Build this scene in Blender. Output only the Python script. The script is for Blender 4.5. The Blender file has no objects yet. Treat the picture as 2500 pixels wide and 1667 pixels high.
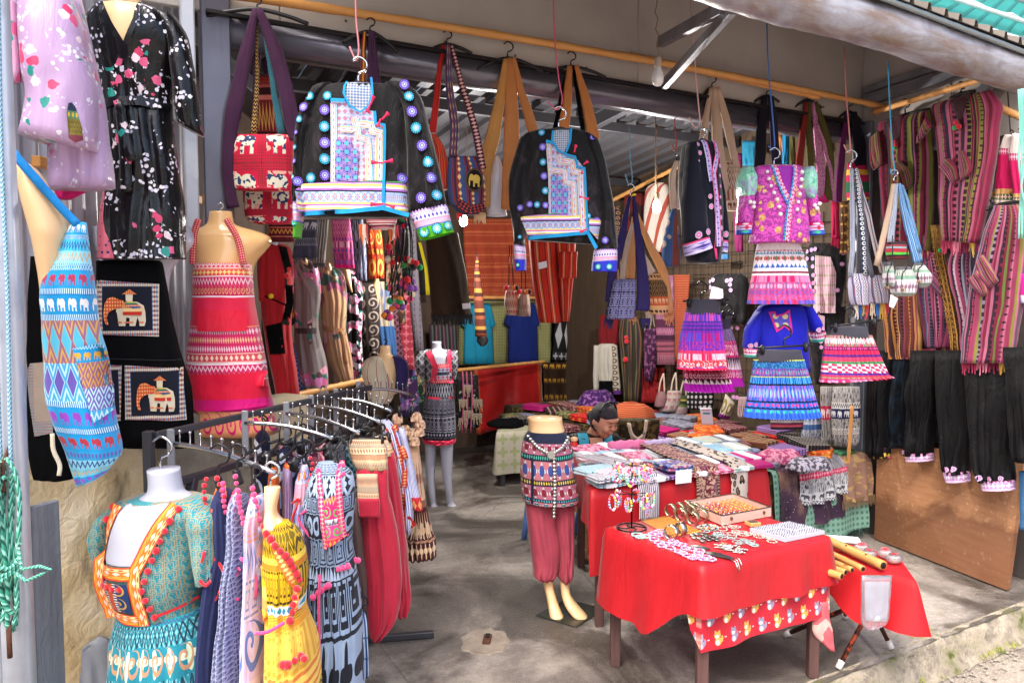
import bpy,bmesh,math,random
from mathutils import Vector,Matrix,noise
from mathutils.bvhtree import BVHTree
R=math.radians
SC=bpy.context.scene
COL=SC.collection
random.seed(7)
# camera
F,CX,CY,HC,PITCH=1880.0,1250.0,833.5,1.70,R(3.6)
CAM=Vector((0,0,HC))
FWD=Vector((0,math.cos(PITCH),-math.sin(PITCH)))
UPV=Vector((0,math.sin(PITCH),math.cos(PITCH)))
cd=bpy.data.cameras.new('camera')
cd.sensor_width=36;cd.lens=F/2500*36;cd.clip_start=.05;cd.clip_end=500
co=bpy.data.objects.new('camera',cd);COL.objects.link(co)
co.location=CAM;co.rotation_euler=(math.pi/2-PITCH,0,0)
SC.camera=co
# light
SUN_EL,SUN_AZ=58,205
w=bpy.data.worlds.new('World');SC.world=w;w.use_nodes=True
nt=w.node_tree;bg=nt.nodes['Background']
sk=nt.nodes.new('ShaderNodeTexSky');sk.sky_type='NISHITA';sk.sun_disc=False
sk.sun_elevation=R(SUN_EL);sk.sun_rotation=R(SUN_AZ)
sk.air_density=1.0;sk.dust_density=6.0;sk.ozone_density=1.0
nt.links.new(sk.outputs[0],bg.inputs[0]);bg.inputs[1].default_value=.15
sl=bpy.data.lights.new('sun','SUN');sl.energy=1.1;sl.angle=R(50);sl.color=(1,.98,.95)
so=bpy.data.objects.new('sun',sl);COL.objects.link(so)
_a,_e=R(SUN_AZ),R(SUN_EL)
_sd=Vector((math.sin(_a)*math.cos(_e),math.cos(_a)*math.cos(_e),math.sin(_e)))
so.rotation_euler=(-_sd).to_track_quat('-Z','Y').to_euler()
vs=SC.view_settings
vs.view_transform='Standard';vs.look='None';vs.exposure=1.5;vs.gamma=1
SC.cycles.max_bounces=7;SC.cycles.diffuse_bounces=5;SC.cycles.glossy_bounces=3
SC.cycles.transmission_bounces=4;SC.cycles.transparent_max_bounces=6
SC.cycles.use_denoising=True
SC.cycles.sample_clamp_indirect=6
# picture to place
S={'A1':(0,0,2.613),'A2':(0,550,2.613),'A3':(0,1067,2.613),'A4':(500,0,2.613),'A5':(500,500,2.613),'A6':(450,1000,2.352),'B1':(1100,0,2.613),'B2':(1050,500,2.613),'B3':(1150,1000,2.352),'B4':(1800,0,2.613),'B5':(1700,500,2.614),'B6':(1800,1000,2.352),'C1':(1180,930,3.92),'C2':(1500,950,3.337),'C3':(1450,1150,3.92),'C4':(2050,0,4.611),'C5':(1440,360,3.92),'C6':(2100,200,3.135),'F':(0,0,1),'D':(0,0,.9408)}
def ray(px,py):return FWD+Vector((1,0,0))*((px-CX)/F)+UPV*((CY-py)/F)
def P(px,py,d):
 r=ray(px,py);return CAM+r*(d/r.y)
def G(px,py,z=0):
 r=ray(px,py);return CAM+r*((z-HC)/r.z)
def PC(c,x,y,d):
 o=S[c];return P(o[0]+x/o[2],o[1]+y/o[2],d)
def GC(c,x,y,z=0):
 o=S[c];return G(o[0]+x/o[2],o[1]+y/o[2],z)
class Pl:
 def __init__(s,c,x,y,d,yaw=0):
  s.c=S[c];s.yaw=R(yaw)
  s.o=PC(c,x,y,d)
  s.U=Vector((math.cos(s.yaw),math.sin(s.yaw),0));s.N=Vector((-math.sin(s.yaw),math.cos(s.yaw),0))
  s.k=d/F/s.c[2]
 def uv(s,x,y):
  r=ray(s.c[0]+x/s.c[2],s.c[1]+y/s.c[2])
  t=(s.o-CAM).dot(s.N)/r.dot(s.N)
  q=CAM+r*t-s.o
  return Vector((q.dot(s.U),0,q.z))
 def w(s,v):return s.o+s.U*v[0]+s.N*v[1]+Vector((0,0,v[2]))
E1=Vector((.866,.5,0));NN=Vector((-.5,.866,0));A0=Vector((-1.11,3.42,0))
def W(a,b,z=0):return A0+E1*a+NN*b+Vector((0,0,z))
YF=30
# objects
def mesh(name,vs_,fs,mat,uvs=None,smooth=True):
 me=bpy.data.meshes.new(name);me.from_pydata([tuple(v)for v in vs_],[],fs)
 if uvs is not None:
  ul=me.uv_layers.new(name='UVMap')
  li=[0]*len(me.loops);me.loops.foreach_get('vertex_index',li)
  fl=[c for i in li for c in uvs[i]]
  ul.data.foreach_set('uv',fl)
 if smooth:me.shade_smooth()
 if mat is not None:me.materials.append(mat)
 return me
class T:
 def __init__(s,name,label,cat,pl=None,group=None,loc=None,rz=0,solo=False,kind=None):
  s.pl=pl;s.solo=solo;s.name=name
  s.info=dict(label=label,category=cat)
  if group:s.info['group']=group
  if kind:s.info=dict(kind=kind);
  if kind and label:s.info['label']=label
  s.loc=Vector(loc)if loc is not None else(pl.o if pl else Vector((0,0,0)))
  s.rz=pl.yaw if pl else R(rz)
  s.e=None
  if not solo:s._root(None)
 def _root(s,data):
  s.e=bpy.data.objects.new(s.name,data);COL.objects.link(s.e)
  s.e.location=s.loc;s.e.rotation_euler=(0,0,s.rz)
  for k,v in s.info.items():s.e[k]=v
 def add(s,name,me,parent=None):
  if s.solo and s.e is None:
   s._root(me);return s.e
  o=bpy.data.objects.new(name,me);COL.objects.link(o);o.parent=parent or s.e
  return o
 def loc_of(s,wv):
  d=Vector(wv)-s.loc;c,n=math.cos(-s.rz),math.sin(-s.rz)
  return Vector((d.x*c-d.y*n,d.x*n+d.y*c,d.z))
def crom(p,u):
 n=len(p)-1
 if n==0:return p[0]
 i=min(int(u*n),n-1);f=u*n-i
 a,b=p[i],p[i+1];z=p[max(i-1,0)];c=p[min(i+2,n)]
 m0,m1=(b-z)*.5,(c-a)*.5
 if i==0:m0=b-a
 if i==n-1:m1=b-a
 f2,f3=f*f,f*f*f
 return a*(2*f3-3*f2+1)+m0*(f3-2*f2+f)+b*(-2*f3+3*f2)+m1*(f3-f2)
def lin(p,u):
 n=len(p)-1
 if n==0:return p[0]
 i=min(int(u*n),n-1);f=u*n-i
 return p[i]*(1-f)+p[i+1]*f
def lst(v,n):return list(v)if isinstance(v,(list,tuple))else[v]*n
def tube(t,name,rows,mat,depth=.03,fold=None,y=0,nf=16,nv=None,p=2.2,cap=(1,1),wr=.004,parent=None,raw=False,back=.8,curve=True,tv=None):
 L,Q=[],[]
 for r in rows:
  if raw:L.append(Vector(r[0]));Q.append(Vector(r[1]))
  elif len(r)==3:L.append(t.pl.uv(r[1],r[0]));Q.append(t.pl.uv(r[2],r[0]))
  else:L.append(t.pl.uv(r[0],r[1]));Q.append(t.pl.uv(r[2],r[3]))
 n=len(rows);dep=lst(depth,n);yo=lst(y,n)
 if nv is None:nv=max(8,min(30,(n-1)*4))
 if fold:nf=max(nf,int(fold[1]*6))
 nb=max(5,nf//2)if not(fold and fold[1]>8)else nf//2
 fn=crom if curve else lin
 ph=random.random()*6.28;sd=random.random()*100
 V,UV,FS=[],[],[]
 m=nf+1+nb-1
 for i in range(nv+1):
  u=i/nv
  a,b=fn(L,u),fn(Q,u);dp=lin(dep,u);yy=lin(yo,u)
  am=fold[0]*(u**(fold[2]if len(fold)>2 else 1))if fold else 0
  for j in range(m):
   if j<=nf:s=j/nf;sg=-1.0
   else:s=1-(j-nf)/nb;sg=back
   x=a+(b-a)*s
   pr=max(0,1-abs(2*s-1)**p)**(1/p)
   q=sg*dp*pr
   if am:
    k=2*math.pi*fold[1]*s
    if fold[1]>8:q+=am*(math.sin(k+ph+1.3*math.sin(3*s+sd))+.35*math.sin(2.3*k+sd))*(.35+.65*pr)
    else:
     g=s*fold[1]+.5*u*math.sin(sd);n0=noise.noise(Vector((g*1.1+sd,u*1.3,ph)));n1=noise.noise(Vector((g*2.6+sd,u*2.2,ph+7)))
     q-=am*(2.6*(abs(n0)**.7-.3)+.9*n1)*(.3+.7*pr)
   v=Vector((x.x,x.y+yy+q,x.z))
   if wr:
    nz=noise.noise_vector(Vector((v.x*7+sd,v.z*7,q*3)))*wr*2+noise.noise_vector(Vector((v.x*24+sd,v.z*19,q*9)))*wr*.7
    v+=Vector((nz.x*.6,nz.y*1.6,nz.z*.4))*min(1,u*3+.1)
   V.append(v);UV.append((s,u if tv is None else lin(tv,u)))
 for i in range(nv):
  for j in range(m):
   k=(j+1)%m
   FS.append((i*m+j,i*m+k,(i+1)*m+k,(i+1)*m+j)[::-1])
 if cap[0]:FS.append(tuple(range(m)))
 if cap[1]:FS.append(tuple(range(nv*m,nv*m+m))[::-1])
 return t.add(name,mesh(name,V,FS,mat,UV),parent)
_bt={}
def bead(V,FS,q,r):
 if not _bt:
  b=ballm(1,None,6);_bt['v']=[v.co.copy()for v in b.vertices];_bt['f']=[tuple(f.vertices)for f in b.polygons]
 c=len(V);V+=[v*r+q for v in _bt['v']];f_=[tuple(c+x for x in f)for f in _bt['f']];FS+=f_;return len(f_)
_bv={}
def bvh(o):
 if o.name not in _bv:
  me=o.data
  _bv[o.name]=BVHTree.FromPolygons([v.co.copy()for v in me.vertices],[tuple(q.vertices)for q in me.polygons])
 return _bv[o.name]
def onto(on,x,z,eps,dflt=0.0):
 best=None
 for o in(on if isinstance(on,(list,tuple))else[on]):
  h=bvh(o).ray_cast(Vector((x,-5,z)),Vector((0,1,0)))
  if h[0]is not None and(best is None or h[0].y<best):best=h[0].y
 return(best if best is not None else dflt)-eps
def decal(t,name,poly,mat,on,eps=.004,parent=None,mx=.03,raw=False):
 pts=[Vector(q)if raw else t.pl.uv(*q)for q in poly]
 bm=bmesh.new();vv=[bm.verts.new(q)for q in pts];bm.faces.new(vv)
 bmesh.ops.triangulate(bm,faces=bm.faces[:])
 for _ in range(5):
  es=[e for e in bm.edges if e.calc_length()>mx]
  if not es:break
  bmesh.ops.subdivide_edges(bm,edges=es,cuts=1);bmesh.ops.triangulate(bm,faces=[f for f in bm.faces if len(f.verts)>3])
 x0=min(q.x for q in pts);x1=max(q.x for q in pts);z0=min(q.z for q in pts);z1=max(q.z for q in pts)
 last=0
 UV=[]
 for v in bm.verts:
  last=onto(on,v.co.x,v.co.z,eps,last+eps if last else 0);v.co.y=last
  UV.append(((v.co.x-x0)/max(1e-6,x1-x0),(z1-v.co.z)/max(1e-6,z1-z0)))
 bm.verts.index_update()
 V=[v.co.copy()for v in bm.verts];FS=[]
 for f in bm.faces:
  ix=[v.index for v in f.verts]
  if f.normal.y>0:ix=ix[::-1]
  FS.append(ix)
 bm.free()
 return t.add(name,mesh(name,V,FS,mat,UV),parent)
def ribbon(t,name,pts,wd,mat,on,eps=.006,parent=None,step=.02,raw=False):
 q=[Vector(v)if raw else t.pl.uv(*v)for v in pts];wd=wd if raw else wd*t.pl.k
 line=[]
 for a,b in zip(q,q[1:]):
  n=max(1,int((b-a).length/step))
  for i in range(n):line.append(a+(b-a)*(i/n))
 line.append(q[-1])
 V,UV,FS=[],[],[];L=0;last=0
 for i,c in enumerate(line):
  d=(line[min(i+1,len(line)-1)]-line[max(i-1,0)]);d.y=0;d.normalize()
  nn=Vector((-d.z,0,d.x))*wd*.5
  if i:L+=(c-line[i-1]).length
  for sg,tt in((1,0),(-1,1)):
   v=c+nn*sg;last=onto(on,v.x,v.z,eps,last+eps);v.y=last
   V.append(v);UV.append((L/wd,tt))
 for i in range(len(line)-1):FS.append((2*i,2*i+1,2*i+3,2*i+2)[::-1])
 return t.add(name,mesh(name,V,FS,mat,UV),parent)
def strap(t,name,pts,wd,mat,y=0,depth=.008,parent=None,nf=6,**k):
 q=[t.pl.uv(*v)for v in pts];n=len(q);ws=[x*t.pl.k for x in lst(wd,n)]
 rows=[]
 for i,c in enumerate(q):
  d=(q[min(i+1,n-1)]-q[max(i-1,0)]);d.normalize()
  nn=Vector((-d.z,0,d.x))*ws[i]*.5
  rows.append((c-nn,c+nn)if d.z<0 else(c-nn,c+nn))
 return tube(t,name,rows,mat,depth=depth,y=y,raw=True,nf=nf,nv=max(6,n*4),parent=parent,**k)
def disc(t,name,x,y,rx,mat,on,ry=None,eps=.006,n=14,parent=None):
 ry=ry or rx
 return decal(t,name,[(x+rx*math.cos(a*6.2832/n),y+ry*math.sin(a*6.2832/n))for a in range(n)],mat,on,eps,parent,mx=.2)
def wire(t,name,pts,r,mat,parent=None,n=6,taper=None,closed=False):
 V,FS,UV=[],[],[]
 m=len(pts);pts=[Vector(q)for q in pts]
 for i,c in enumerate(pts):
  d=pts[min(i+1,m-1)]-pts[max(i-1,0)]
  if closed:d=pts[(i+1)%m]-pts[i-1]
  d.normalize()
  u=d.cross(Vector((0,0,1))if abs(d.z)<.9 else Vector((1,0,0)));u.normalize();v=d.cross(u)
  rr=r if taper is None else r*lin(taper,i/max(1,m-1))
  for j in range(n):
   a=6.28318*j/n;V.append(c+(u*math.cos(a)+v*math.sin(a))*rr);UV.append((j/n,i/max(1,m-1)))
 for i in range(m if closed else m-1):
  for j in range(n):
   k=(j+1)%n;i2=(i+1)%m
   FS.append((i*n+j,i*n+k,i2*n+k,i2*n+j))
 if not closed:FS.append(tuple(range(n))[::-1]);FS.append(tuple(range((m-1)*n,m*n)))
 return t.add(name,mesh(name,V,FS,mat,UV),parent)
def wpx(t,name,pts,r,mat,y=0,**k):
 q=[t.pl.uv(*v[:2])+Vector((0,v[2]if len(v)>2 else y,0))for v in pts]
 q2=[crom(q,i/(4*(len(q)-1)))for i in range(4*(len(q)-1)+1)]if len(q)>2 else q
 return wire(t,name,q2,r,mat,**k)
def boxm(sx,sy,sz,mat,bev=.004,seg=1,off=(0,0,0),name='box',rot=None):
 bm=bmesh.new();bmesh.ops.create_cube(bm,size=1)
 bmesh.ops.scale(bm,vec=(sx,sy,sz),verts=bm.verts)
 if bev:bmesh.ops.bevel(bm,geom=bm.edges[:],offset=min(bev,.45*min(sx,sy,sz)),segments=seg,affect='EDGES')
 if rot is not None:bmesh.ops.rotate(bm,verts=bm.verts,matrix=rot)
 bmesh.ops.translate(bm,vec=off,verts=bm.verts)
 me=bpy.data.meshes.new(name);bm.to_mesh(me);bm.free()
 if seg>1:me.shade_smooth()
 if mat:me.materials.append(mat)
 return me
def beam(t,name,a,b,wd,ht,mat,parent=None,bev=.003):
 a,b=Vector(a),Vector(b);d=b-a;L=d.length;d.normalize()
 u=d.cross(Vector((0,0,1))if abs(d.z)<.95 else Vector((0,1,0)));u.normalize();v=u.cross(d)
 me=boxm(wd,L,ht,mat,bev,name=name)
 M_=Matrix((u,d,v)).transposed().to_4x4();M_.translation=(a+b)/2
 me.transform(M_)
 return t.add(name,me,parent)
def lathe(t,name,prof,mat,loc=(0,0,0),n=18,parent=None,rot=None,cap=True,sy=1):
 V,FS,UV=[],[],[];m=len(prof)
 for i,(r,z)in enumerate(prof):
  for j in range(n):
   a=6.28318*j/n;v=Vector((r*math.cos(a),r*math.sin(a)*sy,z))
   if rot is not None:v=rot@v
   V.append(v+Vector(loc));UV.append((j/n,i/(m-1)))
 for i in range(m-1):
  for j in range(n):
   k=(j+1)%n;FS.append((i*n+j,i*n+k,(i+1)*n+k,(i+1)*n+j))
 if cap:FS.append(tuple(range(n))[::-1]);FS.append(tuple(range((m-1)*n,m*n)))
 return t.add(name,mesh(name,V,FS,mat,UV),parent)
def ballm(r,mat,n=8,name='ball',sc=(1,1,1)):
 bm=bmesh.new();bmesh.ops.create_uvsphere(bm,u_segments=n,v_segments=max(5,n//2+1),radius=r);bmesh.ops.scale(bm,vec=sc,verts=bm.verts)
 me=bpy.data.meshes.new(name);bm.to_mesh(me);bm.free();me.shade_smooth()
 if mat:me.materials.append(mat)
 return me
def balls(t,name,pts,r,mats,parent=None,jit=0):
 ms=[ballm(r,m,8,name)for m in mats];out=[]
 for i,q in enumerate(pts):
  o=t.add(name,ms[i%len(ms)],parent);o.location=Vector(q);out.append(o)
  if jit:s=1+random.uniform(-jit,jit);o.scale=(s,s,s)
 return out
def bpx(t,name,pts,r,mats,on=None,y=0,parent=None,eps=.008,jit=.15):
 q=[]
 for v in pts:
  c=t.pl.uv(*v);c.y=onto(on,c.x,c.z,eps,y)if on else y;q.append(c)
 return balls(t,name,q,r,mats,parent,jit)
def along(pts,n):
 q=[Vector((a,b,0))for a,b in pts];L=[0]
 for a,b in zip(q,q[1:]):L.append(L[-1]+(b-a).length)
 out=[]
 for i in range(n):
  d=L[-1]*i/max(1,n-1);k=0
  while k<len(q)-2 and L[k+1]<d:k+=1
  f=(d-L[k])/max(1e-6,L[k+1]-L[k]);v=q[k]+(q[k+1]-q[k])*f;out.append((v.x,v.y))
 return out
def fringe(t,name,x0,x1,yy,ln,mat,n=24,y=0,r=.0035,parent=None,jit=.35,yb=None):
 V,FS,UV=[],[],[]
 yb=yy if yb is None else yb
 for i in range(n):
  f=(i+.5)/n;a=t.pl.uv(x0+(x1-x0)*f,yy+(yb-yy)*f);l=ln*t.pl.k*random.uniform(1-jit,1+jit)
  dx,dy=random.uniform(-.15,.15)*l,random.uniform(-.12,.12)*l
  c=len(V)
  for k in range(3):
   g=k/2;cx=a+Vector((dx*g*g,y+dy*g,-l*g+.006));rr=r*(1-.3*g)
   for(ox,oy)in((-rr,0),(0,-rr),(rr,0),(0,rr)):V.append(cx+Vector((ox,oy,0)));UV.append((f,g))
  for k in range(2):
   for j in range(4):FS.append((c+k*4+j,c+k*4+(j+1)%4,c+k*4+4+(j+1)%4,c+k*4+4+j))
 o=t.add(name,mesh(name,V,FS,mat,UV),parent);o['kind']='stuff'
 return o
# materials: small language for node graphs
def h(s):
 s=s.lstrip('#');c=[int(s[i:i+2],16)/255 for i in(0,2,4)]
 return tuple((x/12.92 if x<=.04045 else((x+.055)/1.055)**2.4)for x in c)
class E:
 def __init__(s,m,k):s.m=m;s.k=k
 def __add__(s,o):return s.m.op('ADD',s,o)
 __radd__=__add__
 def __sub__(s,o):return s.m.op('SUBTRACT',s,o)
 def __rsub__(s,o):return s.m.op('SUBTRACT',o,s)
 def __mul__(s,o):return s.m.op('MULTIPLY',s,o)
 __rmul__=__mul__
 def __truediv__(s,o):return s.m.op('DIVIDE',s,o)
 def __lt__(s,o):return s.m.op('LESS_THAN',s,o)
 def __gt__(s,o):return s.m.op('GREATER_THAN',s,o)
 def __and__(s,o):return s.m.op('MULTIPLY',s,o)
 def __or__(s,o):return s.m.op('MAXIMUM',s,o)
 def fr(s):return s.m.op('FRACT',s)
 def fl(s):return s.m.op('FLOOR',s)
 def ab(s):return s.m.op('ABSOLUTE',s)
 def sn(s):return s.m.op('SINE',s)
 def cs(s):return s.m.op('COSINE',s)
 def sq(s):return s.m.op('SQRT',s)
 def inv(s):return s.m.op('SUBTRACT',1.0,s)
class M:
 def __init__(s,name):
  s.mat=bpy.data.materials.new(name);s.mat.use_nodes=True;s.nt=s.mat.node_tree;s.n=s.nt.nodes;s.l=s.nt.links
  s.b=s.n['Principled BSDF'];s._c={}
 def nd(s,t):return s.n.new('ShaderNode'+t)
 def plug(s,sock,v):
  if isinstance(v,E):s.l.new(v.k,sock)
  elif hasattr(v,'is_output'):s.l.new(v,sock)
  elif isinstance(v,(tuple,list)):sock.default_value=(*v,1)if len(sock.default_value)==4 and len(v)==3 else v
  else:sock.default_value=v
 def op(s,o,a,b=None):
  q=s.nd('Math');q.operation=o;s.plug(q.inputs[0],a)
  if b is not None:s.plug(q.inputs[1],b)
  return E(s,q.outputs[0])
 def tc(s,w):
  if 'tc' not in s._c:s._c['tc']=s.nd('TexCoord')
  return s._c['tc'].outputs[w]
 def xyz(s,w):
  if w not in s._c:
   q=s.nd('SeparateXYZ');s.l.new(s.tc(w),q.inputs[0]);s._c[w]=[E(s,o)for o in q.outputs]
  return s._c[w]
 @property
 def s(s):return s.xyz('UV')[0]
 @property
 def t(s):return s.xyz('UV')[1]
 @property
 def x(s):return s.xyz('Object')[0]
 @property
 def y(s):return s.xyz('Object')[1]
 @property
 def z(s):return s.xyz('Object')[2]
 def vec(s,a,b,c=0.0):
  q=s.nd('CombineXYZ')
  for i,v in enumerate((a,b,c)):s.plug(q.inputs[i],v)
  return q.outputs[0]
 def noise(s,v=None,sc=5,det=2,rough=.5,dist=0):
  q=s.nd('TexNoise');s.l.new(v if v is not None else s.tc('Object'),q.inputs['Vector'])
  q.inputs['Scale'].default_value=sc;q.inputs['Detail'].default_value=det;q.inputs['Roughness'].default_value=rough;q.inputs['Distortion'].default_value=dist
  return E(s,q.outputs[0])
 def vor(s,v=None,sc=5,rnd=1,feat='F1'):
  q=s.nd('TexVoronoi');q.feature=feat;s.l.new(v if v is not None else s.tc('Object'),q.inputs['Vector'])
  q.inputs['Scale'].default_value=sc;q.inputs['Randomness'].default_value=rnd
  sp=s.nd('SeparateXYZ')
  if feat=='F1':s.l.new(q.outputs['Color'],sp.inputs[0])
  return E(s,q.outputs['Distance']),E(s,sp.outputs[0]),E(s,sp.outputs[1])
 def mix(s,f,a,b):
  q=s.nd('Mix');q.data_type='RGBA';s.plug(q.inputs[0],f);s.plug(q.inputs[6],a);s.plug(q.inputs[7],b);return q.outputs[2]
 def mul(s,a,f):
  q=s.nd('Mix');q.data_type='RGBA';q.blend_type='MULTIPLY';q.inputs[0].default_value=1;s.plug(q.inputs[6],a)
  if isinstance(f,E):s.l.new(f.k,q.inputs[7])
  else:s.plug(q.inputs[7],f)
  return q.outputs[2]
 def ramp(s,f,stops,const=True):
  q=s.nd('ValToRGB');cr=q.color_ramp;cr.interpolation='CONSTANT' if const else 'LINEAR'
  stops=stops[:31]
  while len(cr.elements)<len(stops):cr.elements.new(.5)
  for e,(p_,c)in zip(cr.elements,stops):e.position=p_
  for e,(p_,c)in zip(cr.elements,stops):e.color=(*c,1)
  s.plug(q.inputs[0],f);return q.outputs[0]
 def lin01(s,e,a,b):
  q=s.nd('MapRange');s.plug(q.inputs[0],e);q.inputs[1].default_value=a;q.inputs[2].default_value=b;return E(s,q.outputs[0])
def k_zig(m,a,b):w_=((a.fr()-.5).ab())*2;return(b-(w_*.6+.2)).ab()<.16
def k_tri(m,a,b):return b>((a.fr()-.5).ab())*2
def k_dia(m,a,b):return((a.fr()-.5).ab()+(b-.5).ab())<.4
def k_dio(m,a,b):return((((a.fr()-.5).ab()+(b-.5).ab())*3.2).fr())<.45
def k_dot(m,a,b):
 x,y=a.fr()-.5,b-.5;return(x*x+y*y)<.09
def k_rng(m,a,b):
 x,y=a.fr()-.5,b-.5;r=(x*x+y*y).sq();return(r-.3).ab()<.1
def k_flw(m,a,b):
 x,y=a.fr()-.5,b-.5;r=(x*x+y*y).sq();th=m.op('ARCTAN2',y,x)
 return(r-((th*4).cs()*.12+.32))<0
def k_vst(m,a,b):return a.fr()<.45
def k_chk(m,a,b):return((a.fr()<.5)-((b*2).fr()<.5)).ab()>.5
def k_x(m,a,b):return((a.fr()-.5).ab()-(b-.5).ab()).ab()<.12
def k_gk(m,a,b):
 fx=a.fr();d=m.op('MAXIMUM',(fx-.5).ab(),(b-.5).ab())*2
 return(((d*2.6).fr()<.38)&(((fx-.5).ab()<.09)&(b<.5)).inv())
def k_scr(m,a,b):
 x,y=a.fr()-.5,b-.5;r=(x*x+y*y).sq();th=m.op('ARCTAN2',y,x)
 return((th+r*19).sn()>.4)&(r<.46)
def k_nz(m,a,b):return m.noise(m.vec(a,b*1.0),2.6,2)>.52
def k_blk(m,a,b):return((a.fl()*12.9898).sn()*43758.5).fr()<.5
def k_str(m,a,b):return(b*3).fr()<.4
def k_bdr(m,a,b):return((a.fr()-.5).ab()+(b-.5).ab()<.34)|((b-.5).ab()>.42)
def _el(m,x,y,cx,cy,rx,ry):
 p_,q_=(x-cx)*(1/rx),(y-cy)*(1/ry);return(p_*p_+q_*q_)<1
def k_ele(m,a,b):
 x,y=a.fr(),b
 r=_el(m,x,y,.58,.45,.25,.22)|_el(m,x,y,.28,.38,.13,.17)|_el(m,x,y,.15,.6,.045,.24)
 lg=(y>.45)&(y<.85)&(((x-.44).ab()<.055)|((x-.73).ab()<.055))
 return r|lg
KI=dict(zig=k_zig,tri=k_tri,dia=k_dia,dio=k_dio,dot=k_dot,rng=k_rng,flw=k_flw,vst=k_vst,chk=k_chk,x=k_x,gk=k_gk,scr=k_scr,nz=k_nz,blk=k_blk,str=k_str,bdr=k_bdr,ele=k_ele)
def bands(m,L,s=None,t=None):
 s=s or m.s;t=t or m.t
 tot=sum(q[0]for q in L);acc=0;st=[]
 for q in L:st.append((acc/tot,h(q[1])));acc+=q[0]
 c=m.ramp(t,st);acc=0
 for q in L:
  t0=acc/tot;acc+=q[0];t1=acc/tot
  for j in range(2,len(q),3):
   b=(t-t0)*(1/(t1-t0))
   msk=KI[q[j]](m,s*(q[j+2]*(1.35 if q[j+2]>2 else 1)),b)&(t>t0)&(t<t1)
   c=m.mix(msk,c,h(q[j+1]))
 return c
def stripes(m,co,L):
 tot=sum(q[0]for q in L);acc=0;st=[]
 for q in L:st.append((acc/tot,h(q[1])));acc+=q[0]
 return m.ramp(co.fr(),st)
_mc={}
def fab(name,col,rough=.85,sheen=.05,bump=.42,spec=.25,var=.12,ws=14,metal=0,coat=0,trans=0,iso=0):
 if name in _mc:return _mc[name]
 m=M(name)
 c=col(m)if callable(col)else(h(col)if isinstance(col,str)else col)
 if var:
  v=m.noise(None,9,3,.6)*(var*2.4)+(1-var*1.2)
  c=m.mul(c,m.vec(v,v,v))
 m.plug(m.b.inputs['Base Color'],c)
 b=m.b.inputs;b['Roughness'].default_value=rough;b['Specular IOR Level'].default_value=spec;b['Metallic'].default_value=metal
 b['Sheen Weight'].default_value=sheen;b['Sheen Roughness'].default_value=.4;b['Coat Weight'].default_value=coat
 if trans:b['Transmission Weight'].default_value=trans
 if bump:
  bp=m.nd('Bump');bp.inputs['Strength'].default_value=bump;bp.inputs['Distance'].default_value=.012
  mp=m.nd('Mapping');m.l.new(m.tc('Object'),mp.inputs[0]);mp.inputs['Scale'].default_value=(1.6,1.6,1.6 if iso else .55)
  nz=m.noise(mp.outputs[0],ws,4,.62,1.2);m.l.new(nz.k,bp.inputs['Height']);m.l.new(bp.outputs[0],b['Normal'])
 _mc[name]=m.mat
 return m.mat
def flowers(m,bg,cols,sc=9,thr=.62,cover=.44,leaf=None,v=None):
 c=bg if not isinstance(bg,str)else h(bg)
 nz=m.noise(v,sc*2.5,2)*.35
 reg=m.noise(v,sc*.28,1)>cover
 if leaf:
  d2,r2,_=m.vor(v,sc*1.15);c=m.mix(((d2+nz)<thr*.8)&reg,c,h(leaf))
 d,r,g=m.vor(v,sc)
 st=[(i/len(cols),h(k))for i,k in enumerate(cols)]
 fc=m.ramp(r,st)
 c=m.mix(((d+nz)<thr)&reg,c,fc)
 c=m.mix((d<thr*.16)&reg,c,h('f4e6c8'))
 return c
def tile(m,bg,fg,sc,kind='gk',u=None,v=None,fg2=None,kind2='flw'):
 u=(u or m.x)*sc;v=(v or m.z)*sc
 c=m.mix(KI[kind](m,u,v.fr()),h(bg)if isinstance(bg,str)else bg,h(fg))
 if fg2:c=m.mix(KI[kind2](m,u+.5,(v+.5).fr()),c,h(fg2))
 return c
def plain(name,col,rough=.6,metal=0,spec=.4,bump=0,var=.08,ws=30,coat=0):return fab(name,col,rough,0,bump,spec,var,ws,metal,coat)
BLACKPL=plain('black_plastic','1b1b1f',.4);CHROME=plain('chrome','c9cace',.22,1,var=.03);SKINM=plain('mannequin_cream','f0c896',.3,spec=.5,var=.03)
SKINW=plain('mannequin_white','b9bbc9',.4,var=.04);STEEL=plain('dark_steel','4a4a50',.45,.6);BAMB=fab('bamboo',lambda m:m.mix(m.noise(None,4,3),h('c98a4a'),h('e0aa68')),.45,0,.1)
REDP=fab('red_cloth',lambda m:m.mix(m.noise(m.vec(m.x,m.y,m.z*.4),6,4,.7),h('9c0912'),h('b4202a')),.5,.06,.6,.35,ws=5,var=.06)
POMR=fab('red_pompom','d81f30',.95,.5,.6,ws=120);POMP=fab('pink_pompom','f04a86',.95,.5,.6,ws=120);POMG=fab('green_pompom','2aa05a',.95,.5,.5,ws=120);POMO=fab('orange_pompom','f08a30',.95,.5,.5,ws=120);POMV=fab('violet_pompom','8a4fb0',.95,.5,.5,ws=120);POMW=fab('cream_pompom','e8dcc0',.95,.5,.5,ws=120);POMB=fab('dark_pompom','2a2230',.95,.5,.5,ws=120)
def medallion(name,rim,mid,core):
 def f(m):
  x,y=m.s-.5,m.t-.5;r=(x*x+y*y).sq()*2;th=m.op('ARCTAN2',y,x)
  c=m.ramp(r,[(0,h('e8e0e0')),(.16,h(core)),(.34,h(mid)),(.5,h(core)),(.58,h(rim)),(.9,h('141020'))])
  return m.mix(((th*14).sn()>.55)&(r>.58),c,h('181428'))
 return fab(name,f,.8,.1,.1,var=.04)
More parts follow.
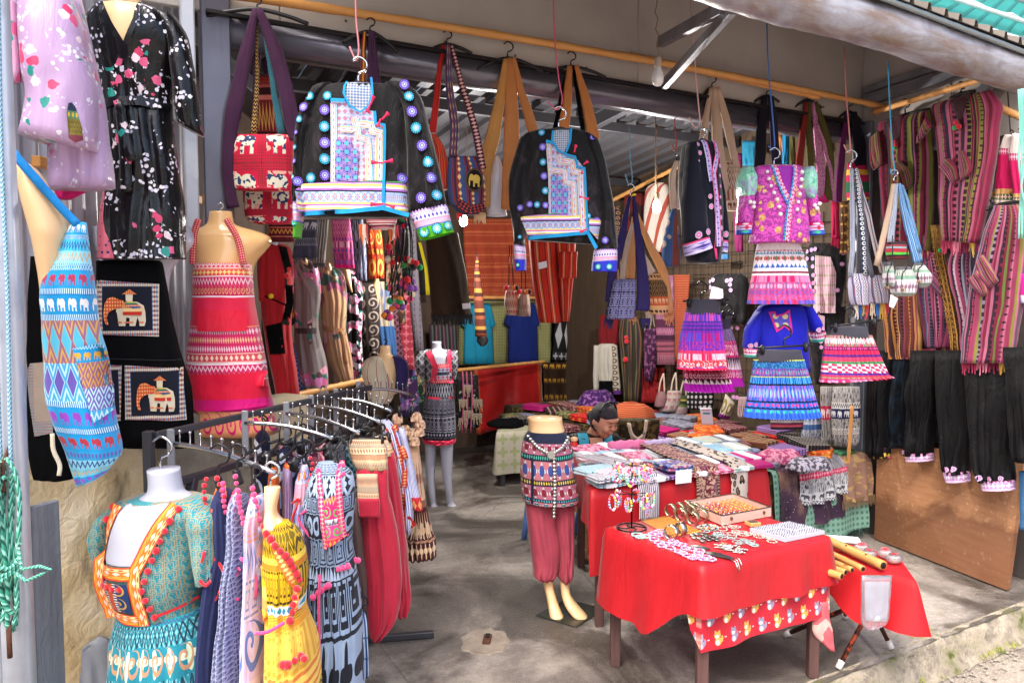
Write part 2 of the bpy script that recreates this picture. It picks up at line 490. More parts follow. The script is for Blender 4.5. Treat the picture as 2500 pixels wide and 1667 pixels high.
MEDT=medallion('teal_medallion','1fa3c4','9a8ad8','6fd0e4');MEDV=medallion('violet_medallion','7a5bd0','b8a8e8','3f6ac8');MEDP=medallion('pink_medallion','d8c4e8','e0409a','f080b8');MEDG=medallion('green_ring_medallion','2fb8c8','58d060','b0c8e8')
# small standard pieces
def hook(t,x,y,hh,mat=BLACKPL,r=.004,y0=0,flip=1,parent=None):
 q=.3*hh*flip
 return wpx(t,'hook',[(x,y),(x,y-.35*hh),(x+q*.9,y-.5*hh),(x+q,y-.8*hh),(x,y-hh),(x-q*.8,y-.85*hh)],r,mat,y0,parent=parent)
def hanger(t,x,y,hw,drop,hh,mat=BLACKPL,r=.009,y0=0,flip=1,tilt=0):
 o=wpx(t,'hanger',[(x-hw,y+drop-tilt),(x-hw*.6,y+drop*.45-tilt*.6),(x,y),(x+hw*.6,y+drop*.45+tilt*.6),(x+hw,y+drop+tilt)],r,mat,y0,n=8)
 hook(t,x,y,hh,mat if mat is not None else BLACKPL,.004,y0,flip,parent=o)
 return o
def clip_hanger(t,x0,y0,x1,y1,hx,hy,hh,mat=BLACKPL,yy=0,clips=(.12,.88)):
 o=wpx(t,'clip_hanger',[(x0,y0),(x1,y1)],.006,mat,yy)
 hook(t,hx,hy,hh,mat,.005,yy,parent=o)
 for f in clips:
  x,y=x0+(x1-x0)*f,y0+(y1-y0)*f;k=t.pl.k;c=t.pl.uv(x,y+.01/k)
  me=boxm(.02,.03,.05,mat,.006,2,off=(c.x,yy,c.z),name='clip');t.add('clip',me,o)
 return o
# setting
def FT(name,label,cat,**k):return T(name,label,cat,loc=A0,rz=YF,**k)
def _conc(m):
 v=m.tc('Object');x,y=m.x,m.y
 c=m.ramp(m.noise(v,.9,5,.62,.4),[(.3,h('443f3a')),(.46,h('706963')),(.54,h('948c84')),(.66,h('b0a9a1'))],False)
 c=m.mul(c,m.vec(*[m.noise(v,38,3,.7)*.9+.55]*3))
 wet=m.lin01(m.noise(v,1.15,5,.62,.8),.47,.58)
 c=m.mix(wet*.75,c,h('2b2622'));m.l.new((wet*-.3+.6).k,m.b.inputs['Roughness'])
 c=m.mix((m.vor(m.vec(x,y+m.noise(v,3,3)*.3),.42,1,'DISTANCE_TO_EDGE')[0]<.0018)*.3,c,h('241f1b'));gr=m.noise(v,160,1)>.66
 c=m.mix(gr*.35,c,h('c9beb0'))
 edge=m.lin01(y,-.95,-1.4);moss=m.lin01(m.noise(v,5.5,4,.65),.56,.7)
 c=m.mix(moss*edge*.75,c,h('5d6130'))
 return c
FLOORM=fab('concrete_floor',_conc,.5,0,.8,.5,0,45)
KERBM=fab('kerb_stone',lambda m:m.mix(m.lin01(m.noise(None,7,5,.7),.5,.68),m.ramp(m.noise(None,14,5,.7),[(.3,h('6f675c')),(.6,h('b0a492')),(.8,h('d4c8b4'))],False),h('545a2a')),.9,0,1,.2,0,40)
STREETM=fab('street',lambda m:m.mix((m.noise(None,90,2)>.62)*.5,m.ramp(m.noise(None,3,4,.6),[(.3,h('7a7168')),(.7,h('a2988c'))],False),h('cfc4b4')),.85,0,.6,.3,0,60)
fl=T('floor',None,None,loc=A0,rz=YF,solo=True,kind='structure')
fl.add('floor',mesh('floor',[(-9,-1.37,0),(12,-1.37,0),(12,4.6,0),(-9,4.6,0)],[(0,1,2,3)],FLOORM))
stt=T('street',None,None,loc=A0+Vector((0,0,-.13)),rz=YF,solo=True,kind='structure')
stt.add('street',mesh('street',[(-80,-60,0),(80,-60,0),(80,60,-.02),(-80,60,-.02)],[(0,1,2,3)],STREETM))
kb=T('kerb',None,None,loc=A0,rz=YF,solo=True,kind='structure')
V,FS=[],[];prof=[(-1.33,.003),(-1.37,.0),(-1.39,-.02),(-1.405,-.06),(-1.42,-.1),(-1.46,-.135)]
NK=420
for i in range(NK+1):
 a=-3+9*i/NK
 for j,(b,z)in enumerate(prof):
  q=noise.noise(Vector((a*6,j*.7,0)))*.03+noise.noise(Vector((a*22,j*1.3,5)))*.014
  f=0 if j==0 else 1
  V.append((a,b+q*f,z+(noise.noise(Vector((a*9,j,9)))*.018-.006)*(f if j<5 else 0)))
for i in range(NK):
 for j in range(5):FS.append((i*6+j,i*6+j+1,i*6+7+j,i*6+6+j)[::-1])
kb.add('kerb',mesh('kerb',V,FS,KERBM))
gm=plain('grit','8d8478',.9,var=.3)
V,FS=[],[]
for i in range(700):
 a=random.uniform(1.2,5);b=-1.47-abs(random.gauss(0,.12));r=random.uniform(.003,.011);c=len(V);z0=-.13
 for k in range(5):V.append((a+r*math.cos(k*1.2566)*random.uniform(.7,1.3),b+r*math.sin(k*1.2566),z0+r*random.uniform(0,.3)))
 V.append((a,b,z0+r));FS+=[(c+k,c+(k+1)%5,c+5)for k in range(5)]
gt=T('gravel','loose grit lying at the foot of the kerb',None,loc=A0,rz=YF,solo=True,kind='stuff');gt.add('gravel',mesh('gravel',V,FS,gm,smooth=False))
gmm=fab('weed_green','a0a63c',.8,.1,0,var=.3);V,FS=[],[]
for k in range(14):
 ca,cb=random.choice([(2.6,-1.45),(3.2,-1.44),(3.55,-1.46),(2.95,-1.3),(3.9,-1.45)]);ca+=random.gauss(0,.08)
 for i in range(22):
  a,b=ca+random.gauss(0,.025),cb+random.gauss(0,.014);an=random.random()*6.28;l=random.uniform(.008,.03);c=len(V);z0=-.12 if cb<-1.4 else 0
  V+=[(a-.003,b,z0),(a+.003,b,z0),(a+l*.6*math.cos(an),b+l*.6*math.sin(an),z0+l)];FS.append((c,c+1,c+2))
gt=T('moss','small tufts of green moss and weeds along the kerb',None,loc=A0,rz=YF,solo=True,kind='stuff');gt.add('moss',mesh('moss',V,FS,gmm,smooth=False))
c0=GC('B3',80,1325,.004);dp=T('drain_cover','rusty slotted drain in a pale mortar patch on the concrete floor','drain',loc=c0,rz=-4)
pp=[]
for i in range(26):
 an=i/26*6.283;r=1+noise.noise(Vector((i*.9,3,1)))*.28;pp.append((.115*r*math.cos(an),.14*r*math.sin(an),.0))
dp.add('mortar_patch',mesh('mortar_patch',pp+[(q[0]*1.04,q[1]*1.04,-.004)for q in pp],[tuple(range(26))]+[(i,26+i,26+(i+1)%26,(i+1)%26)for i in range(26)],fab('mortar',lambda m:m.mix(m.noise(None,9,4,.7),h('6f655a'),h('a89c8e')),.9,0,.6,var=.2,ws=40),smooth=False))
rust=fab('rusty_iron',lambda m:m.mix(m.noise(None,60,3),h('3a2119'),h('6d4633')),.8,0,.5,ws=90)
dp.add('slot_frame',boxm(.04,.1,.012,rust,.004,off=(.01,.01,.004),name='slot_frame'))
dp.add('slot',boxm(.022,.05,.006,plain('slot_black','120d0b',.9),.002,off=(.01,.035,.0095),name='slot'))
dp.add('bolt',boxm(.02,.02,.006,rust,.003,off=(.01,-.03,.0095),name='bolt'))
# the shop
BEIGE=fab('beige_panel',lambda m:m.mix(m.lin01(m.noise(None,1.3,4,.6),.35,.75),h('bfb8b1'),h('a8a19b')),.75,0,.08,.3,.06,60)
DARKST=fab('dark_glossy_steel',lambda m:m.mix(m.noise(None,3,3),h('55545f'),h('7d7b88')),.25,0,.1,.6,.1,6,.5)
GREYST=fab('grey_steel',lambda m:m.mix(m.lin01(m.noise(None,6,4,.6),.45,.7),h('8f9198'),h('73757c')),.45,0,.1,.5,.1,30,.4)
PALEST=fab('pale_steel',lambda m:m.mix(m.lin01(m.noise(None,5,4,.6),.5,.7),h('c6ccd8'),h('a8aebb')),.4,0,.05,.5,.06,30,.2)
GALV=fab('galvanised_sheet',lambda m:m.mix(m.lin01(m.noise(m.vec(m.x*3,m.y*3,m.z*.5),3,4,.6),.4,.7),h('c4c5cc'),h('8f8b92')),.38,0,.05,.5,.12,20,.35)
ROOFIN=fab('roof_underside',lambda m:m.mix(m.noise(m.vec(m.x*4,m.y*.4,0),3,3),h('3c3c42'),h('56565b')),.4,0,.05,.5,.1,20,.3)
WOODW=fab('brown_wood_wall',lambda m:m.mix(m.noise(m.vec(m.x*9,m.y*9,m.z*.7),3,4),h('382c24'),h('54443a')),.8,0,.3,var=.15)
sh=FT('shop_building','open fronted shop with beige panel front above a dark steel lintel','shop')
for(a0,a1)in((-2.2,.102),(.106,2.108),(2.112,4.115)):
 sh.add('wall_panel',boxm(a1-a0,.03,1.5,BEIGE,.004,off=((a0+a1)/2,.015,3.63),name='wall_panel'))
for b0,b1 in((.03,-.62),(-.625,-1.3)):
 V=[(x,b,z)for x in(4.12,4.15)for(b,z)in((b0,2.64),(b1,2.64),(b1,3.5+.41*b1),(b0,3.5+.41*b0))]
 sh.add('wall_panel',mesh('wall_panel',V,[(0,1,2,3),(7,6,5,4),(0,4,5,1),(1,5,6,2),(2,6,7,3),(3,7,4,0)],BEIGE,smooth=False))
sh.add('side_wall',boxm(.03,1.5,2.64,fab('dark_side_wall','4b4340',.85,0,.2,var=.2),.004,off=(4.15,-.74,1.32),name='side_wall'))
sc_=plain('screw','6a5f58',.5,.6)
for a in(.4,.9,1.3,1.75,2.3,2.75,3.2,3.7):
 o=sh.add('screw',boxm(.012,.006,.012,sc_,.003,off=(a,-.003,2.92+.03*((a*7)%1)),name='screw'))
sh.add('lintel',boxm(4.32,.12,.13,DARKST,.012,2,off=(1.94,.05,2.815),name='lintel'))
sh.add('lintel_rail',boxm(4.3,.03,.018,plain('rail_black','1a1719',.4),.003,off=(1.94,-.03,2.872),name='lintel_rail'))
sh.add('post',boxm(.05,.06,2.76,GREYST,.006,off=(4.05,-.02,1.378),name='post'))
sh.add('post',boxm(.04,.09,2.88,fab('blue_grey_steel','7d8592',.45,0,.05,.5,.1,30,.4),.006,off=(4.1,-.05,1.44),name='post'))
sh.add('post',boxm(.12,.08,3.6,DARKST,.006,off=(-.17,.02,1.8),name='post'))
sh.add('post',boxm(.055,.05,3.2,PALEST,.006,off=(-.285,-.04,2.3),name='post'))
sh.add('back_wall',boxm(6,.05,3.1,WOODW,.003,off=(1.2,4.05,1.55),name='back_wall'))
sh.add('right_wall',boxm(.04,4.0,3.1,fab('woven_bamboo_wall',lambda m:m.mix(m.noise(m.vec(m.x,m.y*9,m.z*.7),3,4),h('40342a'),h('5a4a3c')),.8,0,.2),.003,off=(4.2,2.05,1.55),name='right_wall'))
pa=sh.loc_of((-2.05,3.5,0));pb=sh.loc_of((-1.4,8.4,0))
beam(sh,'left_wall',pa+Vector((0,0,1.55)),pb+Vector((0,0,1.55)),.05,3.1,WOODW)
def rib_sheet(a0,a1,b0,b1,z0,z1,pitch,rh,mat,name,top=.35,tilt=0):
 V,FS=[],[];xs=[]
 x=a0
 while x<a1-1e-6:
  for f,zz in((0,0),(.5-top/2-.08,0),(.5-top/2,rh),(.5+top/2,rh),(.5+top/2+.08,0)):
   if x+f*pitch<a1:xs.append((x+f*pitch,zz))
  x+=pitch
 xs.append((a1,0))
 for(x,zz)in xs:
  k=-tilt*(x-2);V+=[(x,b0,z0+zz+k),(x,b1,z1+zz+k),(x,b0,z0+zz+.003+k),(x,b1,z1+zz+.003+k)]
 for i in range(len(xs)-1):
  k=4*i
  FS+=[(k,k+1,k+5,k+4),(k+2,k+6,k+7,k+3),(k,k+4,k+6,k+2),(k+1,k+3,k+7,k+5)]
 return mesh(name,V,FS,mat,smooth=False)
for i in range(8):
 sh.add('roof_sheet',rib_sheet(-1.75+.75*i,-1.75+.75*(i+1)-.004,.09,4.2,3.13+.002*(i%2),2.62+.002*(i%2),.19,.03,ROOFIN,'roof_sheet'))
for b,z in((1.2,2.94),(2.5,2.77)):beam(sh,'purlin',(-1,b,z),(4.15,b,z),.05,.07,STEEL)
for a in(.75,2.6):beam(sh,'rafter',(a,.1,3.05),(a,4.1,2.56),.06,.09,STEEL)
beam(sh,'brace',(1.2,2.3,2.62),(-.5,.2,3.03),.05,.09,STEEL)
for i in range(2,7):
 sh.add('eave_sheet',rib_sheet(-2.4+1.1*i,-2.4+1.1*(i+1)-.004,-1.22,.3,3.1+.002*(i%2),3.75+.002*(i%2),.14,.035,plain('eave_metal','6f675f',.5,.5,var=.15),'eave_sheet',.12,.04))
for(a,b)in((1.93,-.02),(4.05,-.02)):
 pass
q1,q2=PC('B1',1340,270,4.45),PC('B1',1745,50,3.55)
beam(sh,'bracket',sh.loc_of(q1),sh.loc_of(q2),.04,.06,GREYST)
q1,q2=PC('B1',1360,545,4.4),PC('B1',1800,60,3.5)
beam(sh,'bracket',sh.loc_of(q1),sh.loc_of(q2),.035,.05,GREYST)
beam(sh,'purlin',(4.09,-.02,3.02),(4.09,-1.4,3.10),.05,.06,GREYST)
beam(sh,'purlin',(4.1,-.02,3.1),(4.1,-1.4,3.18),.05,.04,GREYST)
beam(sh,'brace',(4.05,-.55,2.62),(4.05,-1.05,3.1),.05,.05,GREYST)
# tarpaulin
TARP=fab('tarpaulin',lambda m:m.mix(m.lin01(m.noise(m.vec(m.x,m.y*4,m.z*6),2.2,4,.6,.5),.42,.64),m.mix(m.lin01(m.noise(None,7,4,.65),.45,.7),h('a3a4ae'),h('84828e')),h('7d6a5e')),.35,0,.5,.5,.1,8)
tp=FT('rolled_tarpaulin','grey brown tarpaulin rolled up under the eave edge','tarpaulin',solo=True)
V,FS,UV=[],[],[]
NA,NR=150,22
for i in range(NA+1):
 a=.3+5.2*i/NA
 for j in range(NR):
  an=6.28318*j/NR
  r=.105+.012*noise.noise(Vector((a*2.2,math.cos(an)*1.2,math.sin(an)*1.2)))+.005*noise.noise(Vector((a*11,an,2)))
  V.append((a,-1.1+r*math.cos(an)*.9,3.0-.036*(a-2)+r*math.sin(an)*1.05-.018*math.sin(a*1.4)*(1 if math.sin(an)<0 else .4)));UV.append((i/NA*8,j/NR))
for i in range(NA):
 for j in range(NR):FS.append((i*NR+j,i*NR+(j+1)%NR,(i+1)*NR+(j+1)%NR,(i+1)*NR+j))
FS.append(tuple(range(NR)));FS.append(tuple(range(NA*NR,NA*NR+NR))[::-1])
tp.add('rolled_tarpaulin',mesh('rolled_tarpaulin',V,FS,TARP,UV))
gp=FT('eave_pipe','thin steel pipe running along the eave above the tarpaulin','pipe',solo=True)
wire(gp,'eave_pipe',[(.2+.5*i,-1.2,3.085-.04*(.2+.5*i-2)-.004*math.sin(i))for i in range(12)],.014,plain('pipe_steel','9fa9ab',.3,.8),n=10)
# neighbouring house with a turquoise sheet roof
TURQ=fab('turquoise_sheet',lambda m:m.mix(m.noise(None,1.5,3),h('0c6e64'),h('148478')),.5,0,.03,.5,.06,3)
nb=T('neighbour_house','neighbouring house with turquoise ribbed sheet roof and white gutter','house',loc=P(2330,40,9.5),rz=YF-4)
def nbl(px,py,d):return nb.loc_of(P(px,py,d))
e0,e1,r0,r1=nbl(2030,-25,8.2),nbl(2620,150,11.0),nbl(2240,-90,11.6),nbl(2640,60,14.4)
for i in range(14):
 f0,f1=i/14,(i+1)/14-.004
 q=[lin([e0,e1],f0),lin([e0,e1],f1),lin([r0,r1],f1),lin([r0,r1],f0)];up=Vector((0,0,.03))
 m_=[lin([q[0],q[1]],.8),lin([q[3],q[2]],.8),lin([q[0],q[1]],.9),lin([q[3],q[2]],.9)]
 V=[q[0],m_[0],m_[2],q[1],q[3],m_[1],m_[3],q[2]];V[2]=V[2]+up;V[6]=V[6]+up
 V=V+[v+Vector((0,0,-.02))for v in V]
 FS=[(0,1,5,4),(1,2,6,5),(2,3,7,6),(8,12,13,9),(9,13,14,10),(10,14,15,11),(0,8,9,1),(1,9,10,2),(2,10,11,3)]
 nb.add('roof_sheet',mesh('roof_sheet',V,FS,TURQ,smooth=False))
WHT=plain('white_gutter','e6ebee',.4)
wire(nb,'gutter',[e0+Vector((0,-.05,-.02)),e1+Vector((0,-.05,-.02))],.09,WHT,n=8)
wire(nb,'ridge_cap',[r0,r1],.07,plain('ridge_grey','9aa5a8',.5),n=6)
wire(nb,'conduit',[lin([lin([e0,r0],.3),lin([e1,r1],.3)],i/20)+Vector((0,-.1,.08+.03*math.sin(i*1.7)))for i in range(21)],.02,plain('cable_grey','b9bfc0',.5),n=5)
wire(nb,'handrail',[lin([e0,r0],.24)+Vector((0,-.1,.1)),lin([e1,r1],.24)+Vector((0,-.1,.1))],.03,WHT,n=6)
mid=(e0+e1+r0+r1)/4
gz=nb.loc_of((0,0,0)).z
nb.add('wall',boxm(5.5,2.5,4.6,fab('neighbour_wall','b8b2a6',.9,0,.2),.01,off=(mid.x,mid.y+.4,gz+2.3),name='wall'))
# a tree beyond it
tr=T('tree','green tree showing above the turquoise roof','tree',loc=(17.5,21,-.1))
wire(tr,'trunk',[(0,0,0),(.1,.1,3),(.3,0,6),(.2,.2,9)],.25,WOODW,n=8,taper=[1,.8,.6,.3])
for k in range(5):wire(tr,'limb',[(.2,0,5+k*.5),(math.cos(k*1.3)*1.2,math.sin(k*1.3)*1.2,7+k*.6),(math.cos(k*1.3)*2,math.sin(k*1.3)*2,9+k*.3)],.09,WOODW,n=5,taper=[1,.6,.2])
V,FS=[],[]
for i in range(3500):
 q=Vector((random.gauss(0,1),random.gauss(0,1),random.gauss(0,1)));q.normalize();q*=3.0*random.random()**.4
 q=Vector((q.x,q.y,q.z*1.1+8.6))+noise.noise_vector(q*.6)*.8
 c=len(V);u=Vector((random.gauss(0,1),random.gauss(0,1),random.gauss(0,1))).normalized()*.16;w2=u.cross(Vector((random.random(),random.random(),1))).normalized()*.09
 V+=[q-u,q+w2,q+u,q-w2];FS.append((c,c+1,c+2,c+3))
tr.add('crown',mesh('crown',V,FS,fab('leaves',lambda m:m.mix(m.noise(None,2,2),h('4c6b2c'),h('8ca04c')),.7,0,0),smooth=False))
# left side wall: corrugated sheet over a plaster base
LW0,LW1=Vector((-1.66,1.6,0)),Vector((-1.47,3.55,0));LWd=(LW1-LW0).normalized();LWa=math.degrees(math.atan2(LWd.y,LWd.x))
lw=T('corrugated_wall','rusty galvanised corrugated wall behind the mannequins','wall',loc=LW0,rz=LWa)
def corr(x0,x1,z0,z1,yy):
 V,FS=[],[];n=int((x1-x0)/.076*8)
 for i in range(n+1):
  x=x0+(x1-x0)*i/n;q=yy+.011*math.sin(6.28318*x/.076)
  V+=[(x,q,z0),(x,q,z1),(x,q+.002,z0),(x,q+.002,z1)]
 for i in range(n):FS+=[(4*i,4*i+4,4*i+5,4*i+1),(4*i+2,4*i+3,4*i+7,4*i+6)]
 return mesh('corrugated_sheet',V,FS,GALV)
lw.add('corrugated_sheet',corr(0,.85,1.12,3.7,0));lw.add('corrugated_sheet',corr(.8,1.93,2.45,3.7,-.012));lw.add('corrugated_sheet',corr(.82,1.93,1.18,2.5,.006))
beam(lw,'batten',(.9,-.05,2.12),(1.95,-.05,2.12),.03,.035,BAMB)
PLAS=fab('stained_plaster',lambda m:m.mix(m.lin01(m.noise(m.vec(m.x*2.2,0.0,m.z*.8),2.2,5,.65,.6),.57,.72),m.ramp(m.noise(None,3.2,5,.62),[(.3,h('c8ac7c')),(.5,h('e6d0a4')),(.72,h('f0e2c4'))],False),m.mix(m.noise(None,6,3)>.5,h('5d5142'),h('8a7a52'))),.9,0,.7,.2,.05,12,iso=1)
pw=T('plaster_wall','stained cream plaster wall base under the corrugated sheets','wall',loc=(-2.05,2.0,0),rz=61,solo=True)
V,FS=[],[]
for i in range(61):
 for j in range(31):
  x=-.4+2.45*i/60;z=1.2*j/30
  V.append((x,-.06+.02*noise.noise(Vector((x*2,0,z*2)))+.006*noise.noise(Vector((x*11,4,z*11))),z))
for i in range(60):
 for j in range(30):k=i*31+j;FS.append((k,k+31,k+32,k+1))
n0=len(V);V+=[(-.4,.1,0),(2.05,.1,0),(2.05,.1,1.2),(-.4,.1,1.2)]
FS+=[(n0,n0+3,n0+2,n0+1)]
FS.append(tuple([i*31+30 for i in range(61)])+(n0+2,n0+3));FS.append(tuple([60*31+j for j in range(31)])+(n0+2,n0+1));FS.append((n0,n0+3)+tuple([j for j in range(30,-1,-1)]))
pw.add('plaster_wall',mesh('plaster_wall',V,FS,PLAS))
pr=T('concrete_pier','rough grey concrete pier behind the clothes rack','pier',loc=W(-.28,-.09),rz=YF,solo=True)
pr.add('concrete_pier',boxm(.36,.3,1.22,fab('rough_concrete',lambda m:m.ramp(m.noise(None,6,5,.7),[(.3,h('6f675c')),(.7,h('a0978a'))],False),.95,0,.8,.2,.1,30),.01,off=(0,0,.61),name='concrete_pier'))
np_=P(18,900,1.9);lp=T('steel_post','pale steel post at the left edge with rope wound on it','post',loc=(np_.x,np_.y,0),rz=8)
lp.add('shaft',boxm(.06,.06,3.6,PALEST,.008,2,off=(0,0,1.8),name='shaft'))
for z in(1.27,.86):wire(lp,'hook',[(.012,-.03,z+.05),(.012,-.07,z+.02),(.012,-.07,z-.05)],.006,rust,n=6)
for i,(hh,ww)in enumerate(((1.14,.1),(1.1,.09))):
 gb=T('weathered_board',f'{["taller", "shorter"][i]} weathered grey board standing behind the steel post','board',loc=P(92,1250,2.15).to_2d().to_3d(),rz=70,solo=True)
 gb.add('weathered_board',boxm(ww,.02,hh,fab('weathered_board',lambda m:m.mix(m.noise(m.vec(m.x*30,m.y,m.z*.8),2,4),h('5c6069'),h('8b8f98')),.85,0,.4,var=.15),.003,off=(-.08+.1*i,.004*i,hh/2),name='weathered_board'))
def twist(m):return m.mix(((m.s+m.t*30).fr()<.3),m.mix(((m.s+m.t*30+.3).fr()<.3),h('3f9c84'),h('1f5f50')),h('8fd0bc'))
ROPEG=fab('green_rope',twist,.7,.2,0,var=.2)
rp=T('green_rope','coil of green nylon rope hung on the steel post','rope',loc=(np_.x,np_.y,0),rz=8)
for k in range(7):
 pts=[];ox=random.uniform(-.022,.022);w0=random.uniform(.008,.022)
 for i in range(33):
  an=6.28318*i/32
  pts.append((ox+w0*math.sin(an)+.006*math.sin(3*an+k),-.055-.008*(k%3)+.012*math.cos(an*.5),1.09+.19*math.cos(an)+.01*k-.03))
 wire(rp,'coil',pts,.0055,ROPEG,n=6)
for k in range(3):
 wire(rp,'wrap',[(.042*math.cos(6.28*i/20),-.07-.03*math.sin(6.28*i/20),1.02+.014*k+.01*math.sin(i+k))for i in range(21)],.0055,ROPEG,n=6)
wire(rp,'tail',[(.03,-.08,1.03),(.07,-.1,1.01),(.105,-.1,1.025),(.125,-.1,1.035),(.1,-.1,1.045),(.06,-.1,1.04),(.05,-.09,1.09),(.055,-.09,1.1)],.0045,ROPEG,n=6)
rb=T('blue_rope','thin blue white rope running down the steel post','rope',loc=(np_.x,np_.y,0),rz=8)
for x0,x1 in((-.002,.0),(.035,.022)):wire(rb,'strand',[(x0+(x1-x0)*i/12+.002*math.sin(i),-.045,2.6-1.4*i/12)for i in range(13)],.0045,fab('blue_rope',lambda m:m.mix(((m.s+m.t*120).fr()<.5),h('4a86a8'),h('a7c3cf')),.7,.2,0),n=6)
gs=T('fibre_cement_sheet','broken grey ribbed roofing sheet leaning at the wall foot','sheet',Pl('A3',560,1500,2.75,25),solo=True)
q=[(390,1450),(700,1240),(900,1800),(420,1800)]
tube(gs,'fibre_cement_sheet',[(390,1440,640,1260),(400,1500,720,1330),(420,1800,800,1760)],fab('fibre_cement','767a82',.85,0,.2,var=.15),depth=.01,fold=(.008,3,.01),wr=.001)
# bamboo poles
def bpole(label,p0,p1,r,sag=.02,n=26):
 t=T('bamboo_pole',label,'bamboo pole',loc=p0,solo=True);q0=Vector((0,0,0));q1=Vector(p1)-Vector(p0)
 pts,tp_=[],[]
 for i in range(n*2+1):
  f=i/(n*2);pts.append(q0+(q1-q0)*f+Vector((0,0,-sag*math.sin(math.pi*f))));tp_.append(1.12 if i%5==0 else 1-.12*f)
 wire(t,'bamboo_pole',pts,r,BAMB,n=10,taper=tp_)
bpole('long bamboo pole carrying the bags along the shop front',P(560,-14,3.33),P(2165,262,5.33),.02,-.03)
bpole('short bamboo pole with cut end beside the light bulb',P(1540,136,4.42),P(2000,238,5.05),.019,0)
bpole('bamboo pole carrying the striped ponchos on the right',P(2135,274,5.3),P(2420,186,4.3),.018,0)
bpole('bamboo pole end beside the red striped poncho',P(2440,262,4.5),P(2560,320,4.4),.02,0)
bpole('short bamboo rail below the pink and white robe',P(2405,478,4.6),P(2560,452,4.2),.014,0)
bpole('bamboo rail below the row of silk kimonos',P(600,992,4.6),P(892,927,5.6),.022,0)
bpole('bamboo rail along the back wall under the coral cloth',P(1140,726,7.9),P(1360,727,8.6),.018,0)
bpole('bamboo rail under the pale green cloth',P(1100,905,7.7),P(1330,882,8.5),.018,0)
bpole('bamboo rail under the roof at the right wall',P(1490,492,7.8),P(1660,405,7.0),.02,0)
bpole('thin bamboo stick leaning on the right hand display table',GC('B6',606,712,.0),PC('B6',660,-20,5.02),.012,0)
# mannequins and aprons on the left
GK='kimonos on the left wall'
def sakura(bg,gl=.35):
 def f(m):
  v=m.tc('Object')
  c=flowers(m,bg,['e8e4f0','cfcbe0','f2eef4','d4d0e6'],60,.6,.55)
  big=m.noise(m.vec(m.x+3.1,m.y,m.z),4.2,2)>.57
  d,r,_=m.vor(v,24);nz=m.noise(v,60,2)*.45
  c=m.mix(((d+nz)<.62)&big,c,m.ramp(r,[(0,h('e0608c')),(.4,h('1f8f84')),(.65,h('f0dce4')),(.85,h('d8406e'))]))
  tail=m.noise(m.vec(m.x*1.3+9,m.y,m.z*.7-2),4,.5)>.68
  dot=m.vor(v,48)[0]<.24
  return m.mix(tail,c,m.mix(dot,h('dd6a80'),h('3a2f6a')))
 return f
SATB=fab('black_satin',sakura('08070c'),.22,.1,.5,.5,.05,9);SATL=fab('lilac_satin',sakura('bfa0c8'),.3,.2,.5,.5,.05,9)
t=T('kimono','black satin kimono with white blossoms on a cream mannequin','kimono',Pl('A1',850,700,2.75,16),GK)
tube(t,'mannequin_neck',[(-160,730,880),(-40,710,890),(60,690,915),(140,640,960)],SKINM,.06,nf=14,wr=0,p=2)
kb_=tube(t,'robe',[(55,590,960),(130,540,1120),(300,570,1140),(480,620,1110),(660,650,1095),(820,665,1110),(1050,680,1140),(1350,630,1180),(1600,615,1190),(1655,610,1195)],SATB,[.08,.1,.1,.08,.07,.08,.09,.09,.09,.09],fold=(.02,5,.8),p=2)
tube(t,'sleeve',[(960,90,1120,120),(1060,260,1205,260),(1100,480,1250,480),(1110,680,1280,720),(1130,790,1310,885)],SATB,[.05,.07,.07,.07,.06],y=-.02,fold=(.008,2,1))
decal(t,'chest',[(688,60),(915,65),(895,190),(832,350),(750,210)],SKINM,kb_)
ribbon(t,'lapel',[(668,60),(740,215),(832,365),(900,640)],34,SATB,kb_,.012);ribbon(t,'lapel',[(925,60),(905,190),(840,345)],30,SATB,kb_,.01)
ribbon(t,'belt',[(650,680),(880,680),(1095,690)],55,SATB,kb_,.014)
strap(t,'belt_tail',[(800,690),(830,950),(840,1250)],[50,66,66],SATB,y=-.1,depth=.006);strap(t,'belt_tail',[(790,690),(880,1060)],[46,60],SATB,y=-.11,depth=.005)
t=T('kimono','lilac satin kimono with peacock and blossoms at the left edge','kimono',Pl('A1',380,500,2.3,22),GK)
tube(t,'robe',[(-60,280,500),(300,300,580),(600,290,650),(900,270,690),(1185,275,722)],SATL,[.08,.1,.1,.1,.1],fold=(.02,4,1),y=.07)
tube(t,'sleeve',[(-60,95,440),(200,118,540),(480,150,600),(640,170,640),(125,870,640,985)],SATL,[.06,.09,.1,.1,.1],fold=(.012,2,1),y=-.03)
tube(t,'collar_edge',[(-60,88,140),(300,95,150),(560,100,165)],fab('floral_edge',lambda m:flowers(m,'d9a0c0',['e0608c','1f8f84','f0dce4'],22,.6,.3),.5),.03,y=-.06)
pk=fab('peacock_print',lambda m:bands(m,[(1,'2a3550'),(1,'4f7a5a','dot','c8a838',3),(2,'8a7a28','dio','2c2a18',4),(1,'6d2a38')]),.5)
sl_=[o for o in t.e.children if o.name.startswith('sleeve')][0]
decal(t,'peacock_print',[(480,720),(500,715),(520,740),(505,780),(520,830),(560,870),(565,940),(520,960),(480,930),(490,850),(470,780)],pk,sl_)
t=T('folded_garment','magenta garment peeking out under the lilac kimono','garment',Pl('A1',420,1200,2.45,20),solo=True)
tube(t,'folded_garment',[(1130,340,600),(1200,345,605),(1275,385,465)],fab('magenta_cloth','c8146c',.6),.03)
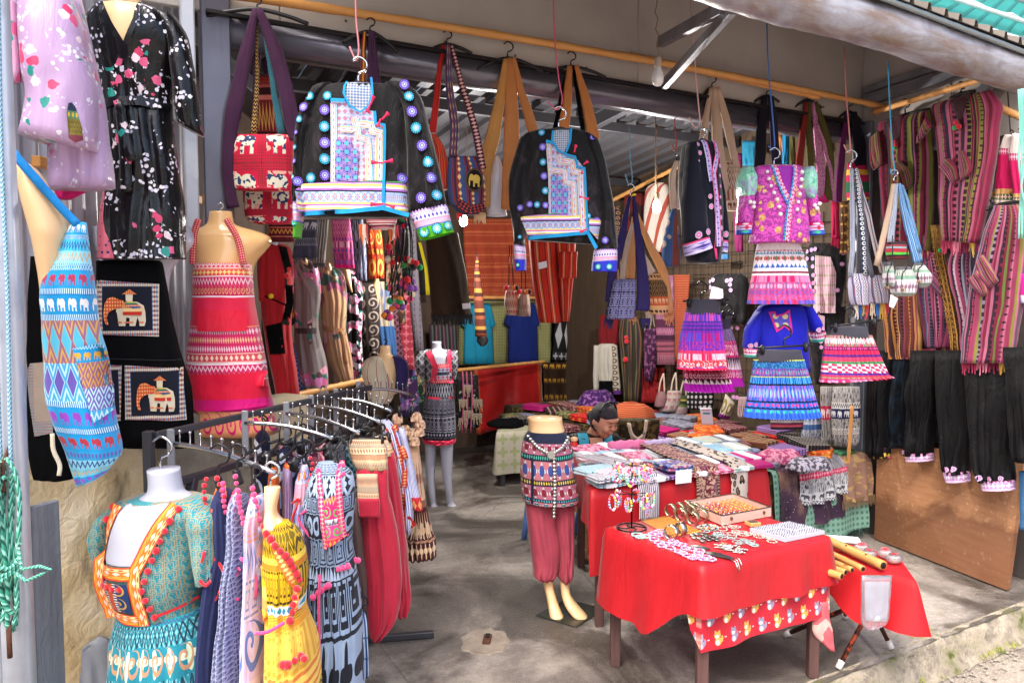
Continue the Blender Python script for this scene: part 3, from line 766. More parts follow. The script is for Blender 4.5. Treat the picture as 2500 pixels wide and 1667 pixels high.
def blue_apron(m):
 E4=['b03a5a','e8b040','f2f2f6','8a50c0']
 L=[(6,'2aa8dc','ele','f0f4f8',3),(2,'1a7cc0','x','bfe4f2',16),(4,'48c0e4','zig','3a4f9a',9),(4,'8ed8f0','zig','c8b088',8),(2,'1f8fd0','x','bfe4f2',16),(5,'1f9ad8','ele','b03a5a',4),(1.4,'1a7cc0','vst','d0ecf6',24),(5,'1f9ad8','ele','f2f2f6',4),(1.4,'1a7cc0','vst','d0ecf6',24),(9,'9a6a8a','dio','d8a850',4,'dia','58c0e0',4),(9,'4aa8dc','dio','bfe8f4',4,'dia','6a58b0',4),(1.4,'1a7cc0','vst','d0ecf6',24),(5,'1f9ad8','ele','9a4ac0',4),(1.4,'1a7cc0','vst','d0ecf6',24),(5,'1f9ad8','ele','b83a4a',4),(3,'2fa0da','dot','6a60b8',12),(4,'8ed8f0','zig','3a4f9a',8),(4,'6accea','zig','c8b088',8),(5,'1f9ad8','ele','9a4ac0',4),(1.4,'1a7cc0','vst','d0ecf6',24)]
 return bands(m,L)
BLA=fab('blue_elephant_weave',blue_apron,.85,.2,.2)
t=T('apron_mannequin','blue elephant patterned apron on a cream torso mannequin','apron',Pl('A2',420,700,2.15,24))
to=tube(t,'mannequin_torso',[(-390,95,190),(-330,100,260),(-200,125,340),(-60,160,420),(60,195,455),(200,225,440),(400,255,440),(700,280,470),(1000,300,560)],SKINM,[.05,.08,.1,.11,.12,.11,.09,.09,.09],wr=0,p=2,nf=18)
ap=tube(t,'apron',[(-10,465,560),(100,400,575),(250,320,590),(420,263,618),(620,275,645),(850,285,700),(1050,292,728),(1250,350,757),(1420,420,788),(468,1560,735,1500),(488,1640,695,1545)],BLA,[.03,.06,.08,.1,.1,.1,.1,.1,.09,.06,.05],y=-.03,fold=(.012,3,1))
strap(t,'neck_strap',[(120,-430),(260,-270),(400,-110),(520,10)],52,fab('blue_band','1f86d0',.8),y=-.1)
BLP=fab('blue_pocket',lambda m:bands(m,[(2,'1f9ad8','x','bfe4f2',10),(4,'1f9ad8','ele','e8b040',3),(8,'9a6a8a','dio','d8a850',3),(7,'7a68b8','dio','bfe8f4',3),(4,'4ab0e0','zig','d0ecf6',6)]),.85)
decal(t,'pocket',[(500,765),(676,730),(690,820),(735,1000),(742,1150),(622,1215),(560,930)],BLP,ap,.012)
wpx(t,'tie',[(365,1290),(372,1390),(410,1480),(405,1545)],.006,POMW,-.1)
BLK=fab('black_cotton','060608',.9,0,.2,.1)
def frame_pat(m):
 e=m.op('MINIMUM',m.op('MINIMUM',m.s,m.s.inv()),m.op('MINIMUM',m.t,m.t.inv()))
 u,v=m.s*14,(m.t*12).fr();c=m.mix(k_flw(m,u,v),h('c9bfa8'),h('3f6ea0'))
 c=m.mix(k_dia(m,u+.5,v),c,h('9a4a4a'))
 return m.mix(e<.012,m.mix(e>.11,c,h('141827')),h('d8cdb0'))
PATF=fab('woven_frame_patch',frame_pat,.85,.1,.2);PATR=fab('beige_frame_patch',lambda m:m.mix((m.s>.32)&(m.t<.8),tile(m,'c8b8a4','7a3a4a',16,'flw',m.s*1.0,m.t*1.6,'4a7a90'),h('9f8f80')),.85)
t=T('apron','black apron with one beige framed patch at the left edge','apron',Pl('A2',300,900,2.4,20),'black elephant aprons')
a2=tube(t,'cloth',[(200,195,300),(500,178,440),(900,170,470),(1300,172,480),(1520,185,470),(1610,205,470)],BLK,[.03,.05,.05,.05,.05,.05],fold=(.01,2,1))
decal(t,'patch',[(170,878),(355,860),(360,1305),(240,1332)],PATR,a2)
t=T('apron','black apron with embroidered elephant patches below the black kimono','apron',Pl('A2',880,800,2.78,16),'black elephant aprons')
tube(t,'mannequin_torso',[(0,560,1205),(110,570,1225),(220,600,1130),(320,610,1075),(500,640,1060)],SKINW,[.04,.07,.08,.08,.06],wr=0,y=.05)
a3=tube(t,'cloth',[(228,625,1030),(260,628,1050),(400,625,1078),(600,600,1112),(850,560,1178),(1050,540,1235),(1395,545,1252)],BLK,[.03,.05,.06,.06,.06,.06,.06],fold=(.012,3,1),y=-.03)
ribbon(t,'seam',[(690,838),(1170,848)],8,fab('black_seam','17161c',.8),a3)
ELC=fab('elephant_cream','#d8ccb4',.85,0,.2);ELR=fab('elephant_red',lambda m:m.mix(k_dot(m,m.s*8,(m.t*8).fr()),h('c8502e'),h('e8b070')),.85);ELB=fab('saddle_blue',lambda m:bands(m,[(1,'d8c060'),(1,'2a7a5a'),(1,'c8342e','dot','f0e0c0',8),(1,'2a5a8a')]),.85);ELS=fab('saddle_red',lambda m:bands(m,[(2,'c84a30','scr','e8c070',6),(1,'e8c48a'),(1,'c03024')]),.85)
def elephant(t,on,x,y,w_,hh):
 U=lambda L:[(x+a*w_,y+b*hh)for a,b in L]
 decal(t,'elephant_body',U([(.3,.45),(.45,.35),(.6,.3),(.8,.32),(.95,.42),(.99,.6),(1,.85),(.97,.98),(.85,.98),(.84,.85),(.8,.74),(.74,.74),(.75,.98),(.62,.98),(.62,.76),(.52,.74),(.52,.98),(.36,.98),(.4,.7),(.3,.6)]),ELC,on,.009)
 decal(t,'elephant_head',U([(.0,.65),(.03,.35),(.1,.22),(.22,.18),(.36,.25),(.48,.28),(.5,.42),(.42,.5),(.3,.5),(.2,.55),(.12,.62),(.08,.75),(.12,.95),(.06,.95),(.01,.8)]),ELR,on,.0105)
 decal(t,'saddle',U([(.47,.5),(.48,.36),(.6,.29),(.8,.35),(.92,.5),(.9,.68),(.47,.68)]),ELS,on,.012)
 decal(t,'saddle',U([(.52,.4),(.56,.32),(.68,.29),(.8,.36),(.88,.48),(.7,.5)]),ELB,on,.0135)
 decal(t,'howdah',U([(.53,.1),(.7,.1),(.69,.3),(.54,.3)]),ELC,on,.0125);decal(t,'howdah_roof',U([(.45,.11),(.62,-.03),(.79,.11)]),ELR,on,.014)
 for a in(.4,.56,.66,.9):decal(t,'anklet',U([(a-.06,.86),(a+.05,.86),(a+.05,.9),(a-.06,.9)]),ELR,on,.0115)
decal(t,'patch',[(640,352),(1036,376),(1040,700),(650,690)],PATF,a3);elephant(t,a3,700,415,260,225)
decal(t,'patch',[(828,880),(1180,896),(1208,1218),(830,1215)],PATF,a3);elephant(t,a3,902,945,240,220)
decal(t,'patch',[(590,872),(808,880),(800,1222),(600,1215)],PATF,a3)
PK='d81e62'
PAP=fab('pink_woven',lambda m:bands(m,[(1.2,PK,'tri','f0d0d8',18),(.4,'f6e4ea'),(2.6,'d82058','bdr','f6d8c0',10),(.4,'f6e4ea'),(.8,PK,'vst','f0b060',30),(2,'e04848','flw','f4d880',11),(.4,'f2e0e8'),(2.2,PK,'zig','f2c8d4',14),(2,'c81c54','scr','e8b478',13),(.4,'f6e0ea'),(5.2,'e02048'),(.3,'f0a860'),(1.6,PK,'dia','f4ccd8',24),(1.6,PK,'dia','f0b890',24),(1.6,PK,'dia','f4ccd8',24),(1.8,'e04860','bdr','f6e0c0',12),(.5,'f4e4ea'),(1.8,PK,'zig','f2c8d4',14),(1.8,'c81c54','scr','e8b478',13),(.3,'f4e4ea'),(5,'e6183e'),(2.6,'e2107c'),(6,'f0a070','scr','e01070',5)]),.6,.3,.15,.3,.05)
t=T('apron_mannequin','pink woven apron on a glossy cream torso mannequin','apron',Pl('A2',1450,600,3.2,8))
tube(t,'mannequin_torso',[(-85,1335,1480),(-40,1330,1488),(0,1310,1510),(38,1230,1640),(70,1192,1715),(115,1188,1732),(180,1225,1680),(260,1248,1625),(420,1262,1610),(600,1280,1600),(900,1270,1640)],plain('glossy_cream','f0c184',.16,spec=.6,var=.02),[.045,.05,.055,.07,.09,.1,.11,.12,.11,.09,.1],wr=0,nf=24,nv=40,p=2)
pa_=tube(t,'apron',[(250,1258,1618),(300,1252,1622),(450,1246,1636),(650,1226,1668),(850,1200,1708),(1000,1218,1722),(1150,1250,1755),(1310,1256,1795)],PAP,[.09,.12,.12,.12,.12,.12,.12,.12],y=-.04,fold=(.008,3,1))
decal(t,'pocket',[(1322,537),(1618,537),(1616,664),(1322,664)],fab('red_pocket','e0203c',.55),pa_,.01)
decal(t,'bib_pocket',[(1218,930),(1728,915),(1728,1125),(1225,1160)],fab('lower_pocket',lambda m:bands(m,[(5,'e2163c'),(2.4,'e0107a')]),.5,.3),pa_,.012)
NST=fab('pink_strap',lambda m:m.mix(k_dia(m,m.s*3,(m.t*20).fr()),h('c81450'),h('f0b090')),.7)
strap(t,'neck_strap',[(1320,-20),(1290,100),(1282,255)],40,NST,y=-.13);strap(t,'neck_strap',[(1490,-20),(1560,110),(1595,260)],40,NST,y=-.13)
hook(t,1405,-82,60,CHROME,.003)
# turquoise dress on white bust
def hmong(bg,a_,b_,c_=None,sc=15):
 def f(m):
  c=tile(m,bg,a_,sc,'scr',None,None,b_,'gk')
  if c_:c=m.mix(k_zig(m,m.x*sc*1.6,(m.z*sc*.5).fr()),c,h(c_))
  return c
 return f
TQ=fab('turquoise_print',hmong('18808f','5aa09c','a08a62',None,34),.7,.25,.25)
TQS=fab('turquoise_skirt',lambda m:bands(m,[(1,'1f8494','zig','3a4a7a',26),(3.4,'2a8a9c','dio','7ab8c0',9,'x','1c3a48',18),(3,'1f8092','flw','c8d8b8',6,'scr','b88a6a',7),(3.2,'2a8c9e','dio','7ab8c0',9,'x','1f4456',16),(2,'1f8092','zig','d8c8d0',16)]),.7,.25,.3)
ORT=fab('orange_braid',lambda m:bands(m,[(1,'c84a20'),(1.5,'f0d090','dot','c83a28',1.2),(3,'e07028','dia','f0c0b0',1),(1.6,'e8a040','zig','a07830',.8),(1,'d8421f')]),.8)
t=T('dress_mannequin','turquoise printed dress with red pompoms on a white bust','dress',Pl('A3',980,900,2.25,-6))
tube(t,'mannequin_bust',[(198,882,1062),(300,888,1078),(350,870,1100),(395,790,1190),(440,720,1290),(560,715,1265),(760,720,1240),(1000,750,1220)],SKINW,[.055,.055,.06,.08,.1,.12,.13,.1],wr=0,nf=24,nv=36,p=2)
hook(t,950,210,215,CHROME,.004,flip=1)
bo=tube(t,'bodice',[(372,760,1200),(420,680,1330),(560,690,1270),(800,692,1245),(1000,735,1225),(1075,740,1228)],TQ,[.09,.12,.145,.15,.12,.12],y=-.01,fold=(.006,3,1),nf=24)
tube(t,'sleeve',[(1150,395,1260,378),(1190,560,1375,470),(1225,740,1388,600),(1250,890,1385,730),(1262,900,1382,835)],TQ,[.06,.09,.09,.08,.07],fold=(.01,2,1),y=-.03)
wpx(t,'sleeve_piping',[(1350,650),(1308,790),(1350,855),(1384,830)],.005,POMR,-.11)
tube(t,'sleeve',[(720,395,830,385),(600,490,740,480),(553,610,715,610),(590,700,690,740),(650,745,690,770)],TQ,[.05,.08,.09,.08,.06],fold=(.008,2,1),y=-.01)
sk_=tube(t,'skirt',[(1062,742,1228),(1150,722,1262),(1300,704,1300),(1568,690,1322),(1750,680,1335)],TQS,[.12,.14,.16,.18,.19],fold=(.016,7,.6),y=-.01)
decal(t,'chest',[(850,376),(880,366),(1090,366),(1128,376),(968,706),(735,700),(790,540)],SKINW,bo,.004)
ribbon(t,'neck_braid',[(812,372),(765,520),(715,700),(720,900),(760,1062)],68,ORT,bo,.009);ribbon(t,'neck_braid',[(1160,372),(1070,560),(985,740),(1012,1075)],76,ORT,bo,.009)
ribbon(t,'neck_braid',[(700,742),(965,745)],80,ORT,bo,.012);ribbon(t,'neck_braid',[(745,1025),(990,1040)],70,ORT,bo,.012)
decal(t,'embroidered_panel',[(730,800),(955,800),(965,990),(752,990)],fab('dark_embroidery',lambda m:m.mix((m.s-.45).ab()<.1,m.mix(((m.s-.45).ab()<.2),tile(m,'1f3a6a','c89a50',2.2,'scr',m.s,m.t),m.mix((m.t*12).fr()<.5,h('101014'),h('e8e4e8'))),h('c8502e')),.8),bo,.012)
ribbon(t,'waist_cord',[(1090,1020),(1226,990)],18,POMR,bo,.012)
bpx(t,'pompom',along([(755,395),(715,510),(665,660),(680,830),(735,1050)],10)+along([(1185,395),(1120,560),(1070,690),(1030,850),(1090,1085)],13)+along([(715,835),(905,835)],5),.0105,[POMR],bo)
t.e.location.x+=.035
# clothes rack
z0=P(380,1063,2.4).z
rk=T('clothes_rack','dark steel clothes rack with chrome peg arms','clothes rack')
ra,rb_=P(378,1063,2.4),G(905,945,z0)
beam(rk,'top_rail',ra,rb_,.022,.022,STEEL);dz=Vector((0,0,-.17));beam(rk,'lower_rail',ra+dz,rb_+dz,.025,.025,STEEL)
for f in(0,.97):q=ra+(rb_-ra)*f;beam(rk,'upright',(q.x-.02,q.y,0),(q.x-.02,q.y,z0+.015),.03,.03,STEEL)
q=ra+(rb_-ra)*.12+dz;beam(rk,'strut',q,(q.x-.05,q.y-.25,.35),.03,.03,STEEL)
beam(rk,'foot',(ra.x-.35,ra.y-.02,.02),(ra.x+.4,ra.y+.1,.02),.03,.03,STEEL);q=ra+(rb_-ra)*.97;beam(rk,'foot',(q.x-.35,q.y-.02,.02),(q.x+.3,q.y+.1,.02),.03,.03,STEEL)
ARMS=[((417,1082),(672,1155)),((598,1032),(812,1070)),((699,1009),(877,1057)),((760,990),(927,1030)),((820,973),(959,1005)),((875,953),(1005,963))]
armp=[]
for(a,b)in ARMS:
 p0=G(*a,z0-.02);p1=G(*b,z0-.075);pts=[]
 for i in range(9):
  f=i/8;pts.append(p0+(p1-p0)*f+Vector((0,0,.016*math.sin(math.pi*f))))
 o=wire(rk,'arm',pts,.008,CHROME,n=10);armp.append(pts)
 beam(rk,'bracket',p0+Vector((0,0,.045)),p0+Vector((0,0,-.16)),.024,.008,GREYST,o)
 for i in range(9):
  c=crom(pts,(i+.9)/9.6);wire(rk,'peg',[c,c+Vector((0,0,.038)),c+Vector((0,0,.04)),c+Vector((0,0,.045))],.0028,CHROME,o,n=6,taper=[1,1,1.9,1.7])
RG='clothes hanging on the peg rack'
def flo0(bg,cols,sc):return lambda m:flowers(m,bg,cols,sc,.7,.38)
def rdress(label,d,body,mat,depth,hk,trim=None,sleeve=None,smat=None,poms=None,pm=POMR,yaw=0,crop='A6',name='dress',fold=(.015,3,1),neck=None,neckmat=None):
 x,y=hk[0],hk[1];t=T(name,label,name.replace('_',' '),Pl(crop,x,y,d,yaw),RG)
 o=tube(t,'cloth',body,mat,depth,fold=(fold[0]*1.3,fold[1]+1,.6),nf=22)
 hook(t,x,y,hk[2],BLACKPL if len(hk)<4 else hk[3],.004)
 wpx(t,'hanger',[(x-5,y-4),(x,y+20),(x+hk[2]*.12,y+hk[2]*.5)],.012,BLACKPL)
 if sleeve:sv=tube(t,'sleeve',sleeve,smat or mat,[.02]+[.04]*(len(sleeve)-1),y=-.05,cap=(1,0),fold=(.006,2,1))
 if trim:wpx(t,'sleeve_piping',trim[0],.0045,trim[-1],-.085)
 if neck:ribbon(t,'neck_braid',neck[0],neck[1],neckmat,o,.008)
 if poms:bpx(t,'pompom',poms,.008,[pm],None,-.05)
 return t,o
NAVY=fab('navy_cotton','2a3056',.85);GRP=fab('grey_blue_print',lambda m:tile(m,'4e5374','8e92b0',58,'gk',None,None,'a0a4c0','x'),.85);LIL=fab('lilac_print',lambda m:bands(m,[(4,'c8bfe2','scr','6f86c8',3),(3,'cfa8d4','gk','e09a70',4),(3,'c2b4dc','zig','6f7fc0',7),(3,'d8c4d8','gk','7f8fc8',4),(3,'c4b8e0','scr','5f78c4',2),(4,'d4c8dc','zig','7f8fc8',6)]),.85)
YEL=fab('yellow_print',lambda m:bands(m,[(5,'c8a010','dio','4a3a10',6,'flw','6a5a18',9),(.6,'e8c848'),(.5,'c87a20'),(3,'c8a010','gk','3f3410',9),(.8,'e0e0d8','dia','2a8fb0',7),(.8,'e8b040','str','c88a20',1),(.6,'e89a30'),(4,'e8c050','gk','d89a3a',6),(2,'ecc860','str','d87a3a',1),(2.5,'c8a418','dio','4a3a10',8),(1,'e8c858')]),.8)
DKP=fab('indigo_print',lambda m:bands(m,[(2,'8fa0b8','gk','20242f',5),(2.4,'20242f','flw','9fb0c8',4,'x','9fb0c8',4),(1.6,'8496b0','gk','1c202a',6),(2,'20242f','rng','9aaec8',5),(2.4,'7f92ac','gk','1c202a',4),(1,'1c202a','tri','a0b0c8',12),(2.4,'20242f','gk','8fa4c0',5),(2.4,'93a6c0','flw','1c202a',4),(2,'20242f','x','9aaec8',6)]),.85)
CRIM=fab('crimson_cotton',lambda m:m.mix(m.noise(m.vec(m.x*4,0.0,m.z*60),3,2)*.5,h('b02038'),h('8c1a30')),.7,.25,.35,ws=10)
BEI=fab('beige_woven_band',lambda m:bands(m,[(2,'d0b090','zig','8a5a4a',14),(1,'9aa090','vst','c8a080',30),(2,'e0c8a0','bdr','a06a5a',10),(1,'b88a6a'),(2,'d8bc94','dia','8f7a6a',16)]),.85)
ORB=fab('orange_pink_braid',lambda m:m.mix(k_dia(m,m.s*1.2,m.t),h('d87030'),h('e8c080')),.85);PKB=fab('pink_braid',lambda m:m.mix(k_flw(m,m.s*1.2,m.t),h('d83a78'),h('e8b0a0')),.85)
rdress('navy cotton dress with red piped sleeve beside the turquoise bust',2.24,[(455,195,232),(500,190,262),(620,178,292),(800,170,300),(1050,150,262),(1568,128,240),(1720,122,238)],NAVY,[.03,.08,.1,.1,.12,.15,.15],(197,390,195),([(200,790),(240,800),(288,880),(262,990),(212,1058)],.007,POMR),[(205,640,290,620),(198,780,298,800),(202,900,290,920),(208,1055,262,1000)],None,along([(165,375),(150,420),(158,520)],5)+along([(195,560),(188,680)],5)+along([(225,370),(265,470)],4),POMR,neck=([(210,440),(240,540)],60,ORB),neckmat=ORB)
rdress('grey blue printed dress with pink piping next to the navy dress',2.24,[(480,285,335),(520,285,352),(640,290,370),(800,280,382),(1000,262,372),(1300,240,372),(1568,225,372),(1720,220,372)],GRP,[.03,.08,.1,.1,.12,.14,.15,.15],(303,350,155),([(300,850),(375,860),(290,980),(310,1020),(372,1022)],.006,POMP),[(295,640,370,640),(290,760,380,760),(288,860,378,862),(290,990,340,990)],None,along([(258,400),(262,490),(270,560)],6)+along([(328,360),(355,550)],6),POMP,neck=([(305,460),(318,540)],50,PKB),neckmat=PKB)
rdress('pale lilac printed dress with scroll motifs beside the yellow dress',2.2,[(485,395,440),(530,395,462),(640,385,472),(790,375,482),(1000,378,480),(1200,372,490),(1568,380,505),(1720,380,510)],LIL,[.03,.08,.1,.1,.12,.14,.15,.15],(405,425,110),([(378,790),(440,850),(470,930),(450,1045),(405,1020),(425,940)],.006,POMP),[(385,640,470,640),(378,760,482,790),(400,880,488,900),(410,1010,465,1030)],None,along([(345,440),(350,520),(375,620)],7)+along([(425,425),(462,600)],6),POMP,neck=([(402,480),(420,540)],50,PKB),neckmat=PKB)
t,o=rdress('yellow printed dress with red trimmed neck on a cream half form',2.15,[(640,470,600),(720,470,660),(900,478,700),(1130,488,700),(1300,492,742),(1568,500,772),(1720,500,790)],YEL,[.04,.09,.1,.1,.14,.16,.16],(497,450,150,CHROME),None,[(470,860,590,830),(480,940,580,960),(490,1060,550,1100),(495,1135,520,1140)],fab('yellow_stripe',lambda m:bands(m,[(2,'d8a818'),(1,'e8d060'),(1,'e09a50'),(1,'e8c040'),(1,'c87a40')]),.85),fold=(.012,5,.8))
tube(t,'half_form',[(440,460,552),(480,462,548),(580,468,530),(640,466,560),(720,480,640)],SKINM,[.02,.025,.03,.05,.06],wr=0,y=.0)
bpx(t,'pompom',along([(475,650),(560,700),(640,790),(695,920),(660,1130)],15)+along([(650,1330),(745,1325)],5),.011,[POMR],o,-.1)
ribbon(t,'neck_braid',[(475,655),(570,720),(690,960),(680,1120)],34,ORB,o,.008);wpx(t,'waist_cord',[(490,1168),(560,1160),(650,1110)],.005,POMP,-.13)
t,o=rdress('indigo batik dress with pink embroidered yoke at the rack end',2.62,[(300,770,880),(360,740,960),(470,705,985),(600,700,975),(760,740,965),(900,730,985),(1200,720,1015),(1568,715,1028),(1750,712,1032)],DKP,[.03,.08,.11,.12,.12,.13,.15,.17,.17],(880,295,140),([(740,535),(695,590),(800,735),(822,745),(815,690)],.007,POMP),[(720,440,800,420),(700,560,830,640),(760,660,860,780),(800,735,850,790)],None,along([(930,300),(945,600),(950,690)],9)+along([(790,330),(830,420)],4),POMP,fold=(.016,6,.7))
decal(t,'yoke',[(838,470),(920,440),(945,690),(855,730)],fab('pink_yoke',lambda m:bands(m,[(1.5,'e0306a','zig','f0a850',5),(2,'d82a70','scr','48b060',2),(.8,'f0e8f0','tri','2a2a3a',10),(2,'e04a90','scr','58b858',2),(1.5,'e03060','bdr','f0a040',4)]),.8),o,.01)
ribbon(t,'neck_braid',[(800,330),(830,430),(862,730)],28,PKB,o,.012);ribbon(t,'neck_braid',[(905,290),(925,440),(945,690)],28,PKB,o,.012)
wpx(t,'cord',[(845,850),(838,1000),(842,1290)],.005,POMP,-.16);bpx(t,'pompom',along([(805,975),(880,925)],5)+along([(930,845),(1000,860)],5),.011,[POMP],o)
rdress('lilac dress with crimson piped sleeve behind the indigo dress',2.7,[(310,680,710),(400,650,735),(560,640,740),(800,630,740),(1100,640,740),(1400,650,760)],LIL,[.03,.07,.09,.1,.12,.12],(700,300,130),([(655,500),(700,480),(655,600),(690,690),(680,725),(660,700)],.007,POMR),None,None,along([(745,260),(760,300),(735,420)],6),POMR,neck=([(690,310),(700,380)],34,ORB),neckmat=ORB)
for lb,d,x0,x1,y0,y1,mt in(('orange cotton top behind the yellow dress',2.75,478,545,330,640,fab('orange_cotton','c85a1c',.8)),('blue striped dress with red woven collar on the rack',2.78,555,622,300,900,fab('blue_stripe',lambda m:m.mix(m.t<.16,stripes(m,m.s*9,[(2,'4a5a98'),(1,'c8c8d8'),(1,'7a80a8'),(1,'c84a50')]),bands(m,[(1,'b02a2a','zig','e8a050',5),(6,'c03830','dio','e0b060',3)])),.85)),('deep navy scroll print dress behind the rack arms',2.95,395,500,120,560,fab('navy_scroll',lambda m:tile(m,'12142c','c8d0e0',7,'scr'),.8)),('navy and white printed dress behind the indigo dress',3.0,640,720,170,320,fab('navy_white',lambda m:tile(m,'2a3260','c8d0e4',22,'gk'),.85)),('rose printed dress between rack arms',3.1,760,830,190,330,fab('rose_print',lambda m:tile(m,'a84a68','d8a0b0',20,'x'),.85)),('wide navy floral dress hanging under the third rack arm',2.98,520,650,190,980,fab('navy_flowers',flo0('161a38',['a8b0c8','7a86b0','c87a8a'],24),.85)),('wide plum printed dress hanging under the fourth rack arm',3.05,640,790,180,1020,fab('plum_floral',flo0('4a2038',['b07a8a','8a4a60','c8a0a0'],24),.85)),('grey checked dress hanging deep in the rack',3.1,790,940,160,900,fab('grey_dress',lambda m:tile(m,'3a3c48','8a8c98',40,'gk'),.85)),('teal printed dress hanging deep in the rack',3.2,880,1010,150,1000,fab('teal_dress',lambda m:tile(m,'1c4a58','6a9aa0',36,'x'),.85)),('blue batik dress at the back of the indigo dress',2.8,1000,1048,1160,1480,fab('blue_batik',lambda m:tile(m,'3a5a90','c0d4e8',14,'gk'),.85))):
 t=T('dress',lb,'dress',Pl('A6',(x0+x1)/2,y0,d,20),RG);w_=x1-x0
 tube(t,'cloth',[(y0,x0+.35*w_,x1-.3*w_),(y0+(y1-y0)*.12,x0+.05*w_,x1-.05*w_),((y0+y1)/2,x0,x1),(y1,x0-.1*w_,x1+.1*w_)],mt,[.02,.06,.07,.08],fold=(.012,3,1));hook(t,(x0+x1)/2,y0,90)
for lb,d,rows,wb in(('front pair of crimson cotton trousers with beige woven waistband',2.95,[(320,985,1170),(470,990,1175),(560,1000,1200),(800,1020,1240),(1000,1040,1250),(1180,1050,1225),(1295,1062,1120)],(168,930,1160)),('rear pair of crimson cotton trousers hanging lower right',3.1,[(240,1085,1205),(430,1100,1240),(700,1140,1272),(950,1175,1298),(1080,1190,1305),(1160,1200,1275)],(150,1075,1185))):
 t=T('trousers',lb,'trousers',Pl('A6',rows[0][1]+60,rows[0][0],d,12),RG)
 tube(t,'cloth',rows,CRIM,[.04]+[.07]*(len(rows)-1),fold=(.022,4,.5),nf=22)
 tube(t,'waistband',[(wb[0],wb[1]+10,wb[2]-20),(wb[0]+60,wb[1]+10,wb[2]+5),(rows[0][0]+15,rows[0][1]-2,rows[0][2]+3)],BEI,[.02,.035,.045],fold=(.008,3,.5))
 clip_hanger(t,wb[1],wb[0],wb[2],wb[0]-4,(wb[1]+wb[2])/2,wb[0],70)
 if d<3:tube(t,'flap',[(345,990,1105),(470,992,1118),(482,994,1118)],BEI,.008,y=-.07);tube(t,'tie_flap',[(478,992,1116),(580,1000,1118)],CRIM,.01,y=-.085)
t=T('trousers','brown pinstripe trousers between indigo dress and crimson trousers','trousers',Pl('A6',980,560,2.9,10),RG)
tube(t,'cloth',[(500,965,1000),(800,975,1030),(1000,1000,1050),(1130,1010,1052)],fab('brown_pinstripe',lambda m:stripes(m,m.s*10,[(2,'4d3a38'),(1,'6a5450')]),.85),.05,fold=(.01,2,1));hook(t,980,500,60)
t=T('robe','white and blue striped robe with red woven edges on the rack','robe',Pl('A6',1190,300,3.25,14),RG)
STR=fab('blue_white_stripe',lambda m:stripes(m,m.s*8,[(2,'c8cce0'),(1,'3a4a98')]),.85);RWE=fab('red_woven_edge',lambda m:m.mix(k_dia(m,m.s*2,m.t),h('a8262c'),h('d8945a')),.85)
r1=tube(t,'cloth',[(60,1130,1180),(140,1140,1240),(400,1190,1300),(560,1220,1315),(690,1240,1300)],STR,[.04,.07,.08,.08,.08],fold=(.012,3,1));tube(t,'sleeve',[(100,1220,1260),(300,1260,1310),(480,1280,1350),(550,1300,1360)],STR,.05,y=-.03)
ribbon(t,'woven_edge',[(1165,80),(1225,240),(1235,420),(1240,690)],42,RWE,r1);ribbon(t,'woven_edge',[(1200,80),(1260,260),(1250,420)],34,RWE,r1);ribbon(t,'cuff',[(1240,650),(1300,600)],70,RWE,r1);hook(t,1165,70,90)
tube(t,'cuff',[(480,1286,1352),(550,1298,1362)],RWE,.056,y=-.035)
BRE=fab('brown_elephant_print',lambda m:bands(m,[(3,'c8a284','zig','a8805f',10),(3,'c9a88a','flw','8a5a4a',4),(.5,'8a5a48'),(5,'4a1c1e','ele','d8bc98',3,'flw','d0b08c',7),(.8,'c8a07c','vst','7a4a3c',22),(3,'45181c','flw','d8bc98',6)]),.85)
t=T('ruffled_dress','beige and brown elephant print dress with ruffled straps on the rack','dress',Pl('A6',1290,300,3.42,8),RG)
tube(t,'cloth',[(110,1225,1345),(250,1270,1350),(420,1285,1375),(620,1275,1410),(700,1255,1425),(740,1245,1440),(830,1250,1445)],BRE,[.03,.06,.07,.08,.08,.09,.1],fold=(.02,6,1.2))
for i in range(9):
 x,y=[(1225,40),(1215,75),(1235,110),(1330,30),(1350,70),(1345,110),(1290,130),(1320,160),(1270,100)][i]
 tube(t,'ruffle',[(y-22,x-20,x+20),(y,x-30,x+30),(y+26,x-32,x+32)],fab('beige_ruffle',lambda m:m.mix(m.noise(None,20,3)>.6,h('c4a084'),h('7f5a48')),.7,.3,.4),.02,fold=(.016,3,.6),y=-.03-.004*i,cap=(0,0))
for x in(1235,1310):wpx(t,'hanger',[(x,-30),(x,30)],.009,BLACKPL,-.05);
hook(t,1310,-30,50)
ORD=['first','second','third','fourth','fifth','sixth','seventh','eighth','ninth','tenth','eleventh','twelfth']
k=0
for ai,n in((1,4),(2,4),(3,3),(4,2)):
 for i in range(n):
  c=crom(armp[ai],(i+1.2)/(n+1.6));k+=1
  t=T('hanger',f'black plastic hanger, {ORD[i]} from the frame on the {ORD[ai]} rack arm','hanger',loc=c,rz=random.uniform(74,88),group='black hangers on the rack arms')
  wire(t,'hook',[(0,0,-.07),(0,0,-.03),(.012,0,-.01),(.013,0,.008),(0,0,.02),(-.012,0,.012)],.003,BLACKPL,n=6)
  wire(t,'bar',[(-.15,0,-.085),(-.05,0,-.08),(0,0,-.065),(.05,0,-.08),(.15,0,-.085)],.006,BLACKPL,n=6)
  if i%2:
   for x in(-.12,.12):t.add('clip',boxm(.02,.03,.05,BLACKPL,.006,2,off=(x,0,-.095),name='clip'))
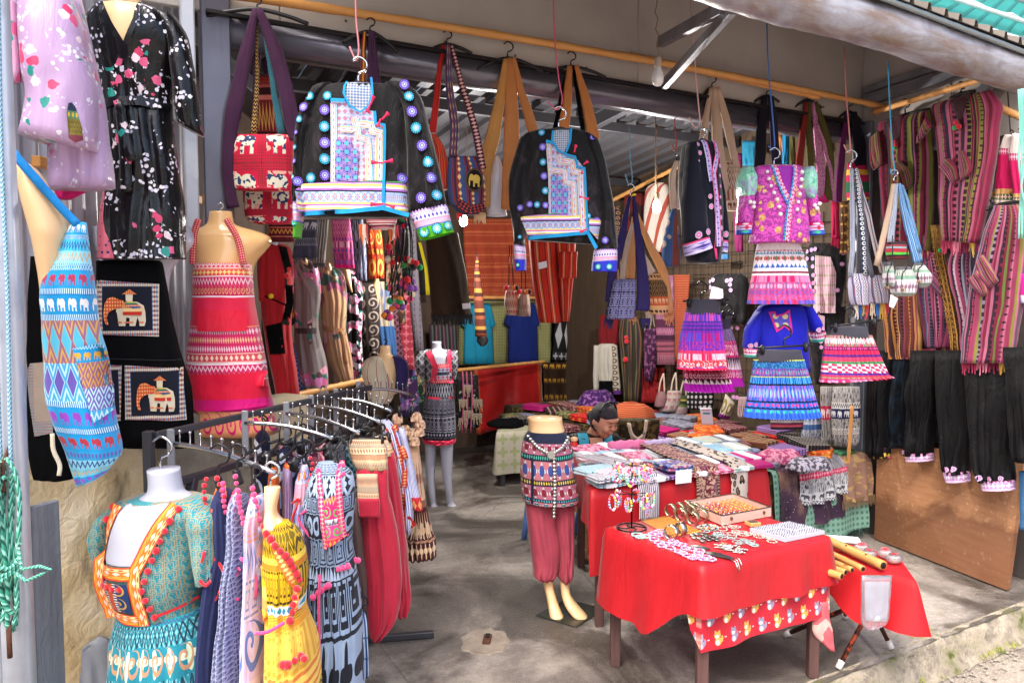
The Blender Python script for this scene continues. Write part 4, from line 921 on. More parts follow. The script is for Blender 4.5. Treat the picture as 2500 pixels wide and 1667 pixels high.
# bags on the long pole
def dpole(c,x):
 q=S[c];r=(q[0]+x/q[2]-CX)/F;a=(1.11+3.42*r)/(.866-.5*r);return 3.42+.5*a-.06
GB='shoulder bags hung along the shop front'
def bag(label,crop,x,y,d,straps,body,bmat,depth=.05,hw=None,yaw=12,hh=60,fr=None,name='shoulder_bag',cat='bag',hmat=BLACKPL,drop=40,group=GB,by=0,hk=True,tilt=0):
 t=T(name,label,cat,Pl(crop,x,y,d,yaw),group)
 if hk:
  if hw:hanger(t,x,y,hw,drop,hh,hmat,tilt=tilt)
  else:hook(t,x,y,hh,hmat)
 for i,s in enumerate(straps):strap(t,'strap',s[0],s[1],s[2],y=s[3]if len(s)>3 else-.012-.006*i,depth=.012,fold=(.004,2,.3),nf=8)
 o=tube(t,'body',body,bmat,[.02]+[depth]*(len(body)-1),y=by,fold=(.004,2,1))if body else None
 for f in fr or[]:fringe(t,'fringe',*f[:4],f[4],n=f[5]if len(f)>5 else 12,y=by-.01,r=.004)
 return t,o
PUR=fab('plum_cotton','3d1f3c',.85);RED2=fab('red_elephant_weave',lambda m:(lambda c:m.mix(((m.s-.5).ab()<.07)|((m.t-.45).ab()<.09),c,m.mix((((m.s-.5).ab()*40).fr()<.4)&(((m.t-.45).ab()*34).fr()<.6),h('c81a40'),h('2c3424'))))(m.mix(k_ele(m,m.s*2+.03,((m.t-.45)*1.85).fr()),m.mix(k_flw(m,m.s*4+.4,(m.t*4+.3).fr())&(m.noise(None,9,0)>.55),h('c81a40'),h('e8b0a0')),m.mix(m.noise(None,45,1)>.55,h('e0dcc8'),h('33406a')))),.85)
RSTR=fab('dark_red_stripe',lambda m:bands(m,[(2,'6a1a20','x','c84a3a',6),(.6,'c05a50'),(1,'3a1418'),(.5,'d87a6a'),(3,'7a1c26','zig','c89a50',5),(.6,'2c1016'),(.5,'c87064'),(2,'581820')]),.85)
t,o=bag('plum strapped bag with red elephant weave hanging far left','A4',335,60,dpole('A4',330),[([(325,70),(270,330),(190,700),(150,1000),(165,1230),(185,1330)],[40,80,95,80,70,75],PUR),([(350,70),(430,280),(500,500),(560,800),(575,900)],[40,80,95,90,60],PUR)],[(862,195,545),(930,170,565),(1080,160,572),(1190,172,575),(1215,215,560)],RED2,.05,hw=325,drop=70,hh=80,tilt=25)
strap(t,'strap_lining',[(330,130),(325,500),(310,860)],[14,26,40],fab('gold_zigzag',lambda m:m.mix(k_zig(m,m.s*2,(m.t*30).fr()),h('3a2028'),h('d0a850')),.85),y=.02);strap(t,'strap_lining',[(365,160),(430,520),(490,860)],[12,34,50],fab('teal_diamond',lambda m:m.mix(k_dio(m,m.s,(m.t*14).fr()),h('2a1c30'),h('2f8a9a')),.85),y=.02)
bag('red elephant bag hanging lower behind the plum strapped bag','A4',345,60,dpole('A4',330)+.12,[([(345,70),(330,500),(300,1100)],40,PUR)],[(1180,240,575),(1330,248,575),(1400,270,565),(1428,330,530)],RED2,.05,hk=False)
bag('maroon striped woven bag seen between the plum straps','A4',400,120,dpole('A4',330)+.22,[([(370,130),(400,480)],40,PUR)],[(490,335,440),(600,330,460),(840,322,480),(880,340,470)],RSTR,.03,hk=False)
bag('maroon striped bag under the red elephant bag','A4',480,1000,dpole('A4',430)+.2,[([(440,1000),(440,1400)],40,PUR)],[(1395,410,575),(1470,405,580),(1540,420,580)],RSTR,.04,hk=False,fr=[(400,440,1500,60,POMR,6)])
t,o=bag('plum strapped bag with pink striped body half hidden by the velvet jacket','A4',1055,205,dpole('A4',1050),[([(1020,215),(1010,400),(1010,560)],[24,34,36],fab('red_gold_strap',lambda m:stripes(m,m.s,[(1,'7a1c20'),(1,'c88a30'),(1,'7a1c20')]),.85)),([(1065,210),(1070,380),(1075,600)],[40,62,80],PUR),([(1070,215),(1090,400),(1110,600)],[20,30,40],PUR)],[(1000,1030,1180),(1250,1020,1220),(1400,1030,1225),(1465,1060,1200)],fab('pink_stripe_weave',lambda m:bands(m,[(1,'a84a5a'),(.6,'e0c8c0'),(1,'7a3040'),(.5,'301820'),(1,'c87080'),(.5,'e8d8d0')]*4),.85),.05,hw=175,drop=100,hh=90,tilt=30,fr=[(985,1050,1440,110,fab('orange_tassel',lambda m:m.ramp(m.s,[(0,h('e07040')),(.3,h('e8d8c8')),(.6,h('c84a50')),(.8,h('402030'))]),.9),16),(1170,1250,1450,110,fab('orange_tassel','e07040',.9),14)])
t,o=bag('bright red striped woven bag beside the navy striped bag','A4',1545,285,dpole('A4',1540)+.05,[([(1520,300),(1490,500),(1450,850)],[30,34,46],fab('red_strap','b02420',.85))],[(860,1440,1480),(950,1465,1530),(1080,1470,1560),(1210,1490,1545)],fab('red_weave',lambda m:stripes(m,m.s*3,[(2,'c03428'),(1,'7a2018'),(1,'d06030'),(.5,'2a1814')]),.85),.05,hw=160,drop=60,hh=90)
NVS=fab('navy_maroon_stripe',lambda m:m.mix(k_dia(m,m.s*9,(m.t*11).fr())&((m.s*3).fr()>.66),stripes(m,m.s*3,[(2,'3a4a78'),(1,'7a2c30'),(1,'2a2a44'),(1.6,'8a3434'),(1,'3c5080')]),h('d8b878')),.85)
t,o=bag('navy and maroon striped bag with round elephant flap','A4',1560,285,dpole('A4',1560),[([(1550,290),(1560,560),(1590,800),(1580,1000)],[28,46,56,60],NVS),([(1570,300),(1640,560),(1715,820),(1770,1080)],[26,40,50,46],fab('plum_diamond_strap',lambda m:m.mix(k_dia(m,m.s,(m.t*34).fr()),h('4a1c30'),h('d8a8a0')),.85))],[(1000,1560,1750),(1100,1550,1782),(1240,1552,1792),(1320,1580,1785),(1370,1650,1750)],NVS,.055,hk=False,fr=[(1605,1645,1370,40,POMR,8),(1718,1790,1372,50,fab('cream_tassel','d8b48c',.9),14)])
disc(t,'flap',1708,1160,62,fab('flap_border','5a4038',.85),o,76,.008);disc(t,'flap_picture',1708,1160,50,fab('elephant_flap',lambda m:m.mix(k_ele(m,m.s*.96,m.t),h('121014'),h('c8a850')),.85),o,63,.011)
ribbon(t,'base_band',[(1590,1290),(1680,1350),(1780,1325)],50,fab('red_diamond_band',lambda m:m.mix(k_dia(m,m.s*2,(m.t*3).fr()),h('22202c'),h('b83a34')),.85),o)
TAN=fab('tan_cotton','c07c48',.85);TANL=fab('gold_tan_cotton','c08a4c',.85);WBG=fab('white_plastic_wrap',lambda m:m.mix(m.noise(None,5,2),h('b8b8c4'),h('d8d8e0')),.35,.1,.4,ws=8)
bag('tan cotton bag with pale wrapped body','B1',365,372,dpole('B1',365),[([(350,385),(320,600),(265,880),(215,1080),(215,1320)],[36,60,90,90,70],TANL),([(378,380),(385,700),(385,1000),(355,1340)],[50,90,110,80],TAN),([(395,380),(440,560),(500,780),(525,860)],[30,46,64,66],TAN)],[(990,285,320),(1100,262,345),(1300,235,362),(1375,240,372)],WBG,.04,hw=225,drop=90,hh=105,by=.03,fr=[(150,222,1360,55,fab('cream_tassel','d8b48c',.9),14)])
bag('tan and black strapped bag behind the second velvet jacket','B1',768,425,dpole('B1',765),[([(752,430),(700,640),(660,840)],[16,26,32],BLK),([(755,430),(738,640),(712,840)],[36,60,76],TAN),([(778,430),(800,600),(840,870)],[18,26,30],BLK),([(790,430),(850,650),(905,900)],[34,66,90],TAN)],[(900,640,900),(1050,640,920),(1200,660,900)],TAN,.04,hw=220,drop=70,hh=95,by=.04)
BEIC=fab('beige_cotton','bfa791',.85);BEE=fab('beige_elephant_weave',lambda m:bands(m,[(2,'c8b49c','ele','8a5c40',3),(4,'8f7058','dio','d8c8b0',3),(2,'cbb8a0','blk','9a6c50',8),(2,'d0bca4','ele','6a4430',4)]),.85)
bag('beige elephant weave bag hanging beside the black beaded jacket','B1',1668,562,dpole('B1',1668),[([(1655,570),(1625,760),(1600,930)],[24,44,56],BEIC),([(1672,562),(1685,800),(1710,1050),(1760,1270)],[40,70,84,50],BEIC),([(1690,565),(1755,800),(1815,1080)],[36,56,50],BEIC)],[(1030,1750,1812),(1100,1752,1850),(1240,1750,1862),(1345,1765,1860)],BEE,.05,hw=85,drop=110,hh=80)
bag('navy scarf folded over a hanger at the right end','B4',188,612,dpole('B4',190),[([(170,620),(150,800),(135,1080)],[40,66,80],fab('dark_navy','12121f',.85)),([(205,620),(222,800),(242,1080)],[36,60,80],fab('indigo_cotton','221d38',.85))],None,None,hw=80,drop=40,hh=68,name='scarf',cat='scarf')
OLV=fab('olive_cotton','4f4a22',.85);PKS=fab('dusty_pink',lambda m:m.mix(k_nz(m,m.s*4,m.t*20),h('a45a84'),h('c890b0')),.85)
bag('olive and pink strapped bag on the right of the pole','B4',448,640,dpole('B4',450),[([(432,655),(410,850),(385,1060)],[26,44,54],fab('rust_red','7a2420',.85)),([(452,655),(445,850),(460,1080)],[24,40,46],OLV),([(470,660),(500,900),(520,1100),(515,1270)],[26,46,60,56],PKS),([(480,660),(540,850),(575,1050),(560,1280)],[26,50,62,60],OLV),([(490,800),(560,1030),(598,1290)],[16,26,22],PKS)],[(1180,480,600),(1290,490,580)],fab('magenta_cloth','c8146c',.6),.04,hw=90,drop=50,hh=68)
bag('purple and black strapped bag with gold striped body','B4',710,712,dpole('B4',710),[([(695,720),(670,900),(645,1120),(640,1290)],[30,46,54,46],fab('purple_cotton','5a1c50',.85)),([(730,720),(760,880),(775,1060)],[40,90,90],fab('dark_navy','12121f',.85))],[(1040,700,820),(1120,695,835),(1260,700,838),(1290,710,820)],fab('red_gold_stripe',lambda m:bands(m,[(2,'b01a50'),(1.2,'c89a30','nz','e8c050',20),(1,'b01a50'),(1.4,'1f5a3a'),(1,'b01a50'),(1,'c89a30','nz','e8c050',20),(2,'2a1830')]),.85),.05,hw=80,drop=60,hh=85)
NVC=fab('navy_violet_cotton','2c2458',.85);TANO=fab('apricot_cotton','d09a64',.85);CRM=fab('cream_cotton','c8b8a4',.85)
NVP=fab('navy_block_print',lambda m:m.mix(((m.s*3.2).fr()<.06)|((m.t*5).fr()<.05),m.mix(k_gk(m,m.s*6,(m.t*8).fr()),h('2e2a62'),h('a8a8cc')),h('1c1838')),.85)
EOR=fab('orange_elephant_weave',lambda m:bands(m,[(1.2,'d8a870','ele','3a2c24',4),(3.4,'8a6a44','dio','2a2018',3),(1.6,'c8582c','ele','e8c090',4),(.5,'e0b078'),(1.5,'d8ac78','ele','3a2c24',4),(.4,'e8c898'),(1.6,'d06030','zig','e8a060',6)]),.85)
t,o=bag('navy block printed bag hanging on a blue wire','C5',390,460,4.35,[([(375,475),(330,700),(270,980),(200,1260),(170,1480)],[30,60,90,80,50],NVC),([(392,475),(430,800),(470,1100),(490,1400),(480,1560)],[30,70,100,130,140],NVC,-.05)],None,None,hh=110,hmat=CHROME,yaw=8)
t2=t;t2.pl=Pl('B2',1250,400,4.35,8);t2.pl.o=Pl('C5',390,460,4.35,8).o
tube(t2,'body',[(475,1170,1305),(500,1150,1310),(600,1130,1305),(715,1112,1300),(728,1130,1290)],NVP,[.02,.05,.06,.06,.03],y=-.02)
fringe(t2,'fringe',1110,1162,725,60,NVC,9,-.02,.005);fringe(t2,'fringe',1330,1390,728,50,NVC,9,-.04,.005)
bag('apricot bag with orange elephant weave behind the navy bag','B2',1300,60,4.5,[([(1295,80),(1280,280),(1275,470)],[30,50,62],TANO),([(1310,60),(1390,250),(1480,430),(1525,690)],[30,46,62,50],TANO),([(1300,60),(1330,300),(1400,440)],[24,50,66],CRM),([(1280,120),(1240,300),(1215,490)],[20,36,46],CRM)],[(440,1372,1468),(520,1380,1505),(600,1385,1512),(685,1390,1512),(697,1400,1500)],EOR,.05,hk=False,fr=[(1488,1550,695,65,TANO,12),(1258,1312,720,40,TANO,8),(1370,1420,690,100,CRM,7)])
BAT=fab('blue_brown_batik',lambda m:m.mix((m.s-.62).ab()<.2,flowers(m,'3a5f98',['c8b0a0','8a4a3a','b8b0b0'],14,.5,.45),h('7a4434')),.85)
bag('cream strapped bag with blue and brown batik body on a red wire','C5',830,130,4.75,[([(825,135),(785,300),(800,590)],[40,66,80],CRM),([(845,135),(850,380),(830,590)],[30,46,60],CRM)],[(585,785,828),(800,715,840),(1000,685,855),(1110,690,858),(1140,730,840)],BAT,.05,hh=60)
def wire_line(label,crop,pts,d,col,r=.0035,name='hanging_wire'):
 t=T(name,label,'wire',Pl(crop,pts[-1][0],pts[-1][1],d),'wires hanging from the eave',solo=True)
 wpx(t,name,pts,r,plain('wire_'+col,col,.5))
wire_line('pink wire holding the large velvet jacket','A4',[(960,-120),(965,120),(982,300),(970,390),(945,350),(925,300)],2.88,'d88a90')
wire_line('crimson and pink wire holding the second velvet jacket','B1',[(652,-120),(665,250),(690,500),(712,640),(680,700),(620,650)],3.68,'d05a7a')
wire_line('pale pink wire holding the black beaded jacket','B1',[(1530,-20),(1555,350),(1580,650),(1590,780),(1560,815),(1522,750)],4.05,'d0a0a0')
wire_line('red wire holding the cream strapped bag','B1',[(1385,430),(1410,600),(1440,900),(1430,960),(1412,925)],4.75,'a02c28')
wire_line('pale blue wire holding the navy bag','C5',[(378,-200),(385,60),(408,320),(370,345),(340,255)],4.35,'6a9ab8')
wire_line('dark blue wire holding the magenta sequin top','B4',[(188,150),(200,450),(238,900),(225,955),(197,930)],4.15,'3a6ab0')
wire_line('rose wire holding the patterned strap bags','B4',[(682,300),(695,600),(722,950),(700,960),(680,922)],4.45,'c07a74')
wire_line('light blue wire holding the blue strap bag','B4',[(962,390),(975,700),(992,980),(1005,1095),(985,1110),(978,1078)],4.5,'3a9ac8')
wire_line('dark cord hanging beside the striped ponchos','C6',[(1128,60),(1140,250),(1150,390)],4.6,'3a2a28')
tq=T('teal_cord','bunch of teal cord hanging at the right edge','cord',Pl('C6',1225,100,4.15),'wires hanging from the eave')
for k_ in range(4):wpx(tq,'strand',[(1212+5*k_,60),(1225+4*k_,350),(1215+12*k_,600),(1235-10*k_,800),(1222+8*k_,1000),(1215+14*k_,1200)],.005,plain('teal_cord','7cc4b8',.6),-.01*k_)
for crop,y0_,y1_,x,d,lb in(('B1',0,740,1308,5.6,'thin beige cord of the lit bulb'),):
 wire_line(lb,crop,[(x,y0_+735),(x,1280)],d,'8a7058',.004)
# embroidered velvet jackets
VELV=fab('black_velvet',lambda m:m.mix(m.lin01(m.noise(m.vec(m.x*2,m.y,m.z),9,3,.6,.8),.52,.78),h('09080b'),h('3a3038')),.7,.25,.8,.25,0,9)  # lighter blotches mixed into the colour stand in for highlights on the pile
LAV=[(1,'2fa0d0'),(.8,'e8e8f0'),(.5,'20202c'),(.8,'e8d860'),(.8,'d070b8'),(.6,'f0f0f4'),(2.6,'a8c4dc','dia','d0786a',1),(.6,'f0f0f4'),(.8,'b070c8'),(.8,'e8d860'),(.5,'20202c'),(.8,'e0e0ee')]
JTR=fab('jacket_embroidery',lambda m:bands(m,LAV),.8);JTR2=fab('jacket_embroidery_base',lambda m:bands(m,[(.6,'58c060','tri','181820',40),(.5,'c080d0'),(.7,'e8d868'),(.5,'f0f0f4'),(.6,'b070c8'),(.5,'2a2a3a'),(3,'b0c8dc','dia','c87a70',9,'x','8aa0d8',9),(.5,'e8d868'),(.6,'d070b8'),(.5,'e8e8f0'),(.5,'e0d860'),(.6,'b080c8')]),.8)
JSQ=fab('flower_squares',lambda m:m.mix(k_flw(m,m.s*3,(m.t*5).fr()),m.mix(k_chk(m,m.s*1.5,m.t*1.25),h('7a70c0'),h('a080b8')),m.mix(k_dot(m,m.s*3,(m.t*5).fr()),h('283058'),h('58b0c8'))),.8)
JPN=fab('embroidered_ground',lambda m:m.mix(k_dia(m,m.s*9,(m.t*12).fr()),m.mix((m.t*24).fr()<.4,h('9fb4d4'),h('c8b8dc')),h('b07890')),.8);CYAN=fab('cyan_piping','1f90c8',.8);GING=fab('blue_gingham',lambda m:m.mix(((m.s*9).fr()<.5)&((m.t*11).fr()<.5),m.mix(((m.s*9).fr()<.5)|((m.t*11).fr()<.5),h('c8c4bc'),h('8f9fb8')),h('4f6a98')),.85)
CUF=fab('lavender_cuff',lambda m:bands(m,[(.6,'111016','tri','c0a0e0',9),(1,'b8a0d8','zig','f0e8f4',9),(1.6,'d8d4ec','dia','6050a8',7),(.5,'e890b0'),(1.2,'c8c0e0','dio','c87a90',10),(.5,'6a6ac0')]),.8)
def tassels(t,on,pts):
 for(x,y,dx,dy)in pts:
  wpx(t,'tassel',[(x,y),(x+dx*.5,y+dy*.5),(x+dx,y+dy)],.004,fab('pink_tassel','d8305a',.85),-.17,n=6,taper=[.8,1,2.2])
def jacket(label,pl,body,slv,cuffs,cufb,dep,neck,neckpipe,panel,sq,stairs,hem,hempipe,rounds,tas,hk,cm,hx,hem2=None):
 t=T('velvet_jacket',label,'jacket',pl,'black velvet jackets')
 b=tube(t,'body',body,VELV,[x*.75 for x in dep],fold=(.014,4,.8),nf=28,nv=34,p=3.2)
 ss=[tube(t,'sleeve',r,VELV,[.05]+[.06]*(len(r)-1),y=-.02,fold=(.016,3,.6),nf=18)for r in slv]
 for r in cuffs:cu=tube(t,'cuff',r,CUF,.064,y=-.022,cap=(0,0),nf=14,wr=.001)
 for r in cufb:ss.append(tube(t,'cuff_edge',r,fab('cuff_'+cm,cm,.7),.067,y=-.022,cap=(0,0),nf=14,wr=.001))
 decal(t,'lining',neck,GING,b,.003);
 decal(t,'embroidered_panel',panel,JPN,b,.005)
 for i,st in enumerate(stairs):ribbon(t,'embroidered_band',st[0],st[1],JTR,b,.008+.0012*i)
 decal(t,'flower_panel',sq,JSQ,b,.0125)
 decal(t,'hem_band',hem,JTR2,b,.011)
 for hp in hempipe:ribbon(t,'cyan_edge',hp[0],hp[1],CYAN,b,.016)
 ribbon(t,'neck_piping',neckpipe,13,CYAN,b,.016)
 for(x,y,r,k)in rounds:disc(t,'medallion',x,y,r,[MEDT,MEDV,MEDG][k],[b]+ss,r*1.05,.009)
 if hem2:decal(t,'hem_band',hem2,JTR2,b,.011)
 tassels(t,b,tas)
 wpx(t,'hanger',hx,.012,BLACKPL,-.02);hook(t,*hk,CHROME,.0045,-.02)
 return t,b
pl=Pl('A4',980,560,2.9,4)
st1=[(862,700),(862,860),(1010,860),(1020,900),(1040,905),(1040,960),(1075,965),(1080,1340)]
jacket('large black velvet jacket with cyan edged stepped embroidery',pl,[(545,880,1110),(565,760,1250),(620,690,1290),(760,655,1300),(960,630,1302),(1180,604,1302),(1385,632,1308)],[[(690,580,830,545),(615,740,720,700),(582,950,660,950),(575,1200,645,1200),(578,1300,640,1300)],[(1150,545,1300,555),(1260,700,1385,640),(1285,900,1450,880),(1290,1150,1510,1130),(1300,1370,1545,1310)]],[[(1300,1365,1546,1308),(1350,1475,1575,1425)],[(577,1295,640,1295),(580,1430,628,1430)]],[[(1350,1473,1575,1423),(1375,1540,1590,1485)],[(580,1428,628,1428),(585,1525,615,1520)]],[.05,.09,.11,.12,.12,.12,.12],[(918,560),(1075,548),(1085,640),(1062,715),(1020,752),(950,715),(918,640)],[(920,545),(912,640),(945,715),(1015,758),(1065,715),(1088,640),(1078,535)],[(832,690),(920,690),(945,725),(1015,765),(1100,745),(1108,825),(1165,830),(1158,1190),(832,1190)],[(862,925),(960,925),(965,980),(1005,985),(990,1180),(858,1178)],[([(850,700),(850,1190)],40),([(985,790),(985,830),(1080,830),(1090,870),(1135,880),(1130,1330)],56),([(890,860),(1000,860),(1005,910),(1060,925),(1075,1300)],44)],[(604,1195),(1010,1180),(1160,1175),(1150,1345),(630,1365)],[([(635,1378),(900,1372),(1150,1345),(1310,1385)],26),([(832,682),(920,688)],22),([(1100,748),(1108,825),(1162,832),(1156,1340)],18)],[(692,646,30,0),(655,715,32,1),(630,793,24,0),(612,875,15,1),(600,965,17,0),(596,1050,17,1),(588,1150,16,0),(622,1178,32,1),(807,650,30,0),(792,740,34,1),(790,842,35,0),(793,942,36,1),(793,1043,35,0),(793,1143,34,1),(705,1157,33,0),(1283,577,34,1),(1312,652,33,0),(1330,748,36,1),(1355,848,36,0),(1392,957,36,1),(1430,1060,36,0),(1452,1158,34,1),(1385,1278,36,1),(1485,1262,35,0),(1268,1155,34,1),(1405,1490,34,2),(1485,1470,34,2),(1555,1450,28,2),(598,1430,22,2)],[(1090,740,20,-50),(1090,735,-20,50),(1158,830,40,-40),(1150,825,-15,45),(1165,1085,60,-10),(1165,1090,-70,-5),(1170,1335,-80,2),(1175,1335,60,20)],(985,540,165),'4aa81c',[(920,572),(985,548),(1075,568)],[(1172,1180),(1298,1178),(1306,1368),(1166,1345)])
pl=Pl('B1',710,850,3.7,-6)
jacket('second black velvet jacket with cyan edged stepped embroidery',pl,[(828,630,790),(845,520,860),(890,450,940),(1050,410,975),(1250,415,990),(1400,440,985),(492,1530,945,1560)],[[(440,900,540,850),(380,1120,480,1150),(375,1280,455,1300),(395,1430,475,1440),(405,1560,480,1575)],[(850,855,945,900),(920,1100,990,1040),(955,1350,1040,1300),(925,1570,1062,1545),(915,1600,1062,1590)]],[[(405,1560,482,1572),(412,1665,485,1665)],[(915,1595,1064,1590),(902,1680,1064,1668)]],[[(412,1662,486,1662),(415,1728,486,1726)],[(902,1676,1064,1666),(898,1730,1062,1735)]],[.05,.08,.1,.11,.12,.12,.1],[(660,850),(770,845),(765,910),(735,985),(720,1005),(680,970),(658,920)],[(662,825),(655,920),(690,985),(738,1008),(768,920),(772,838)],[(617,928),(660,940),(690,985),(735,1012),(795,1020),(810,1085),(855,1092),(872,1470),(660,1385)],[(650,1135),(710,1150),(712,1205),(755,1210),(750,1385),(645,1370)],[([(632,940),(648,1150),(650,1380)],32),([(700,1010),(705,1050),(780,1055),(790,1110),(835,1120),(850,1480)],46),([(655,1105),(735,1115),(745,1180),(790,1190),(800,1470)],38)],[(450,1395),(660,1375),(872,1395),(875,1500),(500,1510)],[([(492,1528),(700,1510),(878,1495),(930,1590)],22),([(617,925),(662,938)],18),([(738,1012),(798,1022),(812,1085),(856,1092),(876,1490)],14)],[(588,866,24,0),(596,960,25,1),(598,1055,24,0),(605,1143,25,1),(613,1235,24,0),(455,1338,22,1),(515,1318,22,1),(562,1322,22,0),(615,1325,22,1),(905,898,18,1),(933,1418,24,1),(880,1390,18,0),(984,1540,24,1),(452,1520,14,0),(940,1705,20,2),(1010,1705,20,2),(440,1695,14,2)],[(795,1015,10,-45),(850,1088,28,-20),(842,1125,0,20),(850,1288,32,12),(848,1288,-24,-5),(870,1480,-40,20)],(692,828,140),'2c34c0',[(665,845),(695,830),(765,850)],[(885,1400),(975,1415),(950,1545),(885,1480)])
pl=Pl('C5',1050,0,4.1,10);t=T('velvet_jacket','navy black jacket with lavender braid and pink medallions','jacket',pl,'black velvet jackets')
NBK=fab('navy_black_wool','0f1322',.85,.3,.25)
b=tube(t,'body',[(-50,960,1130),(-20,890,1190),(150,865,1215),(400,860,1240),(700,880,1250),(950,900,1245),(1080,930,1220),(1108,960,1208)],NBK,[.04,.1,.12,.12,.12,.12,.12,.11],fold=(.01,3,1),nf=24)
LBR=fab('lavender_braid',lambda m:bands(m,[(1,'e04a80'),(1,'c0b0e0'),(1,'6a58b0','tri','d8d0f0',2),(2.4,'b8a8e0','dia','4a3a90',1),(1,'7868b8','tri','d8d0f0',2),(1,'d0c8ec')]),.8)
s1=tube(t,'sleeve',[(880,0,960,-40),(850,250,1010,250),(835,550,1060,550),(830,760,1070,740),(842,935,1085,855)],NBK,[.05,.07,.08,.08,.08],y=-.06,nf=14);tube(t,'cuff',[(840,935,1086,853),(865,1050,1116,962)],LBR,.085,y=-.06,cap=(0,0))
s2=tube(t,'sleeve',[(1190,60,1235,120),(1220,400,1290,500),(1225,750,1325,800),(1218,890,1318,900)],NBK,[.04,.06,.06,.06],y=.02,nf=12);tube(t,'cuff',[(1216,885,1318,900),(1215,1000,1300,1010)],LBR,.065,y=.02,cap=(0,0))
ribbon(t,'lavender_braid',[(1010,-40),(1035,150),(1060,360)],46,LBR,b,.01);ribbon(t,'lavender_braid',[(1120,-40),(1130,120),(1085,280),(1105,450),(1130,700),(1140,960)],50,LBR,b,.012);ribbon(t,'pink_edge',[(1100,-20),(1105,90),(1062,260),(1078,400),(1105,600),(1100,800),(1095,980)],9,fab('pink_edge','e03a78',.8),b,.016)
for(x,y,r)in((960,92,22),(950,10,20),(945,170,10),(1045,500,22),(1058,592,26),(1022,828,30),(930,858,33),(1175,80,14),(1163,112,20),(1166,205,20),(1163,300,18),(1160,400,16),(1156,500,16),(1152,600,16),(1165,690,22),(1168,788,22),(1175,890,20)):disc(t,'medallion',x,y,r,MEDP,[b,s1],r*1.2,.012)
disc(t,'medallion',1262,838,26,MEDP,[s2,b],34,.01)
wpx(t,'hanger',[(1040,-45),(1080,-70),(1150,-25)],.01,BLACKPL);hook(t,1085,-70,110,CHROME,.004);wpx(t,'pink_tie',[(1100,980),(1112,1080)],.006,fab('pink_edge','e03a78',.8),-.13)
# girls' tops and pleated skirts
GS='pleated skirts hanging at the shop front'
SEQ=fab('magenta_sequin',lambda m:m.mix(m.vor(None,16)[0]<.3,m.mix(m.vor(None,110)[1]>.5,h('a01a90'),h('d848b8')),m.mix(m.vor(None,120)[1]>.5,h('e0c070'),h('c8885a'))),.3,.1,.6,.6,.1,90)
MBR=fab('multicolour_braid',lambda m:bands(m,[(1,'d81e6a','dot','f0d0e0',1.5),(1.6,'c8b8e0','flw','b0304a',1.2),(1.4,'3a50c0','dia','38b080',1.5)]),.8)
IRI=fab('iridescent_organza',lambda m:m.ramp(m.noise(None,14,2,.5,1.5),[(.3,h('58a894')),(.5,h('8fd8b8')),(.65,h('9a90c8')),(.8,h('b8e8d8'))],False),.18,0,.6,.8,.05,14)
t=T('girls_top','magenta sequin top with iridescent green puff sleeves','top',Pl('B4',255,1080,4.15,8))
b=tube(t,'body',[(1060,130,395),(1085,100,410),(1200,92,420),(1350,90,435),(1500,78,450),(1552,72,456)],SEQ,[.05,.08,.09,.1,.1,.1],fold=(.01,4,1),nf=22)
for x0,x1,l in((15,100,1),(405,480,0)):
 tube(t,'puff_sleeve',[(1070,x0+15,x1-5),(1130,x0-8,x1+4),(1210,x0-10,x1+4),(1275,x0+(0 if l else 20),x1-(10 if l else-5))],IRI,[.05,.08,.08,.06],fold=(.008,4,.3))
sl1=tube(t,'sleeve',[(1255,10,95),(1350,0,88),(1430,-5,80)],SEQ,.06,y=-.01);sl2=tube(t,'sleeve',[(1255,428,488),(1350,430,505),(1430,436,520)],SEQ,.06,y=-.01)
tube(t,'cuff',[(1425,-6,82),(1495,-8,74)],MBR,.063,y=-.01,cap=(0,0));tube(t,'cuff',[(1425,434,522),(1500,440,532)],MBR,.063,y=-.01,cap=(0,0))
decal(t,'lining',[(205,1075),(305,1075),(292,1180),(266,1265),(225,1170)],fab('violet_satin','8a1c98',.5),b)
ribbon(t,'neck_braid',[(185,1065),(215,1180),(268,1320)],36,MBR,b,.01);ribbon(t,'neck_braid',[(322,1065),(305,1180),(268,1320)],36,MBR,b,.011);ribbon(t,'front_braid',[(268,1300),(248,1545)],34,MBR,b,.012)
WB=plain('pearl_white','e0dce0',.25)
bpx(t,'bead',along([(150,1110),(165,1190),(190,1270),(215,1380)],7)+along([(375,1110),(360,1190),(340,1270),(325,1350)],6)+[(40,1300),(65,1330),(65,1305),(450,1320),(480,1310),(462,1340)],.011,[WB],[b,sl1,sl2])
wpx(t,'hanger',[(215,1070),(250,1055),(300,1070)],.009,BLACKPL,-.02);hook(t,235,1058,115,CHROME,.004)
def skirt(label,d,body,mat,waist,wmat,crop='B5',pleats=16,yaw=6,cl=None,dep=.09,y=0,amp=.019):
 t=T('pleated_skirt',label,'skirt',Pl(crop,(body[0][1]+body[0][2])/2,body[0][0],d,yaw),GS)
 n=len(body)
 tube(t,'pleats',body,mat,[dep*(.5+.5*i/(n-1))for i in range(n)],fold=(amp,pleats*.75,.4),y=y,cap=(0,0),wr=.002)
 if waist:tube(t,'waistband',waist,wmat,dep*.52,y=y,wr=.002)
 if cl:clip_hanger(t,*cl,yy=y-dep*.3)
 return t
GRB=fab('grey_elastic','3c3c46',.85,.1,.2)
def hm(L):return lambda m:bands(m,L)
